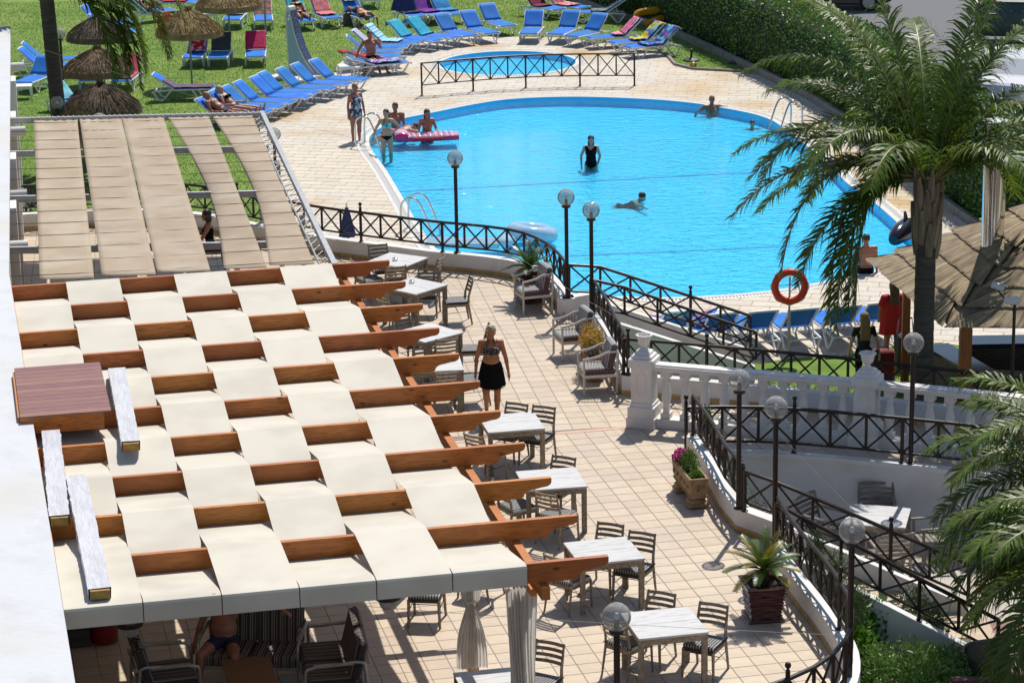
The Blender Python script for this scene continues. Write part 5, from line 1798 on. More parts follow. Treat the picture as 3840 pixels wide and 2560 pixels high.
# ------------------------------------------------------------------ palms
palm_green = M('palm_leaflet', (.075, .125, .010), (.135, .20, .018), scale=1.5, rough=.45, isl=.35, trl=.36, spec=.4)
palm_yellow = M('palm_leaflet_yellow', (.22, .17, .012), (.10, .13, .012), scale=1.2, rough=.35, isl=.3, trl=.3)
rachis_mat = M('palm_rachis', (.10, .12, .03), (.16, .13, .05), scale=4, rough=.5)
trunk_mat = M('palm_trunk_bark', (.055, .045, .04), (.10, .085, .072), scale=3, detail=6, rough=.9, bump=.8, bscale=9, bstretch=(1, 1, 9), stretch=(1, 1, 8), lo=.35, hi=.7)
boot_mat = M('palm_boot', (.10, .075, .055), (.28, .22, .16), scale=5, rough=.9, stretch=(1, 1, .3), bump=.4, bscale=12)
def frond(o, root, az, el, L, droop, mat, n=62, ll=.55, lw=.021, hang=.55, twist=0.0, tip=1.0, side=0.0):
    """feather palm leaf: rachis bends under gravity, leaflets hang from both sides"""
    pts, p = [], Vector(root)
    d = Vector((cos(el) * sin(az), cos(el) * cos(az), sin(el)))
    st = 18
    for i in range(st + 1):
        pts.append(p.copy())
        p = p + d * (L / st)
        d = (d + Vector((side * cos(az) / st, -side * sin(az) / st, -droop / st * (1 + 1.2 * i / st)))).normalized()
    fr = MB().tube(pts, [.026 * (1 - .85 * i / st) + .004 for i in range(st + 1)], 5).build('frond', rachis_mat, o, smooth=True)
    b = MB()
    for k in range(n):
        t = .10 + .90 * k / n
        x = t * st
        i = min(st - 1, int(x))
        q = pts[i].lerp(pts[i + 1], x - i)
        T = (pts[i + 1] - pts[i]).normalized()
        S = T.cross(Vector((0, 0, 1)))
        if S.length < .05:
            S = Vector((cos(az), -sin(az), 0))
        S.normalize()
        U = S.cross(T)
        for s in (-1, 1):
            l = ll * (.55 + .45 * sin(pi * min(1, t * 1.02) ** .8)) * random.uniform(.85, 1.12) * (1 if t < .9 else .75)
            dd = (S * s * random.uniform(.75, 1.0) + T * random.uniform(.35, .75) * (1 + t * tip * .5) + U * random.uniform(-.1, .5)).normalized()
            pp = q.copy()
            w = lw * random.uniform(.8, 1.2)
            segs = 4
            W = T.cross(dd).normalized()
            wv = dd.cross(W).normalized()
            row = []
            for j in range(segs + 1):
                ww = w * (1 - (j / segs) ** 1.6) if j else w * .6
                row.append((pp - wv * ww, pp + wv * ww))
                pp = pp + dd * (l / segs)
                dd = (dd + Vector((random.gauss(0, .05), random.gauss(0, .05), -hang * (.35 + j * .38)))).normalized()
            vs = [v for r_ in row for v in r_]
            b.add(vs, [(2 * j, 2 * j + 1, 2 * j + 3, 2 * j + 2) for j in range(segs)])
    b.build('leaflets', mat, fr)
    return fr
def palm_tree(label, base, top, r0, r1, lean=0):
    o = thing('palm_tree', label, 'palm tree', base)
    base, top = Vector(base), Vector(top)
    n = 36
    pts, rs = [], []
    for i in range(n + 1):
        t = i / n
        pts.append(base.lerp(top, t))
        rs.append((r0 + (r1 - r0) * t) * (1 + (.02 if i % 2 else -.012)) * (1 + .25 * math.exp(-t * 14)))
    MB().tube(pts, rs, 18).build('trunk', trunk_mat, o, smooth=True, angle=.35)
    return o
PX, PYY = atY(3458, 1400, 44.2).x, 44.2
PC = atY(3478, 700, 44.2)
DZ = PC.z - 2.75
b0 = Vector((PX, PYY, ZP)); t0 = Vector((PC.x, PYY, 1.85 + DZ))
pr_ = palm_tree('large palm tree with a dark trunk in front of the thatched bar', b0, t0, .185, .17)
boots = MB()
for k in range(26):
    a = k * 2.4
    z = 1.6 + DZ + .042 * k
    r_ = .18 + .04 * sin(k)
    q = Vector((PC.x + r_ * .8 * cos(a), PYY + r_ * .8 * sin(a), z))
    boots.tube([q - Vector((0, 0, .1)), q + Vector((.05 * cos(a), .05 * sin(a), .2)), q + Vector((.10 * cos(a), .10 * sin(a), .5))], [.07, .075, .03], 6)
boots.tube([(PC.x, PYY, 1.7 + DZ), (PC.x, PYY, 2.5 + DZ), (PC.x, PYY, 2.9 + DZ)], [.17, .19, .09], 12)
boots.build('crown_boots', boot_mat, pr_, smooth=True)
CR = PC
pk_ = 0
for az, el, L, dr, m, kw in (
    (-82, 24, 2.95, 1.05, palm_yellow, dict(hang=.6)), (-68, 38, 3.0, 1.0, palm_green, {}), (-98, 4, 2.5, 1.5, palm_green, dict(hang=.3)), (-110, 30, 2.7, 1.2, palm_green, {}),
    (-48, 52, 2.9, .95, palm_green, {}), (-25, 60, 3.0, .8, palm_green, {}), (-75, 62, 2.8, 1.25, palm_green, {}), (8, 72, 2.6, .45, palm_green, dict(hang=.2)), (-80, 68, 3.4, 1.5, palm_green, dict(hang=.8)), (-64, 74, 3.6, 1.3, palm_green, dict(hang=.8)), (-45, 70, 3.6, 1.2, palm_green, dict(hang=.8)), (-22, 76, 3.5, 1.0, palm_green, dict(hang=.7)), (2, 66, 3.4, 1.2, palm_green, dict(hang=.8)), (42, 74, 3.6, 1.0, palm_green, dict(hang=.7)), (66, 70, 3.6, 1.3, palm_green, dict(hang=.8)), (92, 74, 3.5, 1.4, palm_green, dict(hang=.8)), (80, 78, 3.6, .9, palm_green, dict(hang=.6)), (-60, 80, 3.4, .9, palm_green, dict(hang=.6)), (115, 66, 3.0, 1.9, palm_green, {}), (-100, 60, 3.1, 2.0, palm_green, {}), (75, 30, 3.1, 1.6, palm_green, {}), (30, 60, 2.6, .75, palm_green, dict(hang=.3)), (-92, 22, 2.9, 4.0, palm_green, dict(hang=.35)), (-106, 14, 2.8, 3.6, palm_green, dict(hang=.35)), (-86, 18, 2.5, 5.2, palm_green, dict(hang=.35)), (-97, 30, 2.6, 5.0, palm_green, dict(hang=.35)), (-78, 32, 3.0, 2.4, palm_green, dict(hang=.5)), (-62, 50, 3.1, 1.7, palm_green, dict(hang=.5)), (-40, 38, 3.0, 1.5, palm_green, {}), (-18, 48, 3.0, 1.4, palm_green, {}), (62, 35, 3.0, 1.5, palm_green, {}), (88, 55, 3.0, 1.6, palm_green, {}), (112, 50, 2.9, 1.8, palm_green, {}), (20, 45, 3.0, 1.3, palm_green, {}), (45, 65, 3.0, 1.2, palm_green, {}), (-88, 58, 3.1, 1.7, palm_yellow, dict(hang=.6)),
    (55, 50, 2.9, 1.0, palm_green, {}), (80, 45, 2.9, 1.1, palm_green, {}), (100, 30, 2.8, 1.2, palm_green, {}), (125, 42, 2.7, 1.2, palm_green, {}), (150, 48, 2.6, 1.3, palm_green, {}),
    (-150, 52, 2.4, 1.4, palm_green, {}), (-128, 55, 2.7, 1.4, palm_green, {}), (70, 15, 2.7, 1.1, palm_green, {}), (40, 25, 2.8, 1.2, palm_green, {}), (-35, 20, 2.8, 1.1, palm_green, {}), (-5, 30, 2.9, 1.1, palm_green, {}),
    (95, 62, 2.8, 1.0, palm_green, {}), (-90, 45, 2.8, 1.35, palm_green, {}), (-58, 15, 2.8, .9, palm_green, {})):
    pk_ += 1
    if pk_ % 4 == 0 and dr < 2:
        continue
    a = R(az)
    frond(pr_, CR + Vector((.10 * sin(a), .10 * cos(a), .1)), a, R(el), L * 1.22, dr, m, n=82, ll=.66, lw=.023, **kw)
# palm in the lower garden, its crown coming in from the side
base = Vector((8.0, 34.7, ZL)); cr = Vector((8.05, 34.7, 1.3))
pl = palm_tree('garden palm whose fronds hang over the lower terrace', base, cr, .19, .17)
for az, el, L, dr, m, kw in ((-80, 50, 2.7, 1.15, palm_green, dict(hang=.75)), (-60, 62, 2.5, 1.2, palm_green, dict(hang=.7)), (-95, 32, 2.5, 1.1, palm_green, dict(hang=.8)), (-105, 55, 2.6, 1.4, palm_green, dict(hang=.7)), (-118, 22, 2.3, 1.1, palm_green, dict(hang=.8)),
    (-70, 15, 2.3, 1.1, palm_green, dict(hang=.8)), (-135, 45, 2.4, 1.3, palm_green, dict(hang=.7)), (-150, 25, 2.2, 1.1, palm_green, dict(hang=.8)), (-40, 50, 2.6, 1.0, palm_green, {}), (-10, 55, 2.6, .9, palm_green, {}), (30, 50, 2.6, .9, palm_green, {}), (80, 50, 2.6, 1.0, palm_green, {}), (140, 50, 2.4, 1.1, palm_green, {}), (180, 45, 2.4, 1.2, palm_green, {}),
    (-88, 5, 2.5, 1.0, palm_green, dict(hang=.8)), (-82, -15, 2.5, .8, palm_green, dict(hang=.8)), (-100, -25, 2.4, .7, palm_green, dict(hang=.8)), (-70, -30, 2.4, .6, palm_green, dict(hang=.7)), (-112, 65, 2.8, 1.5, palm_green, dict(hang=.8)), (-75, 70, 2.8, 1.35, palm_green, dict(hang=.8)), (-92, 18, 2.6, 1.2, palm_green, dict(hang=.8)), (-125, 0, 2.0, .8, palm_green, dict(hang=.8)), (-50, 30, 2.5, 1.1, palm_green, dict(hang=.75)), (-165, 58, 2.4, 1.3, palm_green, dict(hang=.7))):
    a = R(az)
    frond(pl, cr + Vector((.08 * sin(a), .08 * cos(a), .05)), a, R(el), L, dr, m, n=70, ll=.62, **kw)
base = Vector((7.75, 32.3, ZL)); cr = Vector((7.75, 32.3, 1.25))
pl = palm_tree('smaller garden palm behind the wicker chair', base, cr, .16, .15)
for k in range(22):
    a = R(-170 + k * 9 + random.uniform(-5, 5)) if k < 18 else R(40 * k)
    frond(pl, cr + Vector((.08 * sin(a), .08 * cos(a), .05)), a, R(random.choice((8, 28, 50, 62))), random.uniform(2.1, 2.6), random.uniform(1.0, 1.4), palm_green, n=66, ll=.6, hang=.75)
# palm on the lawn
b0 = Vector((-11.77, 69.2, ZP)); cr = Vector((-12.0, 69.2, 3.55))
pw = palm_tree('palm tree on the lawn, its trunk rising out of the picture', b0, cr + Vector((.05, 0, .1)), .205, .185)
for az, el, L, dr, m, kw in ((92, 22, 4.0, 3.4, palm_green, dict(hang=.7)), (84, 35, 4.2, 3.0, palm_green, dict(hang=.7)), (95, 40, 4.6, 2.4, palm_yellow, dict(hang=.7)), (80, 48, 4.8, 2.1, palm_yellow, dict(hang=.7)), (100, 12, 3.4, 3.0, palm_green, {}), (88, 28, 4.3, 3.2, palm_green, dict(hang=.7)), (74, 30, 4.0, 2.6, palm_green, dict(hang=.7)), (90, 44, 4.7, 2.5, palm_yellow, dict(hang=.7)), (86, 30, 3.6, 3.0, palm_green, dict(hang=.6)), (105, 40, 2.8, 1.5, palm_green, {}), (45, 45, 3.0, 1.3, palm_yellow, {}), (130, 45, 2.8, 1.4, palm_green, {}),
    (-70, 35, 2.9, 1.4, palm_green, {}), (-100, 40, 2.8, 1.4, palm_green, {}), (-30, 50, 2.9, 1.2, palm_green, {}), (10, 55, 2.9, 1.2, palm_green, {}), (170, 50, 2.7, 1.3, palm_green, {}), (-140, 50, 2.7, 1.3, palm_green, {}), (82, 62, 3.2, 1.3, palm_green, {})):
    a = R(az)
    frond(pw, cr + Vector((.1 * sin(a), .1 * cos(a), .05)), a, R(el), L, dr, m, n=90, ll=.75, lw=.028, **kw)
# ------------------------------------------------------------------ leaf helper
def leaf_cloud(b, pts_fn, n, size, up=.3, aspect=.45):
    for _ in range(n):
        p, nrm = pts_fn()
        d = (Vector(nrm) * .5 + Vector((random.gauss(0, 1), random.gauss(0, 1), random.gauss(0, 1) + up))).normalized()
        s = d.cross(Vector((random.gauss(0, 1), random.gauss(0, 1), random.gauss(0, 1)))).normalized()
        l = size * random.uniform(.6, 1.3)
        w = l * aspect
        p = Vector(p)
        b.add([p, p + d * l * .5 + s * w * .5, p + d * l, p + d * l * .5 - s * w * .5], [(0, 1, 2, 3)])
# ------------------------------------------------------------------ hedge
hedge_leaf = M('hedge_leaf', (.065, .15, .016), (.14, .245, .03), scale=.9, rough=.38, isl=.45, trl=.2)
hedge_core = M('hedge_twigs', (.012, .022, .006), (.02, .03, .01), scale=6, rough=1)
HL = [K(0,2,760,60,ZP), K(0,2,1000,150,ZP), K(0,2,1470,290,ZP), K(0,2,2352,690,ZP), K(0,3,730,1090,ZP), K(1,3,1700,320,ZP), K(1,3,2352,690,ZP)]
HL = [Vector((2.2, 98.5, ZP))] + HL + [Vector((13.5, 56, ZP))]
HL = [Vector((p.x, p.y, 0)) for p in HL]
hpath = resample(catmull(HL, 6), .5)
hg = thing('hedge', 'tall clipped green hedge between pool garden and car park', 'hedge', (8.0, 81.0, ZP))
HH, HT = 2.25, 1.45
sec = [(.05, .12), (-.10, .9), (.0, 1.9), (.22, HH - .08), (HT - .25, HH - .08), (HT - .05, 1.9), (HT, .12)]
hn = [Vector((0, 0, 0))] * len(hpath)
for i in range(len(hpath)):
    t = (hpath[min(i + 1, len(hpath) - 1)] - hpath[max(i - 1, 0)]).normalized()
    hn[i] = Vector((-t.y, t.x, 0))          # left of travel = away from the pool
    if hn[i].x < 0:
        hn[i] = -hn[i]
vs = []
for i, p in enumerate(hpath):
    for a, z in sec:
        w = .10 * noise.noise(Vector((p.x * .9, p.y * .9, z * 1.3 + a)))
        q = p + hn[i] * (a + w)
        vs.append((q.x, q.y, ZP + z + w * .6))
ns = len(sec)
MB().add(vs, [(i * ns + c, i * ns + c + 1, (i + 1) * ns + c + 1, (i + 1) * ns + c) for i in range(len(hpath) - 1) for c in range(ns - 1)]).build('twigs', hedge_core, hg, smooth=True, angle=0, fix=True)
b = MB()
def hpt():
    while True:
        i = random.random() * (len(hpath) - 2)
        k = int(i)
        p = hpath[k].lerp(hpath[k + 1], i - k)
        if random.random() < 26 / max(26, p.y - 40):
            break
    c = random.random()
    if c < .55:
        z = random.uniform(.08, HH)
        a, nrm = -.06 - .05 * sin(z * 1.4), -hn[k]
    else:
        z = HH - .02
        a, nrm = random.uniform(-.05, HT), Vector((0, 0, 1))
    w = .10 * noise.noise(Vector((p.x * .9, p.y * .9, z * 1.3 + a)))
    q = p + hn[k] * (a + w + random.gauss(0, .04))
    return (q.x, q.y, ZP + z + w * .6 + random.gauss(0, .035)), nrm
leaf_cloud(b, hpt, 42000, .095, .3, .55)
ob = b.build('leaves', hedge_leaf, hg); ob['kind'] = 'stuff'
kb = MB()
kp = [p - hn[i] * .22 for i, p in enumerate(hpath)]
for p, q in zip(kp, kp[1:]):
    kb.beam(Vector((p.x, p.y, ZP + .1)), Vector((q.x, q.y, ZP + .1)) + (q - p) * .02, .12, .24)
struct(kb.build('hedge_kerb', kerb_mat))
# car park behind
back = [p + hn[i] * (HT + .25) for i, p in enumerate(hpath)]
sheet('car_park', [(p.x, p.y) for p in back[::3]] + [(60, 52), (60, 160), (4, 160)], ZP + .0, asphalt_mat)
# ------------------------------------------------------------------ grass blades
def grass(poly_ok, n, xr, yr, name, hgt=.05):
    b = MB()
    k = 0
    while k < n:
        x, y = random.uniform(*xr), random.uniform(*yr)
        if not poly_ok(x, y):
            k += .2
            continue
        k += 1
        a = random.uniform(0, pi)
        h_ = hgt * random.uniform(.5, 1.3)
        w = .011
        lx, ly = random.gauss(0, .018), random.gauss(0, .018)
        b.add([(x - w * cos(a), y - w * sin(a), ZP - .01), (x + w * cos(a), y + w * sin(a), ZP - .01), (x + lx, y + ly, ZP + h_)], [(0, 1, 2)])
    o = b.build(name, blade_mat); struct(o, 'stuff'); tag(o, 'short green mown grass of the pool lawn', 'grass')
    return o
dk = [(p.x, p.y) for p in deck]
lefth = lambda x, y: -14.5 + (68 - y) * .19 < x
def okl(x, y):
    if inside((x, y), dk):
        return False
    # stay on the pool side of the hedge
    j = min(range(0, len(hpath), 2), key=lambda i: abs(hpath[i].y - y))
    return x < hpath[j].x - .3
grass(okl, 150000, (-20, 10), (58.5, 99), 'mown_grass', .032)
g2 = grass(lambda x, y: (not inside((x, y), dk)) and y > 44.6 - .42 * (x - 1.9) , 9000, (2.2, 9.0), (42.4, 48.6), 'mown_grass', .06)
g2['label'] = 'patch of green grass between the balustrade walkway and the deck'
# ------------------------------------------------------------------ potted sago palms
sago_leaf = M('sago_leaflet', (.05, .10, .015), (.09, .17, .02), scale=3, rough=.35, isl=.25, trl=.2)
sago_yellow = M('sago_leaflet_yellow', (.32, .22, .015), (.16, .18, .02), scale=2.5, rough=.4, isl=.25, trl=.3)
glaze = M('brown_glazed_ceramic', (.085, .022, .012), (.13, .045, .022), scale=9, rough=.16, bump=.15, bscale=12, stretch=(1, 1, 6), coat=.4, lo=.4, hi=.7)
soil = M('pot_soil', (.02, .016, .012), (.04, .03, .022), scale=30, rough=1)
cycad_trunk = M('cycad_trunk', (.03, .022, .015), (.06, .045, .03), scale=20, rough=1, bump=1, bscale=30)
def sago(label, base, rz, sc=1.0, yellow=.3, pot_h=.52):
    o = thing('potted_sago_palm', label, 'potted plant', base, rz, 'sago palms in brown glazed pots')
    b = MB()
    n = 22
    sq = lambda w, z: [(-w, -w, z), (w, -w, z), (w, w, z), (-w, w, z)]
    prof = []
    for i in range(n * 3 + 1):
        t = i / (n * 3)
        w = .20 + .055 * t + .012 * sin(t * 2 * pi * 10)
        prof.append((w, .03 + (pot_h - .06) * t))
    prof += [(.285, pot_h - .03), (.29, pot_h), (.235, pot_h), (.225, pot_h - .07)]
    vs = []
    m = 10
    for w, z in prof:
        for s in range(4):
            for k in range(m):
                u = k / m * 2 - 1
                wob = .004 * sin(z * 60 + u * 5 + s)
                q = ((u * w, -w), (w, u * w), (-u * w, w), (-w, -u * w))[s]
                vs.append((q[0] * (1 + wob * 2), q[1] * (1 + wob * 2), z + wob))
    M4 = 4 * m
    b.add(vs, [(i * M4 + k, i * M4 + (k + 1) % M4, (i + 1) * M4 + (k + 1) % M4, (i + 1) * M4 + k) for i in range(len(prof) - 1) for k in range(M4)])
    b.build('pot', glaze, o, smooth=True, angle=.9, world=False)
    MB().cbox((0, 0, .02), (.50, .50, .04), .012).build('saucer', glaze, o, world=False)
    MB().box((0, 0, pot_h - .08), (.45, .45, .02)).build('soil', soil, o, world=False)
    MB().lathe([(.06, pot_h - .08), (.085, pot_h), (.09, pot_h + .08), (.07, pot_h + .15), (.03, pot_h + .19), (0, pot_h + .2)], 14).build('stem', cycad_trunk, o, smooth=True, world=False)
    nf = 26
    for k in range(nf):
        az = k * 2.39996 + .3
        ring = k / nf
        el = R(72 - 70 * ring)
        L = .56 * sc * random.uniform(.9, 1.1)
        d = Vector((cos(el) * cos(az), cos(el) * sin(az), sin(el)))
        p = Vector((0, 0, pot_h + .17))
        pts = []
        st = 10
        for i in range(st + 1):
            pts.append(p.copy()); p = p + d * (L / st); d = (d + Vector((0, 0, -.085))).normalized()
        fr = MB().tube(pts, [.008 * (1 - .7 * i / st) for i in range(st + 1)], 4).build('frond', sago_leaf, o, world=False)
        lb = MB()
        for i in range(24):
            t = .12 + .88 * i / 24
            x = t * st; j = min(st - 1, int(x)); q = pts[j].lerp(pts[j + 1], x - j)
            T = (pts[j + 1] - pts[j]).normalized(); S = T.cross(Vector((0, 0, 1)))
            if S.length < .05: S = Vector((-sin(az), cos(az), 0))
            S.normalize(); U = S.cross(T)
            for s in (-1, 1):
                l = .115 * sc * (.45 + .55 * sin(pi * t ** .8))
                dd = (S * s + T * .65 + U * .35).normalized()
                wv = T.cross(dd).cross(dd).normalized() * .0078
                tip_ = q + dd * l - Vector((0, 0, .015))
                lb.add([q - wv, q + wv, q.lerp(tip_, .6) + wv, q.lerp(tip_, .6) - wv, tip_], [(0, 1, 2, 3), (3, 2, 4)])
        lb.build('leaflets', sago_yellow if (random.random() < yellow or ring > .82) else sago_leaf, fr, world=False)
    return o
p = at(1985, 1128, 0); sago('green sago palm in a brown pot behind the armchair at the pool wall', (p.x, p.y, 0), R(20), 1.0, 0.0)
p = at(2861, 2312, 0); sago('yellowing sago palm in a wavy brown glazed pot on the open terrace', (p.x, p.y, 0), R(8), 1.05, .5)
# ------------------------------------------------------------------ stone trough with flowers
trough_stone = M('carved_sandstone', (.36, .25, .14), (.24, .15, .075), scale=7, detail=7, rough=.9, bump=1.0, bscale=16, lo=.4, hi=.7)
bush_green = M('shrub_leaf', (.07, .15, .015), (.12, .22, .03), scale=5, rough=.5, isl=.4, trl=.3)
bush_dark = M('dark_shrub_leaf', (.025, .06, .012), (.05, .095, .02), scale=5, rough=.45, isl=.4, trl=.2)
flower_mag = M('magenta_petal', (.42, .015, .20), (.52, .05, .30), scale=10, rough=.7, isl=.2, trl=.3)
gold_leaf = M('golden_leaf', (.42, .25, .03), (.55, .36, .08), scale=6, rough=.6, isl=.35, trl=.3)
tw_, fw = K(2,2,1640,1290,.5), K(2,2,1455,1060,.5)
td = (tw_ - fw); tl = td.length; td.normalize()
tc = K(2,2,1635,1160,.5)
o = thing('stone_trough', 'carved sandstone flower trough on two feet beside the iron railing', 'planter', (tc.x, tc.y, 0), math.atan2(td.y, td.x))
def trough(o, L, Wd, z0, z1):
    b = MB()
    t = .035
    b.add([(-L/2, -Wd/2, z1), (L/2, -Wd/2, z1), (L/2, Wd/2, z1), (-L/2, Wd/2, z1), (-L/2+.05, -Wd/2+.03, z0), (L/2-.05, -Wd/2+.03, z0), (L/2-.05, Wd/2-.03, z0), (-L/2+.05, Wd/2-.03, z0),
           (-L/2+t, -Wd/2+t, z1), (L/2-t, -Wd/2+t, z1), (L/2-t, Wd/2-t, z1), (-L/2+t, Wd/2-t, z1), (-L/2+t, -Wd/2+t, z1-.06), (L/2-t, -Wd/2+t, z1-.06), (L/2-t, Wd/2-t, z1-.06), (-L/2+t, Wd/2-t, z1-.06)],
          [(0, 4, 5, 1), (1, 5, 6, 2), (2, 6, 7, 3), (3, 7, 4, 0), (4, 7, 6, 5), (0, 1, 9, 8), (1, 2, 10, 9), (2, 3, 11, 10), (3, 0, 8, 11), (8, 9, 13, 12), (9, 10, 14, 13), (10, 11, 15, 14), (11, 8, 12, 15)])
    b.build('body', trough_stone, o, world=False, fix=True)
    c = MB()
    for sy in (-1, 1):
        for k in range(5):
            x = -L / 2 + .15 + k * (L - .3) / 4
            pts = [(x + .05 * (1 - a / 9) * cos(a), sy * (Wd / 2 + .004), (z0 + z1) / 2 + .05 * (1 - a / 9) * sin(a)) for a in [i * .7 for i in range(11)]]
            c.tube(pts, .010, 5)
        for zz in (z0 + .035, z1 - .02):
            c.tube([(-L / 2 + .03, sy * (Wd / 2 - (.02 if zz < z0 + .1 else 0)), zz), (L / 2 - .03, sy * (Wd / 2 - (.02 if zz < z0 + .1 else 0)), zz)], .012, 5)
    for sx in (-1, 1):
        pts = [(sx * (L / 2 - .01), .07 * (1 - a / 11) * cos(a), (z0 + z1) / 2 + .07 * (1 - a / 11) * sin(a)) for a in [i * .6 for i in range(16)]]
        c.tube(pts, .012, 5)
    c.build('carving', trough_stone, o, world=False, smooth=True)
    MB().box((0, 0, z1 - .055), (L - .09, Wd - .09, .02)).build('soil', soil, o, world=False)
    for sx in (-1, 1):
        f = MB(); f.cbox((sx * (L / 2 - .18), 0, z0 / 2 - .02), (.26, Wd + .02, z0 * .45), .03); f.cbox((sx * (L / 2 - .18), 0, z0 * .75), (.22, Wd - .03, z0 * .52), .04)
        f.tube([(sx * (L / 2 - .18) - .12, 0, z0 * .6), (sx * (L / 2 - .18) + .12, 0, z0 * .6)], .05, 8)
        f.build('foot', trough_stone, o, world=False)
trough(o, 1.12, .30, .17, .50)
def shrub(name, label, cat, base, blobs, n, size, mat, stems=0, stem_mat=None, flowers=None, group=None, aspect=.45, up=.6):
    o = thing(name, label, cat, base, 0, group)
    b = MB()
    def pt():
        c, r_ = random.choice(blobs)
        v = Vector((random.gauss(0, 1), random.gauss(0, 1), random.gauss(0, 1))).normalized()
        q = random.random() ** .45
        return (c[0] + v.x * r_[0] * q, c[1] + v.y * r_[1] * q, max(.02, c[2] + v.z * r_[2] * q)), v
    leaf_cloud(b, pt, n, size, up, aspect)
    lo = b.build('leaves', mat, o, world=False); lo['kind'] = 'stuff'
    s = MB()
    for c, r_ in blobs:
        for k in range(4):
            s.tube([(c[0] * .3, c[1] * .3, 0), (c[0] * .7 + random.gauss(0, .02), c[1] * .7 + random.gauss(0, .02), c[2] * .5), (c[0] + random.gauss(0, r_[0] * .4), c[1] + random.gauss(0, r_[1] * .4), c[2] + r_[2] * .3)], [.008, .006, .002], 4)
    s.build('stems', M('stem_brown', (.12, .07, .04), rough=.9) if 'stem_brown' not in bpy.data.materials else bpy.data.materials['stem_brown'], o, world=False)
    if flowers:
        fb = MB()
        fm, fn, fs, fblobs = flowers
        def fp():
            c, r_ = random.choice(fblobs)
            v = Vector((random.gauss(0, 1), random.gauss(0, 1), abs(random.gauss(0, 1)))).normalized()
            return (c[0] + v.x * r_[0], c[1] + v.y * r_[1], c[2] + v.z * r_[2]), v
        leaf_cloud(fb, fp, fn, fs, .5, .9)
        fo = fb.build('flowers', fm, o, world=False); fo['kind'] = 'stuff'
    return o
e1, e2 = td, Vector((-td.y, td.x, 0))
shrub('flowering_plant', 'magenta flowering plant with light green shoots in the stone trough', 'plant', (tc.x, tc.y, .46),
      [((-.22 * e1.x + .02, -.22 * e1.y, .12), (.14, .14, .13)), ((-.05 * e1.x, -.05 * e1.y, .16), (.14, .14, .16)), ((.12 * e1.x, .12 * e1.y, .10), (.12, .14, .12)), ((.38 * e1.x, .38 * e1.y, .05), (.09, .09, .06))], 1500, .055, bush_green,
      flowers=(flower_mag, 420, .045, [((-.30 * e1.x - .03, -.30 * e1.y, .12), (.13, .15, .11)), ((-.42 * e1.x - .05, -.42 * e1.y, .06), (.10, .12, .10))]), aspect=.3)
p = at(2215, 1412, 0)
o = thing('stone_trough', 'pale stone trough between two ivory armchairs holding a yellowing shrub', 'planter', (p.x + .03, p.y + .08, 0), R(96))
trough(o, .95, .30, .16, .46)
shrub('golden_shrub', 'golden yellow shrub in the trough between the armchairs', 'plant', (p.x + .03, p.y + .22, .42), [((0, .1, .26), (.22, .24, .25)), ((-.06, -.12, .20), (.18, .2, .2)), ((.08, .25, .18), (.15, .2, .18))], 2600, .05, gold_leaf, aspect=.3)
shrub('grey_green_plant', 'low grey green plant in the trough beside the golden shrub', 'plant', (p.x + .05, p.y - .22, .42), [((0, 0, .10), (.17, .16, .12))], 700, .05, M('grey_green_leaf', (.08, .11, .08), (.13, .16, .12), scale=6, rough=.7, isl=.3), aspect=.2)
# ------------------------------------------------------------------ garden shrubs, lower right
shrub('rosemary_bush', 'upright green rosemary bush behind the curved railing', 'bush', (4.38, 34.5, ZL), [((0, 0, 1.5), (.26, .3, .42)), ((-.22, .35, 1.75), (.13, .16, .32)), ((.28, -.25, 1.2), (.22, .24, .36)), ((.0, -.15, 1.0), (.3, .3, .6))], 9500, .06, M('rosemary_leaf', (.06, .095, .03), (.10, .14, .04), scale=4, rough=.6, isl=.3, trl=.15), aspect=.14, up=1.6)
cx = K(3, 3, 950, 1230, ZL)
shrub('leafy_bush', 'bright green leafy bush with a few red flowers against the shaded wall', 'bush', (cx.x - .35, cx.y - .55, ZL), [((0, 0, .55), (.34, .4, .5)), ((-.05, -.55, .45), (.34, .35, .42)), ((.3, .1, .5), (.25, .25, .42)), ((-.1, .45, .5), (.25, .3, .4))], 4200, .11, M('bright_leaf', (.07, .19, .012), (.13, .27, .03), scale=3, rough=.4, isl=.35, trl=.3),
      flowers=(M('red_petal', (.5, .03, .015), rough=.6), 30, .05, [((-.1, -.3, .7), (.2, .3, .2))]))
shrub('dark_bush', 'dark fine leaved bush beside the bright green bush', 'bush', (cx.x + .55, cx.y - .1, ZL), [((0, 0, .5), (.36, .35, .42)), ((.25, -.2, .4), (.25, .3, .34))], 3600, .075, bush_dark, aspect=.25)
shrub('spreading_bush', 'spreading light green bush at the lower edge beside the white wall', 'bush', (cx.x + .35, cx.y - 1.5, ZL), [((0, 0, .35), (.45, .5, .34)), ((.5, .1, .28), (.4, .4, .26)), ((-.5, -.3, .4), (.3, .5, .36)), ((.15, -.7, .35), (.6, .4, .34))], 5200, .085, M('light_leaf', (.10, .20, .03), (.16, .27, .06), scale=3, rough=.5, isl=.35, trl=.3), aspect=.3)
for i, (x, y) in enumerate(((4.9, 33.0), (5.6, 33.6), (5.1, 31.9), (5.9, 32.6), (6.4, 33.6))):
    shrub('low_shrub', ('low green shrub against the curved wall', 'small green shrub at the foot of the shaded stair wall', 'low green shrub beside the bright bush', 'grey green shrub in the middle of the garden bed', 'small shrub near the end of the stair wall')[i], 'bush', (x, y, ZL), [((0, 0, .22), (.4, .4, .22))], 1300, .08, (bush_dark, bush_green)[i % 2], group='low shrubs in the garden bed')
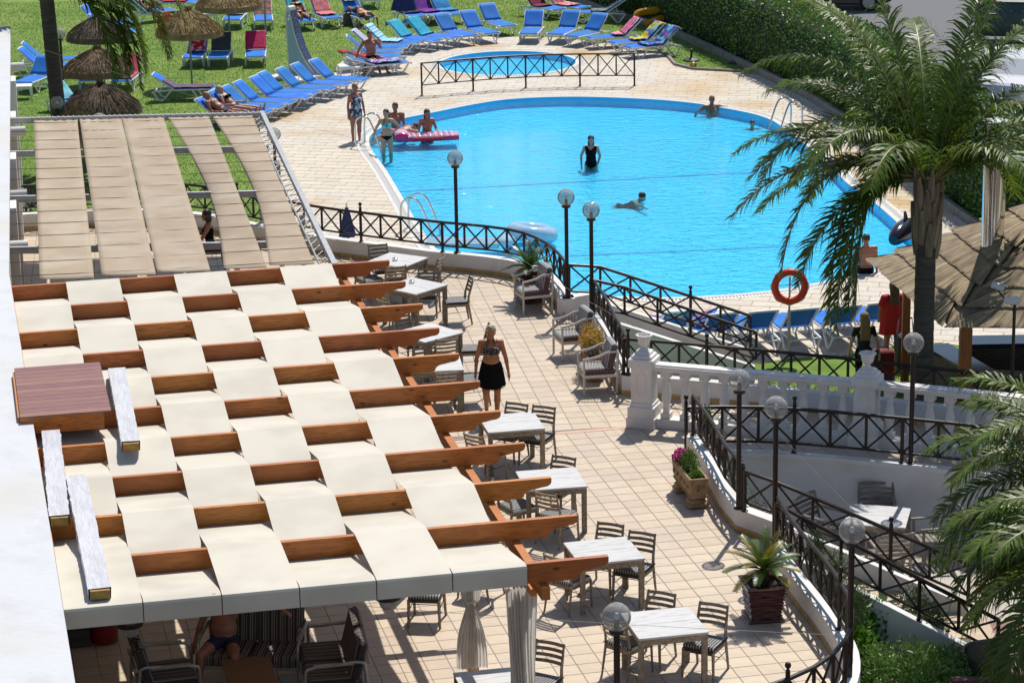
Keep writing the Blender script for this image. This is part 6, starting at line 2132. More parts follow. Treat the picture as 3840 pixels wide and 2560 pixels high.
shrub('climbing_shrub', 'wispy green shrub growing up behind the flower trough railing', 'bush', (3.55, 39.2, ZL), [((-.35, 1.2, 1.35), (.22, .5, .5)), ((-.2, .3, 1.2), (.28, .5, .5)), ((0, -.5, .95), (.35, .55, .45)), ((.3, -.9, .75), (.35, .5, .45)), ((-.45, 1.4, 1.85), (.07, .12, .28))], 3300, .06, M('olive_leaf', (.06, .10, .025), (.10, .15, .04), scale=4, rough=.5, isl=.3, trl=.2), aspect=.35)
# dark strappy plants behind the awning by the building
ag = M('agave_leaf', (.02, .045, .018), (.05, .08, .03), scale=4, rough=.5, isl=.4)
for i, (x, y) in enumerate(((-12.0, 60.4), (-11.2, 59.4), (-10.4, 60.2), (-11.6, 61.8))):
    o = thing('strap_leaf_plant', ('dark strap leaved plant against the building wall', 'dark strap leaved plant at the low wall behind the awning', 'dark strap leaved plant seen through the awning gap', 'dark strap leaved plant furthest from the low wall')[i], 'plant', (x, y, ZP), 0, 'strap leaved plants behind the awning')
    b = MB()
    for k in range(90):
        a, l = random.uniform(0, 2 * pi), random.uniform(.6, 1.3)
        d = Vector((cos(a) * .6, sin(a) * .6, 1)).normalized()
        p_ = Vector((random.gauss(0, .15), random.gauss(0, .15), 0)); s_ = Vector((-sin(a), cos(a), 0)) * .03
        q1 = p_ + d * l * .6; q2 = q1 + (d + Vector((0, 0, -.8))).normalized() * l * .5
        b.add([p_ - s_, p_ + s_, q1 + s_, q1 - s_, q2], [(0, 1, 2, 3), (3, 2, 4)])
    b.build('leaves', ag, o, world=False)
# ------------------------------------------------------------------ people
import numpy as np
skin_tan = M('skin_tanned', (.40, .165, .075), (.33, .125, .055), scale=6, rough=.5, lo=.3, hi=.7)
skin_light = M('skin_light', (.52, .30, .20), (.46, .25, .16), scale=6, rough=.5, lo=.3, hi=.7)
skin_red = M('skin_sunburnt', (.38, .15, .09), (.30, .11, .065), scale=6, rough=.45, lo=.3, hi=.7)
hair_dark = M('dark_hair', (.018, .011, .008), (.035, .02, .013), scale=30, rough=.45, bump=.6, bscale=60)
hair_blond = M('bleached_hair', (.55, .48, .33), (.22, .16, .09), scale=22, rough=.6, bump=.8, bscale=45, lo=.42, hi=.6)
hair_brown = M('brown_hair', (.085, .045, .022), (.16, .09, .045), scale=20, rough=.5, bump=.6, bscale=60)
hair_fair = M('long_fair_hair', (.20, .12, .06), (.34, .22, .11), scale=14, rough=.55, bump=.6, bscale=50, stretch=(6, 6, 1))
hair_grey = M('grey_hair', (.24, .21, .18), (.14, .11, .09), scale=20, rough=.6, bump=.5, bscale=50)
suit_black = M('black_swimwear', (.008, .008, .009), rough=.95, spec=.1)
suit_dots = M('black_dotted_bikini', (.012, .012, .013), (.5, .5, .48), scale=75, detail=0, rough=.7, lo=.66, hi=.69)
suit_aqua = M('turquoise_bikini', (.10, .55, .55), rough=.6)
suit_leaf = M('palm_print_swimsuit', (.03, .03, .06), (.42, .42, .52), scale=13, detail=3, rough=.7, lo=.47, hi=.53, stretch=(1, 1, .6))
shorts_navy = M('navy_shorts', (.014, .018, .05), (.02, .026, .07), scale=6, rough=.8)
shirt_black = M('black_shirt', (.014, .014, .015), rough=.85)
red_cloth = M('red_tunic', (.50, .018, .016), (.42, .012, .012), scale=5, rough=.85)
eye_mat = M('eye_dark', (.01, .008, .007), rough=.2)
lip_mat = M('lip', (.30, .07, .05), rough=.5)
class Body:
    def __init__(s, H=1.66, fem=True, bulk=1.0):
        s.k = H / 1.66; s.fem = fem; s.bulk = bulk
        s.pr = []          # p0, p1, r0, r1, tag
        s.mb = MB()
    def cap(s, p0, p1, r0, r1, tag, flat=None):
        p0, p1 = Vector(p0), Vector(p1)
        s.pr.append((p0, p1, max(r0, r1), tag))
        s.mb.ball(p0, r0, 12, 8); s.mb.ball(p1, r1, 12, 8)
        if (p1 - p0).length > 1e-4:
            s.mb.tube([p0, p1], [r0, r1], 12)
    def ell(s, c, r, rot, tag):
        s.pr.append((Vector(c), Vector(c), min(r) * .8 + max(r) * .2, tag))
        s.mb.ball(c, r, 18, 12, rot)
def rotm(rt, fw, up):
    return Matrix(((rt.x, fw.x, up.x), (rt.y, fw.y, up.y), (rt.z, fw.z, up.z)))
def V(*a): return Vector(a)
def person(label, pelvis, rz, spine=(0, 0, 1), fwd=(0, 1, 0), arms=None, legs=None, head=(0, 0, 1), look=None, H=1.66, fem=True, bulk=1.0, skin=None, costume=None, mats=(), hair='short', hair_mat=None,
           voxel=.0125, curl=.5, extra=None, foot_dir=None):
    """all directions in the person's own frame (facing +Y, right hand +X), then turned by rz about the pelvis"""
    k = H / 1.66
    B = Body(H, fem, bulk)
    up = V(*spine).normalized()
    fw = V(*fwd); fw = (fw - up * fw.dot(up)).normalized()
    rt = fw.cross(up)
    P = V(0, 0, 0)
    q = bulk
    rot = rotm(rt, fw, up)
    at_ = lambda x, y, z: P + rt * x * k + fw * y * k + up * z * k
    shw = .165 if fem else .19
    # trunk
    B.ell(at_(0, -.01, -.02), (.160 * q * k, .110 * q * k, .125 * k), rot, 'pelvis')
    B.ell(at_(.065, -.06, -.07), (.085 * q * k, .085 * q * k, .085 * k), rot, 'pelvis')
    B.ell(at_(-.065, -.06, -.07), (.085 * q * k, .085 * q * k, .085 * k), rot, 'pelvis')
    B.ell(at_(0, .005 + .02 * (q - 1), .13), ((.125 if fem else .142) * q * k, .095 * q * q * k, .15 * k), rot, 'waist')
    B.ell(at_(0, -.005, .30), ((.142 if fem else .165) * (.5 + .5 * q) * k, .105 * (.5 + .5 * q) * k, .17 * k), rot, 'chest')
    B.ell(at_(0, -.02, .40), ((.15 if fem else .18) * k, .075 * k, .085 * k), rot, 'chest')
    if fem:
        for s in (-1, 1):
            B.ell(at_(s * .072, .085 * (.4 + .6 * q), .285), (.066 * q * k, .062 * q * k, .066 * q * k), rot, 'bust')
    else:
        for s in (-1, 1):
            B.ell(at_(s * .075, .062, .33), (.08 * k, .05 * k, .065 * k), rot, 'bust')
    hd = V(*head).normalized()
    hd = rt * hd.x + fw * hd.y + up * hd.z
    lk = V(*look) if look else V(0, 1, 0)
    lk = rt * lk.x + fw * lk.y + up * lk.z
    lk = (lk - hd * lk.dot(hd)).normalized()
    hr = lk.cross(hd)
    N = at_(0, -.02, .46)
    HC = N + hd * .152 * k + lk * .02 * k
    B.cap(N - up * .03 * k, N + hd * .10 * k, (.052 if fem else .06) * k, .05 * k, 'neck')
    hrot = rotm(hr, lk, hd)
    h_at = lambda x, y, z: HC + hr * x * k + lk * y * k + hd * z * k
    B.ell(h_at(0, -.005, .025), (.079 * k, .094 * k, .095 * k), hrot, 'head')
    B.ell(h_at(0, .022, -.045), (.060 * k, .068 * k, .068 * k), hrot, 'head')
    B.ell(h_at(0, .096, -.018), (.012 * k, .018 * k, .024 * k), hrot, 'head')
    B.ell(h_at(0, .078, -.088), (.022 * k, .018 * k, .017 * k), hrot, 'head')
    for s in (-1, 1):
        B.ell(h_at(s * .075, -.005, -.01), (.012 * k, .02 * k, .032 * k), hrot, 'head')
    # arms: (upper direction, fore direction) for right and left
    arms = arms or {1: ((.14, .0, -1), (.08, .12, -1)), -1: ((-.14, .0, -1), (-.08, .12, -1))}
    J = {}
    for s, (ua, fa) in arms.items():
        S = at_(s * shw, -.02, .415)
        ua, fa = V(*ua).normalized(), V(*fa).normalized()
        E = S + ua * .285 * k
        Wp = E + fa * .245 * k
        a0 = (.048 if fem else .056) * (.6 + .4 * q)
        B.cap(at_(s * (shw - .06), -.02, .42), S, .06 * k, a0 * 1.15 * k, 'shoulder')
        B.cap(S, E, a0 * k, .037 * k, 'upper_arm')
        B.cap(E, Wp, .038 * k, .025 * k, 'forearm')
        B.ell(E + (Wp - E) * .25, (.040 * k, .040 * k, .040 * k), rot, 'forearm')
        # hand
        hx = fa.cross(V(0, 0, 1) if abs(fa.z) < .8 else V(0, 1, 0)).normalized()
        if abs(fa.z) > .8:
            hx = V(0, 1, 0) - fa * fa.y; hx.normalize()
        palm_n = hx.cross(fa).normalized()
        if palm_n.x * s > 0:
            palm_n = -palm_n            # palm towards the body
        Pm = Wp + fa * .055 * k
        B.cap(Wp + fa * .015 * k, Pm + fa * .02 * k, .024 * k, .028 * k, 'hand')
        B.cap(Pm + hx * .018 * k, Pm - hx * .018 * k, .022 * k, .022 * k, 'hand')
        for f_, (off, l) in enumerate(((.030, .062), (.010, .072), (-.011, .068), (-.031, .052))):
            r0 = Pm + fa * .035 * k + hx * off * k
            d1 = (fa + palm_n * curl * .4 + hx * off * 2.2).normalized()
            m1 = r0 + d1 * l * .5 * k
            d2 = (d1 + palm_n * curl * .9).normalized()
            B.cap(r0, m1, .0105 * k, .0098 * k, 'hand'); B.cap(m1, m1 + d2 * l * .5 * k, .0098 * k, .0085 * k, 'hand')
        tb = Pm + hx * .03 * k - fa * .025 * k
        t1 = tb + (hx * .8 + fa * .6 + palm_n * .3).normalized() * .035 * k
        B.cap(tb, t1, .013 * k, .0115 * k, 'hand'); B.cap(t1, t1 + (fa * .9 + hx * .25 + palm_n * .3).normalized() * .03 * k, .0115 * k, .0095 * k, 'hand')
        J['hand%d' % s] = Pm
    # legs
    legs = legs or {1: ((.03, 0, -1), (.0, -.03, -1)), -1: ((-.03, 0, -1), (0, -.03, -1))}
    for s, lg in legs.items():
        td_, sd_ = V(*lg[0]).normalized(), V(*lg[1]).normalized()
        fd_ = V(*(lg[2] if len(lg) > 2 else (s * .2, 1, -.12))).normalized()
        Hp = at_(s * .088, -.01, -.06)
        Kn = Hp + td_ * .415 * k
        An = Kn + sd_ * .405 * k
        B.cap(Hp, Hp + td_ * .16 * k, .088 * q * k, .082 * q * k, 'thigh')
        B.cap(Hp + td_ * .16 * k, Kn, .08 * q * k, .053 * (.5 + .5 * q) * k, 'thigh_low')
        B.cap(Kn, Kn + sd_ * .13 * k, .052 * (.5 + .5 * q) * k, .056 * (.5 + .5 * q) * k, 'shin')
        back = -(fd_ - sd_ * fd_.dot(sd_)).normalized()
        B.cap(Kn + sd_ * .09 * k + back * .018 * k, Kn + sd_ * .20 * k + back * .012 * k, .05 * (.5 + .5 * q) * k, .045 * k, 'shin')
        B.cap(Kn + sd_ * .13 * k, An, .052 * k, .033 * k, 'shin')
        sole = An + sd_ * .035 * k
        B.cap(sole - fd_ * .04 * k, sole + fd_ * .07 * k, .034 * k, .033 * k, 'foot')
        B.cap(sole + fd_ * .07 * k, sole + fd_ * .155 * k + sd_ * .012 * k, .034 * k, .022 * k, 'foot')
        B.cap(sole + fd_ * .07 * k + rt * s * .02 * k, sole + fd_ * .14 * k + rt * s * .025 * k + sd_ * .014 * k, .024 * k, .018 * k, 'foot')
        J['foot%d' % s] = sole
        J['knee%d' % s] = Kn
    # one continuous skin
    me = B.mb.mesh('body', skin or skin_tan)
    tmp = bpy.data.objects.new('tmp_body', me)
    COL.objects.link(tmp)
    md = tmp.modifiers.new('r', 'REMESH'); md.mode = 'VOXEL'; md.voxel_size = voxel
    ms = tmp.modifiers.new('s', 'SMOOTH'); ms.factor = .5; ms.iterations = 3
    dg = bpy.context.evaluated_depsgraph_get()
    body = bpy.data.meshes.new_from_object(tmp.evaluated_get(dg))
    bpy.data.objects.remove(tmp, do_unlink=True)
    bpy.data.meshes.remove(me)
    body.name = 'body'
    body.materials.clear()
    body.materials.append(skin or skin_tan)
    for m in mats:
        body.materials.append(m)
    n = len(body.polygons)
    body.polygons.foreach_set('use_smooth', [True] * n)
    if costume:
        cs = np.empty(n * 3); body.polygons.foreach_get('center', cs); cs = cs.reshape(n, 3)
        best = np.full(n, 1e9); idx = np.zeros(n, int); tt = np.zeros(n)
        for i, (p0, p1, r, tag_) in enumerate(B.pr):
            a, b = np.array(p0), np.array(p1)
            d = b - a; l2 = d @ d
            t = np.clip((cs - a) @ d / l2, 0, 1) if l2 > 1e-8 else np.zeros(n)
            dist = np.linalg.norm(cs - a - t[:, None] * d, axis=1) - r
            w = dist < best
            best[w] = dist[w]; idx[w] = i; tt[w] = t[w]
        loc = np.stack([cs @ np.array(rt), cs @ np.array(fw), cs @ np.array(up)], 1) / k
        mi = [costume(B.pr[idx[j]][3], tt[j], loc[j]) for j in range(n)]
        body.polygons.foreach_set('material_index', mi)
    o = thing('person', label, 'person', pelvis, rz)
    bo = bpy.data.objects.new('body', body)
    COL.objects.link(bo); bo.parent = o
    # hair, eyes, lips
    if hair != 'none':
        hb = MB()
        if hair == 'cap':
            hb.ball(h_at(0, -.016, .044), (.084 * k, .095 * k, .089 * k), 18, 12, hrot)
        else:
            hb.ball(h_at(0, -.022, .042), (.091 * k, .099 * k, .097 * k), 18, 12, hrot)
            hb.ball(h_at(0, -.045, -.01), (.078 * k, .065 * k, .085 * k), 16, 10, hrot)
        if hair == 'long':
            for x in (-.045, -.015, .015, .045):
                top_ = h_at(x, -.07, .03); mid_p = at_(x * 1.3, -.12, .42); end = at_(x * 1.5, -.125, .20)
                hb.tube(catmull([top_, h_at(x * 1.2, -.10, -.07), mid_p, end], 4), [.045 * k] * 5 + [.04 * k] * 5 + [.035 * k] * 2 + [.012 * k], 8)
        if hair == 'bob':
            hb.ball(h_at(0, -.05, -.07), (.085 * k, .06 * k, .10 * k), 16, 10, hrot)
            for s in (-1, 1):
                hb.ball(h_at(s * .06, -.02, -.06), (.03 * k, .05 * k, .10 * k), 12, 8, hrot)
        if hair == 'tail':
            hb.tube([h_at(0, -.10, .05), h_at(0, -.14, .0), h_at(0, -.13, -.10)], [.03 * k, .035 * k, .01 * k], 8)
        hb.build('hair', hair_mat or hair_dark, o, smooth=True, angle=0, world=False)
    for s in (-1, 1):
        MB().ball(h_at(s * .030, .081, .004), (.012 * k, .006 * k, .006 * k), 8, 6, hrot).build('eye', eye_mat, o, smooth=True, angle=0, world=False)
    MB().ball(h_at(0, .092, -.062), (.020 * k, .006 * k, .006 * k), 10, 6, hrot).build('lips', lip_mat, o, smooth=True, angle=0, world=False)
    if extra:
        extra(o, at_, rt, fw, up, k, J)
    return o
# costumes: return the material slot for a face
def c_bikini(tag, t, p):
    x, y, z = p
    if tag in ('pelvis', 'thigh', 'waist') and -.16 < z < .0 - abs(x) * .0 and z > -.14 + abs(x) * .75 * (1 if y > 0 else .5):
        return 2
    if tag in ('chest', 'bust', 'waist') and .235 < z < .345 - (.0 if y > 0 else .05) and (y > .02 or z < .27):
        return 1
    return 0
def c_onepiece(tag, t, p):
    x, y, z = p
    if tag in ('pelvis', 'waist', 'chest', 'bust', 'thigh', 'shoulder') and -.15 + abs(x) * .55 < z < .36 + (abs(x) * .9 if y > 0 else -.06 + abs(x) * .6) and abs(x) < .155 and z < .46:
        return 1
    return 0
def c_swimdress(tag, t, p):
    x, y, z = p
    if tag in ('pelvis', 'waist', 'chest', 'bust', 'thigh') and -.17 < z < .34 + abs(x) * 1.2 and z < .47 and (z < .36 or .045 < abs(x) < .105):
        return 1
    return 0
def c_trunks(tag, t, p):
    x, y, z = p
    if tag == 'pelvis' and z < .02 or tag == 'thigh' or (tag == 'thigh_low' and t < .12):
        return 1
    return 0
def c_briefs(tag, t, p):
    return 1 if tag in ('pelvis', 'thigh') and -.13 + abs(p[0]) * .5 < p[2] < .0 else 0
def c_shirt(tag, t, p):
    if tag in ('chest', 'waist', 'bust', 'shoulder', 'pelvis') and p[2] < .455:
        return 1
    if tag == 'upper_arm' and t < .55:
        return 1
    if tag in ('thigh', 'thigh_low', 'shin'):
        return 2
    return 0
# --- woman walking across the terrace
def walk_extra(o, at_, rt, fw, up, k, J):
    n, m = 48, 12
    vs = []
    for j in range(m + 1):
        t = j / m
        z = .085 - .42 * t
        for i in range(n):
            a = 2 * pi * i / n
            rx = .155 + .085 * t ** .6; ry = .122 + .08 * t ** .6
            f_ = 1 + .035 * t * sin(a * 9 + 1) + .02 * t * sin(a * 17)
            vs.append(at_(rx * f_ * cos(a), ry * f_ * sin(a) - .012, z + (.02 * cos(2 * a) * t)))
    b = MB().add(vs, [(j * n + i, j * n + (i + 1) % n, (j + 1) * n + (i + 1) % n, (j + 1) * n + i) for j in range(m) for i in range(n)])
    sk = b.build('skirt', suit_black, o, smooth=True, angle=0, world=False)
    fr = MB()
    for i in range(120):
        a = 2 * pi * i / 120
        p = at_(.24 * cos(a), .202 * sin(a) - .012, -.333 + .02 * cos(2 * a))
        w = at_(.006 * -sin(a), .006 * cos(a), 0)
        fr.add([p - w, p + w, p - up * random.uniform(.02, .045) * k], [(0, 1, 2)])
    fr.build('fringe', suit_black, sk, world=False)
    st = MB()
    for s in (-1, 1):
        st.tube([at_(s * .085, .135, .33), at_(s * .075, .10, .42), at_(s * .045, .0, .49), at_(0, -.07, .47)], .012 * k, 6)
    st.ball(at_(0, .13, .245), (.03 * k, .02 * k, .02 * k), 8, 6)
    st.build('halter_strap', suit_dots, o, smooth=True, world=False)
f1 = at(1853, 1560, 0)
person('blond woman in dotted bikini top and black fringed skirt walking across the terrace', (f1.x - .03, f1.y + .08, .86), R(182), head=(0, .25, 1), look=(.1, 1, -.4),
       arms={1: ((.30, -.08, -1), (.10, .28, -1)), -1: ((-.30, .05, -1), (-.16, .10, -1))},
       legs={1: ((.02, .10, -1), (-.02, -.75, -1), (.05, .6, -.8)), -1: ((-.01, .06, -1), (.03, -.02, -1), (-.05, 1, -.1))}, H=1.66, bulk=1.15, skin=skin_tan, costume=c_bikini, mats=(suit_dots, suit_black), hair='short', hair_mat=hair_blond, voxel=.0095, extra=walk_extra)
# --- woman in palm print swimsuit
f = K(0, 1, 925, 1298, ZP)
person('older woman in a palm leaf print swimsuit standing on the deck near the ladder', (f.x, f.y + .05, ZP + .86), R(-146), arms={1: ((.16, -.12, -1), (.06, .08, -1)), -1: ((-.22, .12, -1), (-.05, .22, -1))},
       H=1.66, bulk=1.22, skin=skin_red, costume=c_swimdress, mats=(suit_leaf,), hair='cap', hair_mat=hair_grey, look=(.1, 1, -.1))
# --- girl on the ladder
f = K(0, 1, 1205, 1425, ZP - .05)
def strings(o, at_, rt, fw, up, k, J):
    st = MB()
    for s in (-1, 1):
        st.tube([at_(s * .075, .135, .33), at_(s * .07, .09, .42), at_(s * .04, -.03, .49)], .006 * k, 5)
    st.tube([at_(0, .15, .33), at_(0, .155, .245)], .008 * k, 5)
    st.build('bikini_string', suit_black, o, world=False)
person('girl in a turquoise bikini top standing on the pool ladder, hand on hip', (f.x, f.y + .12, ZP + .46), R(184), arms={1: ((.55, -.05, -1), (.35, .25, -1)), -1: ((-.75, -.25, -.75), (.85, .35, -.6))},
       H=1.62, skin=skin_light, costume=c_bikini, mats=(suit_aqua, suit_black), hair='cap', hair_mat=hair_dark, look=(.45, 1, -.1), extra=strings)
# --- swimmers
f = K(0, 1, 1570, 1262, ZP - .05)
person('woman with wet dark hair standing in the pool behind the pink air mattress', (f.x, f.y + .25, ZP - .02), R(188), spine=(0, .18, 1), arms={1: ((.35, .35, -1), (-.1, .9, -.35)), -1: ((-.35, .3, -1), (.15, .95, -.35))}, skin=skin_red, bulk=1.1, hair='bob', hair_mat=hair_dark, look=(-.1, 1, -.35),
       costume=lambda t_, a, p: 1 if t_ in ('bust', 'chest') and .23 < p[2] < .33 and p[1] > 0 else 0, mats=(M('coral_bikini', (.38, .12, .09), rough=.6),))
f = K(0, 1, 1278, 1235, ZP - .05)
person('tanned man in the pool seen behind the girl on the ladder', (f.x, f.y + .5, ZP - .02), R(170), fem=False, H=1.74, skin=skin_red, hair='cap', hair_mat=hair_dark, bulk=1.05, arms={1: ((.25, .3, -1), (.1, .8, -.5)), -1: ((-.2, .3, -1), (0, .8, -.5))})
f = K(0, 1, 1350, 1240, ZP + .05)
person('pale man leaning over the head of the pink air mattress', (f.x - .25, f.y + .25, ZP + .06), R(-70), spine=(0, 1, .12), fwd=(0, .1, -1), arms={1: ((.9, .5, .0), (.2, .5, -.9)), -1: ((-.8, .6, .0), (-.2, .6, -.8))}, legs={1: ((.05, -1, -.35), (0, -1, -.5), (0, -.6, -1)), -1: ((-.05, -1, -.35), (0, -1, -.5), (0, -.6, -1))},
       head=(0, -.3, 1), fem=False, skin=skin_light, costume=c_trunks, mats=(M('pink_shorts', (.5, .12, .12), rough=.7),), hair='cap', hair_mat=hair_brown)
f = K(0, 2, 728, 1502, ZP - .05)
person('dark haired woman in a black swimsuit standing waist deep in the pool', (f.x, f.y + .12, ZP - .06), R(172), arms={1: ((.45, -.30, -1), (-.05, .10, -1)), -1: ((-.25, -.45, -1), (.3, -.2, -1))}, H=1.64, bulk=1.12, skin=skin_light, costume=c_onepiece, mats=(suit_black,), hair='bob', hair_mat=hair_dark, look=(-.25, 1, -.1))
f = K(0, 2, 1840, 1008, ZP - .05)
person('bald man leaning at the far pool edge with one arm stretched out', (f.x, f.y + .15, ZP - .44), R(185), fem=False, H=1.78, bulk=1.1, skin=skin_red, hair='none', arms={1: ((.8, .1, -.5), (.3, .3, -.9)), -1: ((-1, .15, -.12), (-.8, .3, -.35))}, look=(.1, 1, -.15))
f = K(0, 2, 2212, 1128, ZP - .05)
person('boy with short dark hair up to his chin in the pool', (f.x, f.y + .1, ZP - .64), R(190), fem=False, H=1.45, skin=skin_light, hair='cap', hair_mat=hair_dark, arms={1: ((.9, .2, -.1), (.9, .3, -.2)), -1: ((-.9, .2, -.1), (-.9, .3, -.2))})
f = K(1, 2, 1145, 292, ZP - .05)
person('swimmer with wet dark hair doing breaststroke in the middle of the pool', (f.x - .35, f.y + .45, ZP - .30), R(-100), spine=(0, 1, .34), fwd=(0, .2, -1), head=(0, -.75, .7), look=(-.35, .5, 1), arms={1: ((.9, .55, .05), (.9, .6, .0)), -1: ((-.9, .4, .05), (-.7, -.3, -.1))}, legs={1: ((.2, -1, -.15), (.1, -1, -.1), (0, -1, -.3)), -1: ((-.2, -1, -.15), (-.1, -1, -.1), (0, -1, -.3))},
       skin=skin_light, hair='cap', hair_mat=hair_dark, costume=c_onepiece, mats=(suit_black,))
# --- sunbathers
loc, rz, v = LOG['g2']
f = K(0, 1, 1060, 540, ZP + .40)
person('tanned man in black trunks sitting on a lounger rubbing his face', (f.x, f.y + .05, ZP + .50), R(195), spine=(.04, -.06, 1), fem=False, H=1.74, bulk=1.08, skin=skin_red, costume=c_briefs, mats=(suit_black,), hair='cap', hair_mat=hair_dark,
       arms={1: ((.62, -.25, -1), (.35, -.05, -1)), -1: ((-.25, .55, -.55), (.25, .25, 1))}, legs={1: ((-.30, .75, -.12), (-.2, .45, -.9), (-.1, 1, -.1)), -1: ((-.35, .85, .0), (-.25, .5, -.85), (-.3, 1, -.1))}, look=(-.2, 1, -.35))
def lie(key, s, prone=False, dz=.11):
    loc, rz, v = LOG[key]
    d = Vector((-sin(rz), cos(rz), 0))
    return Vector(loc) + d * s + Vector((0, 0, SH + dz)), rz, ANG[v]
p, rz, an = lie('h2', .35)
person('man in dark trunks lying face down with arms hanging off the lounger foot', p, rz, spine=(0, 1, -.05), fwd=(0, -.05, -1), head=(0, .5, .9), arms={1: ((.5, .45, -.75), (-.1, .55, -.85)), -1: ((-.6, .5, -.55), (.1, .45, -.9))}, legs={1: ((.12, -1, .05), (.05, -1, .12), (0, -.6, 1)), -1: ((-.12, -1, .05), (-.05, -1, .12), (0, -.6, 1))},
       fem=False, H=1.76, bulk=1.08, skin=skin_tan, costume=c_trunks, mats=(shorts_navy,), hair='cap', hair_mat=hair_brown)
def recline(label, key, **kw):
    p, rz, an = lie(key, -.12, dz=.12)
    a = an
    kw.setdefault('arms', {1: ((.25, .55, -.75), (.05, 1, .1)), -1: ((-.25, .55, -.75), (-.05, 1, .1))})
    kw.setdefault('legs', {1: ((.10, 1, .02), (.02, 1, -.05), (.15, .15, 1)), -1: ((-.10, 1, .02), (-.02, 1, -.05), (-.15, .15, 1))})
    return person(label, p, rz, spine=(0, -cos(a), sin(a)), fwd=(0, sin(a), cos(a)), **kw)
recline('sunbathing woman in a dark bikini reclining behind the shower', 'h3', skin=skin_tan, hair='bob', hair_mat=hair_dark, costume=c_bikini, mats=(suit_black, suit_black))
recline('blond woman with sunglasses reclining in the poolside row next to the awning', 'row7', skin=skin_light, hair='tail', hair_mat=hair_blond, costume=c_bikini, mats=(suit_black, suit_black), head=(0, .35, 1))
recline('bald sunburnt man reclining in the poolside row next to the awning', 'row8', skin=skin_red, hair='none', fem=False, H=1.76, bulk=1.1, costume=c_trunks, mats=(shorts_navy,), head=(0, .3, 1))
recline('sunbather with raised knees on a lounger at the top of the lawn', 'top1', skin=skin_light, hair='short', hair_mat=hair_brown, costume=c_bikini, mats=(suit_black, suit_black), legs={1: ((.1, .75, .7), (.05, .6, -.8), (0, 1, -.3)), -1: ((-.1, .75, .7), (-.05, .6, -.8), (0, 1, -.3))})
recline('sunbather on the lounger under the dark thatched parasol, only legs in sight', 't3b', skin=skin_tan, fem=False, H=1.74, costume=c_trunks, mats=(shorts_navy,), hair='cap', hair_mat=hair_dark)
# --- woman in red with suitcase, girl in black
f = at(3330, 1356, ZP)
def tunic(o, at_, rt, fw, up, k, J):
    n, m = 40, 16
    vs = []
    for j in range(m + 1):
        t = j / m
        z = .445 - .72 * t
        for i in range(n):
            a = 2 * pi * i / n
            rx = (.10 + .13 * min(1, t * 6) + .03 * t); ry = (.075 + .055 * min(1, t * 5) + .05 * t)
            f_ = 1 + .04 * t * sin(a * 8 + 2 * t) + .03 * t * sin(a * 13)
            vs.append(at_(rx * f_ * cos(a), ry * f_ * sin(a) - .02, z + .03 * t * cos(a)))
    MB().add(vs, [(j * n + i, j * n + (i + 1) % n, (j + 1) * n + (i + 1) % n, (j + 1) * n + i) for j in range(m) for i in range(n)]).build('tunic', red_cloth, o, smooth=True, angle=0, world=False)
    for s in (-1, 1):
        S = at_(s * .165, -.02, .43)
        MB().tube([at_(s * .10, -.02, .43), S, at_(s * .235, -.02, .25)], [.07 * k, .085 * k, .08 * k], 12).build('sleeve', red_cloth, o, smooth=True, world=False)
person('woman in a loose red tunic seen from behind beside the palm trunk', (f.x + .08, f.y + .05, ZP + .86), R(8), skin=skin_tan, H=1.66, hair='long', hair_mat=hair_brown, arms={1: ((.30, -.05, -1), (.05, .05, -1)), -1: ((-.32, .1, -1), (.1, .5, -.6))}, legs={1: ((.05, .25, -1), (.0, -.25, -1)), -1: ((-.15, -.30, -1), (-.15, -.35, -1), (-.1, 1, -.5))},
       costume=lambda t_, a, p: 1 if t_ in ('thigh', 'pelvis') else 0, mats=(shorts_navy,), extra=tunic)
g = atY(3238, 1360, 47.6)
def letter(o, at_, rt, fw, up, k, J):
    b = MB()
    c = at_(-.085, -.118, .375)
    w = .006
    for (x0, z0, x1, z1) in ((-.018, -.025, -.018, .025), (-.018, .025, .01, .025), (-.018, 0, .012, 0), (-.018, -.025, .012, -.025), (.012, .004, .012, .022), (.015, -.022, .015, -.004)):
        b.beam(c - rt * x0 * 0 + rt * x0 + up * z0, c + rt * x1 + up * z1 + rt * .0001, .006, .009)
    b.build('letter', M('white_print', (.8, .8, .8), rough=.8), o, world=False)
person('girl with long fair hair in a black shirt standing behind the balustrade urn', (g.x, g.y, ZP + .84), R(4), skin=skin_light, H=1.62, hair='long', hair_mat=hair_fair, arms={1: ((.32, -.05, -1), (.18, .12, -1)), -1: ((-.32, -.05, -1), (-.18, .12, -1))}, costume=c_shirt, mats=(shirt_black, suit_black), extra=letter)
# --- man on the lounge sofa
sr = SOFA_RZ
sx = Vector((cos(sr), sin(sr), 0)); sy = Vector((-sin(sr), cos(sr), 0))
pp = Vector((-3.80, 32.28, 0))
person('bare chested man in navy shorts seated on the lounge sofa in shade', (pp.x, pp.y, .52), sr, spine=(0, -.28, 1), fem=False, H=1.78, bulk=1.15, skin=skin_red, hair='cap', hair_mat=hair_dark, costume=c_trunks, mats=(shorts_navy,),
       arms={1: ((.45, .15, -1), (.15, .55, -.6)), -1: ((-.85, -.05, .15), (-.75, .15, -.35))}, legs={1: ((.32, 1, -.02), (.05, .12, -1)), -1: ((-.30, 1, -.02), (-.10, .05, -1))})
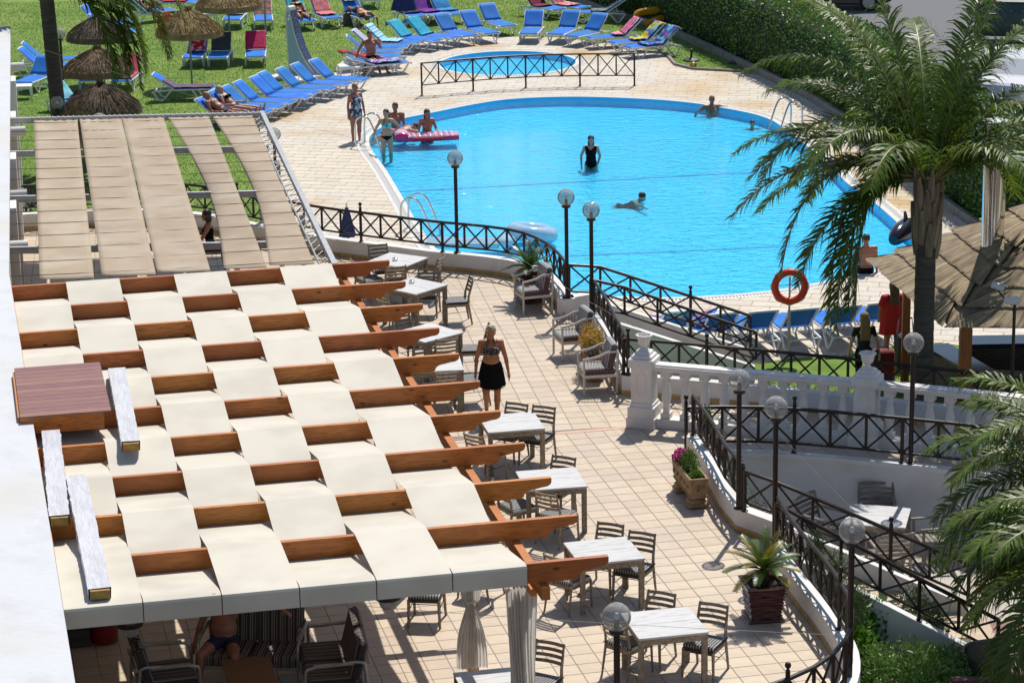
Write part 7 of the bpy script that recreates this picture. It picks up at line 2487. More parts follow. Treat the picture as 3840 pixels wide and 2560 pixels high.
# --- guest under the awning and bather near the inflatable
q = K(1, 0, 1945, 900, 0)
chair((q.x, q.y), 95, 'slatted teak chair under the awning carrying a guest')
person('guest with dark hair seated under the awning, seen through a gap', (q.x, q.y, .53), R(95), spine=(0, .10, 1), skin=skin_tan, hair='bob', hair_mat=hair_dark, costume=c_onepiece, mats=(suit_black,), legs={1: ((.12, 1, -.05), (.0, .1, -1)), -1: ((-.12, 1, -.05), (0, .1, -1))}, arms={1: ((.2, .5, -.9), (0, 1, .1)), -1: ((-.2, .5, -.9), (0, 1, .1))})
q = K(1, 3, 900, 945, ZP)
person('bather in black shorts sitting on the pool edge behind the palm fronds', (q.x, q.y + .1, ZP + .11), R(5), fem=False, H=1.72, bulk=1.1, skin=skin_red, hair='cap', hair_mat=hair_dark, costume=c_trunks, mats=(suit_black,), legs={1: ((.15, 1, .0), (0, .35, -1)), -1: ((-.15, 1, .0), (0, .35, -1))})
# ------------------------------------------------------------------ pool ladders
def ladder(label, p, inward, steps_=True):
    """p: edge point, inward: direction into the pool"""
    o = thing('pool_ladder', label, 'ladder', (p.x, p.y, ZP))
    d = inward.normalized(); s = Vector((-d.y, d.x, 0))
    for k in (-1, 1):
        a = p + s * .25 * k
        pts = catmull([a - d * .42 + Vector((0, 0, ZP)), a - d * .42 + Vector((0, 0, ZP + .45)), a - d * .36 + Vector((0, 0, ZP + .72)), a - d * .16 + Vector((0, 0, ZP + .83)), a + d * .06 + Vector((0, 0, ZP + .72)), a + d * .30 + Vector((0, 0, ZP + .15)), a + d * .44 + Vector((0, 0, ZP - .35)), a + d * .44 + Vector((0, 0, ZP - .6))], 6)
        MB().tube(pts, .024, 10).build('rail', chrome_mat, o, smooth=True)
        MB().lathe([(.06, 0), (.06, .012), (.03, .02)], 14, (pts[0].x, pts[0].y, ZP)).build('foot_plate', chrome_mat, o, smooth=True)
    for z in (.12, .38):
        c = p + d * .40
        MB().beam(c - s * .25 + Vector((0, 0, ZP - z)), c + s * .25 + Vector((0, 0, ZP - z)), .08, .03).build('rung', chrome_mat, o)
p0 = K(0,1,1040,1330,ZP); p0.z = 0
ladder('stainless pool ladder beside the girl in the turquoise bikini', p0 + Vector((.12, -.1, 0)), Vector((.85, -.45, 0)))
p0 = K(1,1,1540,560,ZP); p0.z = 0
ladder('stainless pool ladder behind the curved terrace railing', p0 + Vector((-.05, .1, 0)), Vector((.85, -.3, 0)))
p0 = K(0,3,150,1190,ZP); p0.z = 0
ladder('stainless pool ladder near the palm fronds on the hedge side', p0 + Vector((.0, .0, 0)), Vector((-.8, -.5, 0)))
# ------------------------------------------------------------------ footbridge style fence between the pools
fa, fb = K(0,1,1525,880,ZP), K(0,2,1125,790,ZP)
fm = (fa + fb) / 2 + Vector((0, .55, 0))
fpath = catmull([fa, fa.lerp(fm, .55) + Vector((0, .12, 0)), fm, fm.lerp(fb, .45) + Vector((0, .1, 0)), fb], 6)
railing('free standing dark iron fence between the large pool and the paddling pool', fpath, h=.98, low=.32, panel=.545, feet=(0, 3, 6, 9, 12), name='iron_fence', r=.024)
# ------------------------------------------------------------------ shower wall
mos = bpy.data.materials.new('blue_mosaic')
N, L, P = nodes(mos)
br = N.new('ShaderNodeTexBrick'); br.inputs['Scale'].default_value = 1.0; br.offset = 0
br.inputs['Color1'].default_value = (.14, .36, .52, 1); br.inputs['Color2'].default_value = (.20, .46, .60, 1); br.inputs['Mortar'].default_value = (.42, .50, .54, 1)
br.inputs['Mortar Size'].default_value = .004; br.inputs['Brick Width'].default_value = .03; br.inputs['Row Height'].default_value = .03
tc_ = N.new('ShaderNodeTexCoord'); sp_ = N.new('ShaderNodeSeparateXYZ'); cb_ = N.new('ShaderNodeCombineXYZ')
L.new(tc_.outputs['Object'], sp_.inputs[0]); L.new(sp_.outputs[0], cb_.inputs[0]); L.new(sp_.outputs[2], cb_.inputs[1]); L.new(cb_.outputs[0], br.inputs['Vector'])
L.new(br.outputs[0], P.inputs['Base Color']); P.inputs['Roughness'].default_value = .25
sb = K(0, 1, 470, 690, ZP)
sh = thing('shower_wall', 'curved white shower wall faced with blue mosaic, standing beside the lounger row', 'shower', (sb.x, sb.y, ZP), R(-34))
prof_l = [(-.62, 0), (-.64, .6), (-.66, 1.2), (-.665, 1.8), (-.63, 2.05), (-.56, 2.14), (-.48, 2.10)]
curve = [(-.46, 2.0), (-.40, 1.7), (-.30, 1.3), (-.15, .9), (.08, .5), (.36, .18), (.52, 0)]
MB().slab(prof_l + curve, (0, 0, 0), (1, 0, 0), (0, 0, 1), (0, 1, 0), .30).build('wall', white_wall, sh, world=False)
inner = [(-.58, .02), (-.60, 1.9), (-.55, 2.0), (-.50, 1.95)] + [(x - .05, max(.02, z - .05)) for x, z in curve]
MB().slab(inner, (0, -.155, 0), (1, 0, 0), (0, 0, 1), (0, 1, 0), .014).build('mosaic_face', mos, sh, world=False)
ed = MB()
for (x0, z0), (x1, z1) in zip(curve, curve[1:]):
    ed.beam((x0 + .012, 0, z0), (x1 + .012, 0, z1), .31, .02, up=(1, 0, 1))
ed.build('edge_mosaic', M('navy_mosaic', (.03, .04, .12), (.3, .34, .42), scale=45, detail=0, rough=.3, lo=.6, hi=.64), sh, world=False)
MB().tube(catmull([(-.5, -.16, 1.85), (-.44, -.22, 1.9), (-.36, -.34, 1.88), (-.33, -.42, 1.8)], 4), .012, 8).build('shower_arm', chrome_mat, sh, smooth=True, world=False)
MB().lathe([(.05, 0), (.05, .015), (.015, .03)], 14, (-.33, -.42, 1.77)).build('shower_head', chrome_mat, sh, smooth=True, world=False)
MB().lathe([(.03, 0), (.03, .03)], 12, (-.42, -.17, .95)).build('tap', chrome_mat, sh, smooth=True, world=False)
MB().cbox((-.05, -.62, .03), (1.5, .95, .06), .02).build('tray', coping_mat, sh, world=False)
# ------------------------------------------------------------------ pool toys
vin = lambda n, c, c2=None, tr=.35, **k: M(n, c, c2, rough=.15, trl=tr, **k)
pinkv = vin('pink_vinyl', (.80, .06, .22), tr=.3); redv = vin('orange_red_vinyl', (.75, .06, .05), tr=.4); clearp = M('clear_pink_vinyl', (.85, .50, .68), (.88, .68, .80), scale=6, rough=.1, trl=.3)
la, lb = K(0,1,1285,1290,ZP), K(0,1,1865,1270,ZP)
d = lb - la; Lm = d.length
o = thing('air_mattress', 'pink and clear inflatable air mattress floating at the pool ladder', 'air mattress', (la.x, la.y, ZP - .04), math.atan2(d.y, d.x))
for k in range(5):
    y = .02 + k * .135
    b = MB(); b.tube(catmull([(.0, y, .05), (Lm * .5, y, .05), (Lm, y, .06)], 8), .072, 10); b.build('tube', pinkv if k == 0 else clearp, o, smooth=True, world=False)
b = MB()
for k in range(9):
    for j in range(5):
        b.ball((.35 + k * (Lm - .4) / 9, .02 + j * .135, .10), (.09, .055, .05), 10, 6)
b.build('air_pockets', clearp, o, smooth=True, angle=0, world=False)
b = MB(); b.tube([(Lm * .28, -.035, .06), (Lm * .75, -.035, .06)], .045, 8); b.build('red_band', redv, o, smooth=True, world=False)
b = MB(); b.ball((.17, .28, .16), (.20, .34, .12), 16, 10); b.build('pillow', clearp, o, smooth=True, angle=0, world=False)
b = MB(); b.ball((.17, .02, .13), (.20, .10, .11), 16, 10); b.build('pillow_front', pinkv, o, smooth=True, angle=0, world=False)
c = K(1,2,180,600,ZP)
ringm = vin('pale_blue_vinyl', (.42, .66, .82), (.62, .76, .84), tr=.35, scale=3)
b = MB(); b.tube([(.42 * cos(a), .42 * sin(a), .14) for a in [2 * pi * k / 32 for k in range(32)]], .19, 16, closed=True)
o = b.build('swim_ring', ringm, smooth=True, angle=0); o.location = (c.x, c.y + .1, ZP - .08); o.rotation_euler = (R(-6), R(8), 0)
tag(o, 'large pale blue inflatable swim ring floating behind the terrace railing', 'swim ring')
la = K(1,1,1750,700,ZP)
o = thing('clear_air_mattress', 'transparent inflatable mattress with blue stripes floating by the curved wall', 'air mattress', (la.x - .3, la.y + .2, ZP - .04), R(-6))
for k in range(5):
    MB().tube([(-.2, k * .13, .04), (1.5, k * .13, .04)], .065, 10).build('tube', M('icy_vinyl', (.55, .75, .85), rough=.08, trl=.4) if k == 0 else bpy.data.materials['icy_vinyl'], o, smooth=True, world=False)
MB().ball((1.65, .28, .1), (.22, .33, .12), 14, 8).build('pillow', bpy.data.materials['icy_vinyl'], o, smooth=True, angle=0, world=False)
# yellow inflatable boat on its side by the hedge
yv = vin('yellow_vinyl', (.62, .30, .01), (.55, .25, .01), tr=.15, scale=3)
pa = K(0,2,1290,270,ZP)
o = thing('inflatable_boat', 'yellow inflatable lying on the grass behind the loungers', 'inflatable', (pa.x, pa.y + .2, ZP), R(12))
MB().tube(catmull([(-.55, 0, .32), (-.45, .1, .52), (0, .15, .58), (.45, .15, .62), (.6, .1, .6)], 5), .13, 12).build('upper_tube', yv, o, smooth=True, world=False)
MB().tube(catmull([(-.25, -.1, .15), (0, -.1, .22), (.3, -.05, .3), (.5, 0, .34)], 5), .15, 12).build('lower_tube', yv, o, smooth=True, world=False)
MB().ball((.55, .05, .45), (.12, .2, .26), 12, 8).build('end_cap', yv, o, smooth=True, angle=0, world=False)
# black whale shaped inflatable
pa = K(1,3,1270,640,ZP)
o = thing('whale_inflatable', 'glossy black inflatable beside the pool edge near the palm', 'inflatable', (pa.x, pa.y + .1, ZP - .05), R(60))
bv = vin('black_vinyl', (.012, .013, .02), tr=.0)
MB().tube(catmull([(-.75, 0, .18), (-.4, 0, .26), (.1, 0, .28), (.5, 0, .22), (.75, 0, .2)], 5), [.06 + .19 * sin(pi * (i / 20 * .9 + .1)) for i in range(21)], 16).build('body', bv, o, smooth=True, world=False)
MB().slab([(-.1, 0), (.1, .0), (-.08, .28)], (.0, 0, .45), (1, 0, 0), (0, 0, 1), (0, 1, 0), .06).build('fin', bv, o, world=False)
MB().ball((.62, 0, .12), (.16, .18, .08), 12, 8).build('white_belly', vin('white_vinyl', (.7, .7, .72), tr=0), o, smooth=True, angle=0, world=False)
# ------------------------------------------------------------------ parasol bases, ball, bags
rub = M('rubber_base', (.025, .026, .03), (.04, .04, .045), scale=6, rough=.6)
for px, lab in (((0,2,1648,555), 'black parasol base standing in sunlight on the grass strip'), ((0,2,2062,580), 'black parasol base in the shade of the hedge')):
    p = K(*px, ZP)
    o = thing('weighted_stand', lab, 'parasol stand', (p.x, p.y, ZP), 0, 'black parasol bases on the grass strip')
    MB().lathe([(.27, 0), (.27, .03), (.22, .06), (.06, .09), (.05, .1)], 20).build('disc', rub, o, smooth=True, world=False)
    MB().lathe([(.035, .09), (.035, .3), (.045, .3), (.045, .36), (.03, .37)], 12).build('tube', rub, o, smooth=True, world=False)
p = K(0,2,1665,630,ZP)
o = thing('beach_ball', 'small ball with red, yellow and blue panels on the grass edge', 'ball', (p.x, p.y, ZP))
for k in range(6):
    b = MB(); nn_, mm = 5, 10; vs = []
    for j in range(mm + 1):
        ph = -pi / 2 + pi * j / mm
        for i in range(nn_ + 1):
            a = 2 * pi * (k + i / nn_) / 6
            vs.append((.105 * cos(ph) * cos(a), .105 * cos(ph) * sin(a), .105 + .105 * sin(ph)))
    b.add(vs, [(j * (nn_ + 1) + i, j * (nn_ + 1) + i + 1, (j + 1) * (nn_ + 1) + i + 1, (j + 1) * (nn_ + 1) + i) for j in range(mm) for i in range(nn_)])
    b.build('panel', M('ball_%d' % k, ((.5, .05, .02), (.65, .45, .02), (.05, .12, .35), (.5, .05, .02), (.65, .45, .02), (.08, .25, .1))[k], rough=.35), o, smooth=True, angle=0, world=False)
leo = M('leopard_print', (.03, .028, .025), (.42, .38, .32), scale=26, detail=1, rough=.8, lo=.48, hi=.53)
def bag(label, p, w, h, dp, mat, rz=0, z=ZP, handles=True):
    o = thing('bag', label, 'bag', (p.x, p.y, z), rz)
    b = MB(); n, m = 24, 8; vs = []
    for j in range(m + 1):
        t = j / m
        for i in range(n):
            a = 2 * pi * i / n
            sgn = lambda v: math.copysign(abs(v) ** .6, v)
            f_ = 1 + .08 * sin(pi * t) - .12 * t
            vs.append((w / 2 * sgn(cos(a)) * f_, dp / 2 * sgn(sin(a)) * f_ * (1 - .5 * t), h * t + .01 * sin(3 * a) * t))
    b.add(vs, [(j * n + i, j * n + (i + 1) % n, (j + 1) * n + (i + 1) % n, (j + 1) * n + i) for j in range(m) for i in range(n)] + [tuple(range(n - 1, -1, -1)), tuple(m * n + i for i in range(n))])
    b.build('body', mat, o, smooth=True, angle=.9, world=False)
    if handles:
        for s in (-1, 1):
            MB().tube(catmull([(-w * .22, s * dp * .2, h * .9), (-w * .18, s * dp * .2, h * 1.25), (w * .18, s * dp * .2, h * 1.25), (w * .22, s * dp * .2, h * .9)], 4), .012, 6).build('handle', mat, o, smooth=True, world=False)
bag('leopard print bag under the foot of a lounger', K(0,1,1035,705,ZP), .36, .42, .2, leo, .2)
bag('dark grey bag beside the prone man lounger', K(0,1,850,235,ZP), .36, .42, .22, M('grey_bag', (.06, .06, .055), (.09, .085, .08), scale=8, rough=.9), .3)
bag('orange bag beside the straw parasol', K(0,0,1540,200,ZP), .36, .26, .25, M('orange_bag', (.62, .10, .01), rough=.5), .4)
for px in ((0,1,705,272), (0,1,738,270)):
    p = K(*px, ZP)
    b = MB().slab([(.045 * cos(a) * (1 + .15 * sin(a)), .12 * sin(a)) for a in [2 * pi * k / 14 for k in range(14)]], (0, 0, .015), (1, 0, 0), (0, 1, 0), (0, 0, 1), .02)
    o = b.build('flip_flop', black_plastic); o.location = (p.x, p.y, ZP + .03); o.rotation_euler = (0, 0, R(-50)); tag(o, 'dark flip flop on the grass, the one of the pair %s the grey bag' % ('further from' if px[2] < 720 else 'nearer to'), 'sandal', 'pair of flip flops on the grass')
# ------------------------------------------------------------------ closed parasols and poles
navy_c = M('navy_parasol_cloth', (.018, .035, .14), (.012, .022, .09), scale=4, rough=.85, stretch=(6, 6, 1))
def closed_parasol(label, p, h0, h1, r_, z=ZP):
    o = thing('closed_parasol', label, 'parasol', (p.x, p.y, z))
    MB().tube([(0, 0, 0), (0, 0, h1 + .1)], .02, 8).build('pole', M('white_pole', (.6, .6, .6), rough=.4) if 'white_pole' not in bpy.data.materials else bpy.data.materials['white_pole'], o, smooth=True, world=False)
    b = MB(); n, m = 32, 10; vs = []
    for j in range(m + 1):
        t = j / m
        for i in range(n):
            a = 2 * pi * i / n
            rr = (.03 + (r_ - .03) * (1 - t) ** .8) * (1 + .22 * sin(8 * a) * (1 - t * .5))
            vs.append((rr * cos(a), rr * sin(a), h0 + (h1 - h0) * t))
    b.add(vs, [(j * n + i, j * n + (i + 1) % n, (j + 1) * n + (i + 1) % n, (j + 1) * n + i) for j in range(m) for i in range(n)])
    b.build('folded_canopy', navy_c, o, smooth=True, angle=0, world=False)
closed_parasol('closed navy parasol between the turquoise and emblem towels', K(0,1,1368,365,ZP), 1.0, 2.3, .38)
closed_parasol('small closed navy parasol behind the curved terrace railing', K(1,1,845,720,ZP), .30, .98, .17)
for px0, hh, lab in (((0,0,1158,495), 2.6, 'dark pole standing on the lawn behind the shaded parasols'), ((0,1,92,340), 2.4, 'grey pole on the lawn beside the patterned towel lounger'), ((0,1,815,150), 2.2, 'dark pole beside the prone man lounger')):
    p = K(*px0, ZP)
    b = MB().tube([(0, 0, 0), (0, 0, hh)], .035, 8).lathe([(.09, 0), (.09, .03), (.04, .06)], 12)
    o = b.build('parasol_pole', pole_mat if px0[1] else iron_mat, smooth=True); o.location = (p.x, p.y, ZP); tag(o, lab, 'pole')
for px, zc_ in (((0,0,525,945), 1.1), ((0,0,912,1100), 1.1), ((0,0,550,310), 1.1), ((0,1,165,1235), 1.15)):
    p = K(*px, zc_)
    more_lamp({525: 'globe lamp on the lawn in front of the palm trunk', 912: 'globe lamp just rising behind the awning', 550: 'globe lamp half hidden by the palm trunk', 165: 'globe lamp behind the steel side rail of the awning'}[px[2]], (p.x, p.y, zc_ - 1.99))
for o_ in [x for x in COL.objects if x.name.startswith('globe_lamp') and abs(x.location.z - (1.1 - 1.99)) < .07]:
    pass
# ------------------------------------------------------------------ life ring
p = K(2,3,190,140,ZP)
o = thing('life_ring_stand', 'grey pole stand for the life ring at the near pool edge', 'stand', (p.x, p.y, ZP))
MB().tube([(0, 0, 0), (0, 0, .95)], .032, 10).build('post', steel_mat, o, smooth=True, world=False)
MB().tube([(.0, 0, .9), (.005, 0, 1.62)], .02, 8).build('upper_post', steel_mat, o, smooth=True, world=False)
MB().tube([(-.25, -.03, 1.45), (.3, -.03, 1.47)], .006, 5).build('hanger', steel_mat, o, world=False)
orange = M('life_ring_orange', (.62, .045, .01), (.55, .035, .01), scale=4, rough=.4)
o2 = thing('life_ring', 'orange red life ring hanging at the near pool edge', 'life ring', (p.x, p.y - .06, ZP + 1.43))
MB().tube([(.29 * cos(a), 0, .29 * sin(a)) for a in [2 * pi * k / 36 for k in range(36)]], .074, 12, closed=True).build('ring', orange, o2, smooth=True, angle=0, world=False)
rp = [(.375 * cos(a) * (1 if k % 2 == 0 else .93), -.0, .375 * sin(a) * (1 if k % 2 == 0 else .93)) for k, a in enumerate([2 * pi * k / 16 for k in range(16)])]
MB().tube(catmull(rp, 3, True), .007, 5, closed=True).build('rope', cord_mat, o2, smooth=True, world=False)
for k in range(4):
    a = pi / 4 + k * pi / 2
    MB().tube([(.30 * cos(a) + .068 * cos(t) * cos(a), .068 * sin(t), .30 * sin(a) + .068 * cos(t) * sin(a)) for t in [2 * pi * j / 12 for j in range(12)]], .012, 5, closed=True).build('band', M('ring_band', (.65, .1, .05), rough=.5) if 'ring_band' not in bpy.data.materials else bpy.data.materials['ring_band'], o2, smooth=True, world=False)
# ------------------------------------------------------------------ thatched bar
reed = M('reed_thatch', (.37, .285, .185), (.22, .16, .10), scale=4, rough=.95, isl=.4, lo=.35, hi=.7)
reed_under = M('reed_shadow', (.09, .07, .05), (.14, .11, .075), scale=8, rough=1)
RC = [Vector((6.85, 48.9, 1.22)), Vector((7.55, 44.45, 1.15)), Vector((12.6, 44.0, 1.15)), Vector((12.4, 49.4, 1.2))]
RA = Vector((10.2, 46.85, 3.0))
bar = thing('thatched_bar', 'open pool bar with a layered reed roof and orange timber posts', 'bar', (RC[1].x + 1, RC[1].y + 1.5, ZP))
nl = 7
b = MB()
for i in range(4):
    b.add([RC[i], RC[(i + 1) % 4], RA], [(0, 1, 2)])
b.build('roof_base', reed, bar)
for c_ in range(nl):
    t0_, t1_ = c_ / nl, (c_ + 1) / nl
    b = MB()
    for i in range(4):
        A_, B_ = RC[i], RC[(i + 1) % 4]
        if i == 2:
            cnt = 60
        else:
            cnt = int(1000 * (1 - t0_ * .9)) + 30
        for _ in range(cnt):
            u = random.random()
            lo_, up_ = A_.lerp(B_, u), None
            # strands fan out near the hips
            fan = (u - .5) * 2
            uu = .5 + (u - .5) * (1 - .35 * abs(fan) ** 3)
            e0 = A_.lerp(B_, u).lerp(RA, t0_ - .02)
            e1 = A_.lerp(B_, uu).lerp(RA, min(1, t1_ + .05))
            nrm = (B_ - A_).cross(RA - A_).normalized()
            if nrm.z < 0: nrm = -nrm
            wv = .05 * noise.noise(Vector((u * 9 + i * 7, c_, 0)))
            drop = random.uniform(.0, .05) + wv * .6
            dn = (A_.lerp(B_, u) - RA).normalized()
            q0 = e0 + dn * drop + nrm * (.065 + .012 * random.random())
            q1 = e1 + nrm * .012
            s_ = (q1 - q0).cross(nrm).normalized() * .012 * random.uniform(.6, 1.4)
            m_ = q0.lerp(q1, .5) + nrm * .012
            b.add([q0 - s_, q0 + s_, m_ + s_, m_ - s_, q1 + s_, q1 - s_], [(0, 1, 2, 3), (3, 2, 4, 5)])
    ob = b.build('reed_course', reed, bar); ob['kind'] = 'stuff'
    # shadow line under each course edge, put in as a dark strip
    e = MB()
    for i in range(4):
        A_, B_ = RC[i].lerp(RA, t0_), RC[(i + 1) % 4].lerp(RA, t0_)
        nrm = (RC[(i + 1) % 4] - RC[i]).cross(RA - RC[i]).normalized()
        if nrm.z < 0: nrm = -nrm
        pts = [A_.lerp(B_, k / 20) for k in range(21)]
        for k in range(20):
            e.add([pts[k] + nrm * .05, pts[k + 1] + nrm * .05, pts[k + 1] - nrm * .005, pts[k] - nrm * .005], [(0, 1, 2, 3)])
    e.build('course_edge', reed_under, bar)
for q, rr in ((Vector((7.95, 44.95, 0)), .10), (Vector((7.35, 47.9, 0)), .07), (Vector((12.2, 44.6, 0)), .1), (Vector((12.0, 48.8, 0)), .1)):
    MB().box((q.x, q.y, (1.12 + ZP) / 2), (rr * 2, rr * 2, 1.12 - ZP)).build('post', stuff_orange, bar)
for i in range(4):
    A_, B_ = RC[i].lerp(RA, .10), RC[(i + 1) % 4].lerp(RA, .10)
    MB().beam(Vector((A_.x, A_.y, 1.12)), Vector((B_.x, B_.y, 1.12)), .10, .14).build('eave_beam', stuff_orange, bar)
granite = M('dark_granite', (.03, .035, .05), (.06, .065, .085), scale=40, rough=.12)
stonew = M('counter_stone', (.10, .075, .055), (.16, .12, .085), scale=9, rough=.9, bump=.8, bscale=12, stretch=(1, 1, 3))
cpath = [Vector((7.6, 46.9, 0)), Vector((8.2, 45.0, 0)), Vector((9.4, 44.6, 0)), Vector((12.0, 44.5, 0))]
b = MB(); wall_strip(b, cpath, -.22, ZP, ZP + 1.05); b.build('counter_wall', stonew, bar, fix=True)
b = MB(); wall_strip(b, offset2(cpath, .08), -.5, ZP + 1.05, ZP + 1.10); b.build('counter_top', granite, bar, fix=True)
MB().box((9.6, 47.4, ZP + 1.0), (2.6, .6, .08)).build('back_counter_top', granite, bar)
MB().box((9.6, 47.4, ZP + .48), (2.5, .5, .96)).build('back_counter', stonew, bar)
MB().box((11.2, 46.6, ZP + .9), (.6, 2.6, 1.8)).build('back_wall', cream_wall, bar)
fl_q = atY(3722, 900, 46.6)
MB().tube([(fl_q.x, fl_q.y, fl_q.z - .4), (fl_q.x, fl_q.y, fl_q.z + 2.15)], .205, 24).build('flue', chrome_mat, bar, smooth=True)
MB().lathe([(.23, 0), (.25, .01), (.25, .06), (0, .065)], 24, (fl_q.x, fl_q.y, fl_q.z + 2.12)).build('flue_cap', steel_mat, bar, smooth=True)
ap = K(2,3,2060,330,ZP + 1.1); o = MB().cbox((0, 0, .04), (.28, .2, .08), .01).build('tablet_frame', balus_white); o.location = (ap.x, ap.y, ZP + 1.1); o.rotation_euler = (0, 0, .2); tag(o, 'small white framed card lying on the bar counter', 'sign')
# stepping slabs in the grass
for k in range(7):
    q = K(2, 3, 1540, 70 + k * 46, ZP)
    b = MB().cbox((0, 0, .0), (.55, .28, .03), .006)
    o = b.build('stepping_stone', kerb_mat); o.location = (q.x + .05, q.y, ZP + .02); o.rotation_euler = (0, 0, R(-6)); tag(o, 'grey stepping stone beside the bar counter, %s from the deck' % (ordn[k]), 'stepping stone', 'row of stepping stones beside the bar')
# cctv on post
p = atY(2880 + 2240 / 2.45, 1280 + 400 / 2.45, 42.9)
base = Vector((p.x, 42.9, .0))
o = thing('camera_post', 'dark post with two security cameras in front of the thatched roof', 'camera post', base)
top_z = atY(2880 + 2250 / 2.45, 640 + 1230 / 2.45, 42.9).z
MB().tube([base, Vector((base.x, base.y, top_z))], .028, 8).build('post', iron_mat, o, smooth=True)
c1 = atY(2880 + 2245 / 2.45, 640 + 1180 / 2.45, 42.9); c2 = atY(2880 + 2115 / 2.45, 640 + 1060 / 2.45, 42.9)
MB().box((c1.x, c1.y, c1.z), (.28, .12, .08)).box((c1.x, c1.y, c1.z - .06), (.22, .1, .04)).build('camera_housing', M('camera_grey', (.5, .5, .52), rough=.4), o)
MB().tube([c2 + Vector((-.10, .02, .03)), c2 + Vector((.10, -.06, -.03))], .06, 14).build('camera_barrel', bpy.data.materials['camera_grey'], o, smooth=True)
MB().tube([c2 + Vector((.10, -.06, -.03)), c2 + Vector((.112, -.065, -.034))], .055, 14).build('lens', black_plastic, o, smooth=True)
MB().tube(catmull([c2, c2 + Vector((.02, 0, -.10)), c1 + Vector((-.1, 0, -.02)), c1 + Vector((0, 0, -.1))], 4), .015, 6).build('bracket', iron_mat, o, smooth=True)
# suitcases
navyc = M('suitcase_black', (.014, .015, .02), rough=.5)
p = at(3392, 1372, ZP)
o = thing('suitcase', 'dark upright suitcase with white stripes beside the woman in red', 'suitcase', (p.x + .02, p.y - .1, ZP), R(15))
MB().cbox((0, 0, .36), (.44, .26, .62), .03).build('shell', navyc, o, world=False)
for x in (-.08, .04):
    MB().box((x, .0, .36), (.05, .268, .63)).build('stripe', M('suitcase_stripe', (.5, .52, .58), rough=.5) if 'suitcase_stripe' not in bpy.data.materials else bpy.data.materials['suitcase_stripe'], o, world=False)
for x in (-.17, .17):
    MB().tube([(x, .1, .66), (x * .8, .1, .95)], .010, 6).build('handle_rod', steel_mat, o, world=False)
    MB().ball((x, -.08, .03), .03, 8, 6).build('wheel', black_plastic, o, world=False)
MB().tube([(-.14, .1, .95), (.14, .1, .95)], .016, 6).build('grip', black_plastic, o, world=False)
p = at(3290, 1430, ZP)
o = thing('suitcase', 'dark red suitcase on the grass behind the balustrade', 'suitcase', (p.x + .1, p.y, ZP), R(5))
MB().cbox((0, 0, .33), (.42, .26, .58), .03).build('shell', M('suitcase_red', (.16, .008, .012), rough=.4), o, world=False)
MB().tube([(-.1, 0, .62), (-.08, 0, .68), (.08, 0, .68), (.1, 0, .62)], .012, 6).build('handle', black_plastic, o, world=False)
for x in (-.15, .15):
    MB().ball((x, -.08, .03), .03, 8, 6).build('wheel', black_plastic, o, world=False)
q = at(3335, 1215, ZP)
bag('dark blue shoulder bag carried by the woman in red', Vector((f.x + .02, f.y + .12, 0)), .30, .42, .16, M('bag_blue', (.02, .03, .06), (.1, .12, .14), scale=5, rough=.7), R(90), ZP + .62)
# ------------------------------------------------------------------ car and bin in the car park
pc = at(2880 + 480 / 2.45, 100 / 2.45, ZP); pd_ = at(2880 + 870 / 2.45, 100 / 2.45, ZP)
car = thing('parked_car', 'black parked car at the edge of the car park behind the hedge', 'car', ((pc.x + pd_.x) / 2 - .25, pc.y + .7, ZP), R(172))
paint = M('black_car_paint', (.01, .01, .012), rough=.15, coat=1.0)
tyre = M('tyre', (.02, .02, .02), rough=.9); rim = M('alloy_rim', (.4, .4, .42), rough=.3, metal=.8)
body = [(-2.1, .35), (-2.12, .62), (-2.0, .82), (-1.3, .92), (-.75, 1.38), (-.2, 1.46), (.8, 1.44), (1.45, 1.02), (1.95, .95), (2.1, .8), (2.12, .4), (1.75, .22), (-1.75, .22)]
b = MB(); b.slab(body, (0, 0, 0), (1, 0, 0), (0, 0, 1), (0, 1, 0), 1.72); bo = b.build('body', paint, car, world=False)
bo.modifiers.new('bev', 'BEVEL').width = .09; bo.modifiers['bev'].segments = 3
for sy in (-1, 1):
    MB().slab([(-1.05, .95), (-.7, 1.32), (-.2, 1.38), (.75, 1.36), (1.2, 1.02)], (0, sy * .862, 0), (1, 0, 0), (0, 0, 1), (0, 1, 0), .01).build('window', M('car_glass', (.02, .025, .03), rough=.05) if 'car_glass' not in bpy.data.materials else bpy.data.materials['car_glass'], car, world=False)
    for sx in (-1.3, 1.32):
        w = MB(); w.tube([(sx, sy * .70, .32), (sx, sy * .90, .32)], .32, 20); wo = w.build('wheel', tyre, car, smooth=True, world=False)
        MB().tube([(sx, sy * .895, .32), (sx, sy * .91, .32)], .21, 16).build('rim', rim, wo, world=False)
pb = at(2880 + 1945 / 2.45, 410 / 2.45, ZP)
bin_ = thing('waste_container', 'large dark green rounded waste container in the car park', 'waste container', (pb.x + .9, pb.y + .5, ZP), R(-14))
gm = M('container_green', (.03, .06, .05), (.045, .08, .068), scale=5, rough=.45)
prof = [(-.55, .25), (-.62, .6), (-.62, 1.0), (-.45, 1.28), (-.15, 1.42), (.15, 1.42), (.45, 1.28), (.62, 1.0), (.62, .6), (.55, .25)]
MB().slab(prof, (0, 0, 0), (0, 1, 0), (0, 0, 1), (1, 0, 0), 1.9).build('body', gm, bin_, world=False)
MB().slab([(-.40, 1.30), (-.14, 1.46), (.15, 1.46), (.42, 1.3), (.40, 1.36), (.15, 1.52), (-.15, 1.52), (-.42, 1.36)], (0.0, 0, 0), (0, 1, 0), (0, 0, 1), (1, 0, 0), 1.5).build('lid', gm, bin_, world=False)
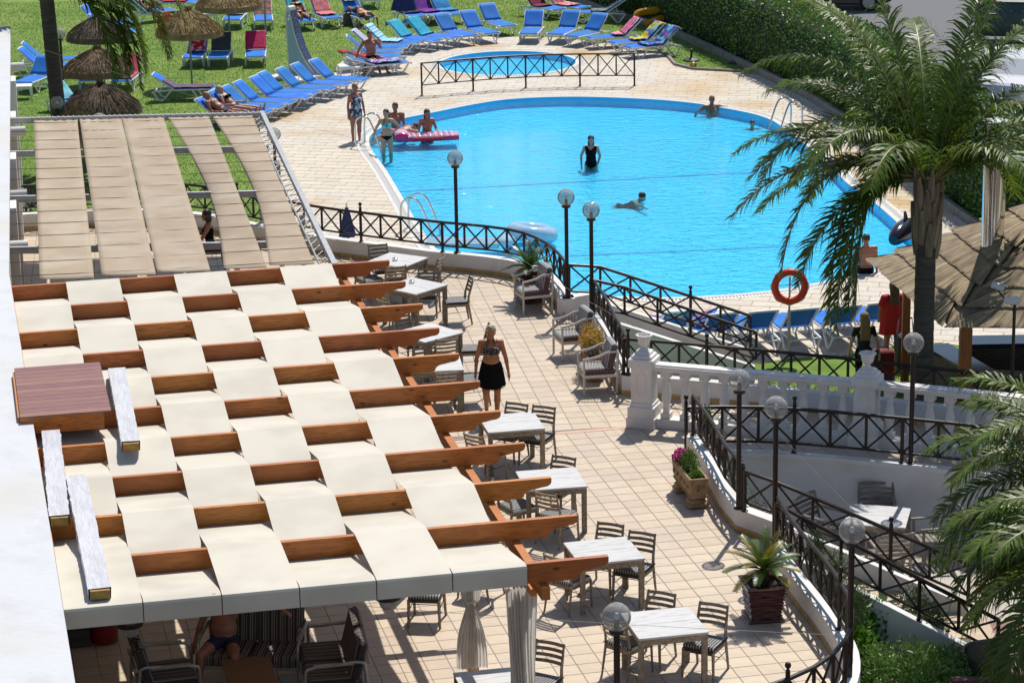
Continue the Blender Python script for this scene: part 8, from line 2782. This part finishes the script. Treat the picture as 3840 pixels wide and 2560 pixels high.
for x in (-.6, -.2, .2, .6):
    MB().box((x, -.60, .95), (.06, .05, .3)).build('rib', gm, bin_, world=False)
for x in (-.8, .8):
    for y in (-.4, .4):
        MB().tube([(x, y, .25), (x, y, 0)], [.05, .03], 8).build('foot', black_plastic, bin_, world=False)
pw2 = at(3760, 400, ZP)
car2 = thing('parked_car', 'white parked car seen through the palm fronds', 'car', (pw2.x + .6, pw2.y + 1, ZP), R(60))
b = MB(); b.slab(body, (0, 0, 0), (1, 0, 0), (0, 0, 1), (0, 1, 0), 1.72); bo = b.build('body', M('white_car_paint', (.7, .7, .71), rough=.2, coat=.6), car2, world=False)
bo.modifiers.new('bev', 'BEVEL').width = .09
for sy in (-1, 1):
    MB().slab([(-1.05, .95), (-.7, 1.32), (-.2, 1.38), (.75, 1.36), (1.2, 1.02)], (0, sy * .862, 0), (1, 0, 0), (0, 0, 1), (0, 1, 0), .01).build('window', bpy.data.materials['car_glass'], car2, world=False)
    for sx in (-1.3, 1.32):
        MB().tube([(sx, sy * .70, .32), (sx, sy * .90, .32)], .32, 20).build('wheel', tyre, car2, smooth=True, world=False)
# ------------------------------------------------------------------ thin lines strung over the garden
def line(label, p0, p1, sag=.15):
    p0, p1 = Vector(p0), Vector(p1)
    pts = [p0.lerp(p1, k / 16) - Vector((0, 0, sag * sin(pi * k / 16))) for k in range(17)]
    o = MB().tube(pts, .0028, 4).build('strung_line', thin_mat)
    tag(o, label, 'line', 'thin lines strung over the garden')
gl_ = lambda b_: Vector((b_[0], b_[1], b_[2] + 1.9))
line('thin pale line from the white roof to the poolside lamp over the awning', (-12.4, 66, 2.97), gl_((-1.1, 53.55, .35)))
line('thin pale line from the poolside lamp to the balustrade', (-1.1, 53.55, 1.2), (2.2, 42.72, 1.6), .1)
line('thin pale line from the pergola to the lamp on the curved wall', tuple(PG(-3.6, -.2, PZ + .02)), (4.16, 31.05, .9), .05)
line('thin pale line from the garden steps lamp to the lower terrace', (lamp1800.x + .08, lamp1800.y, 2.0), (5.6, 37.2, -.2), .05)
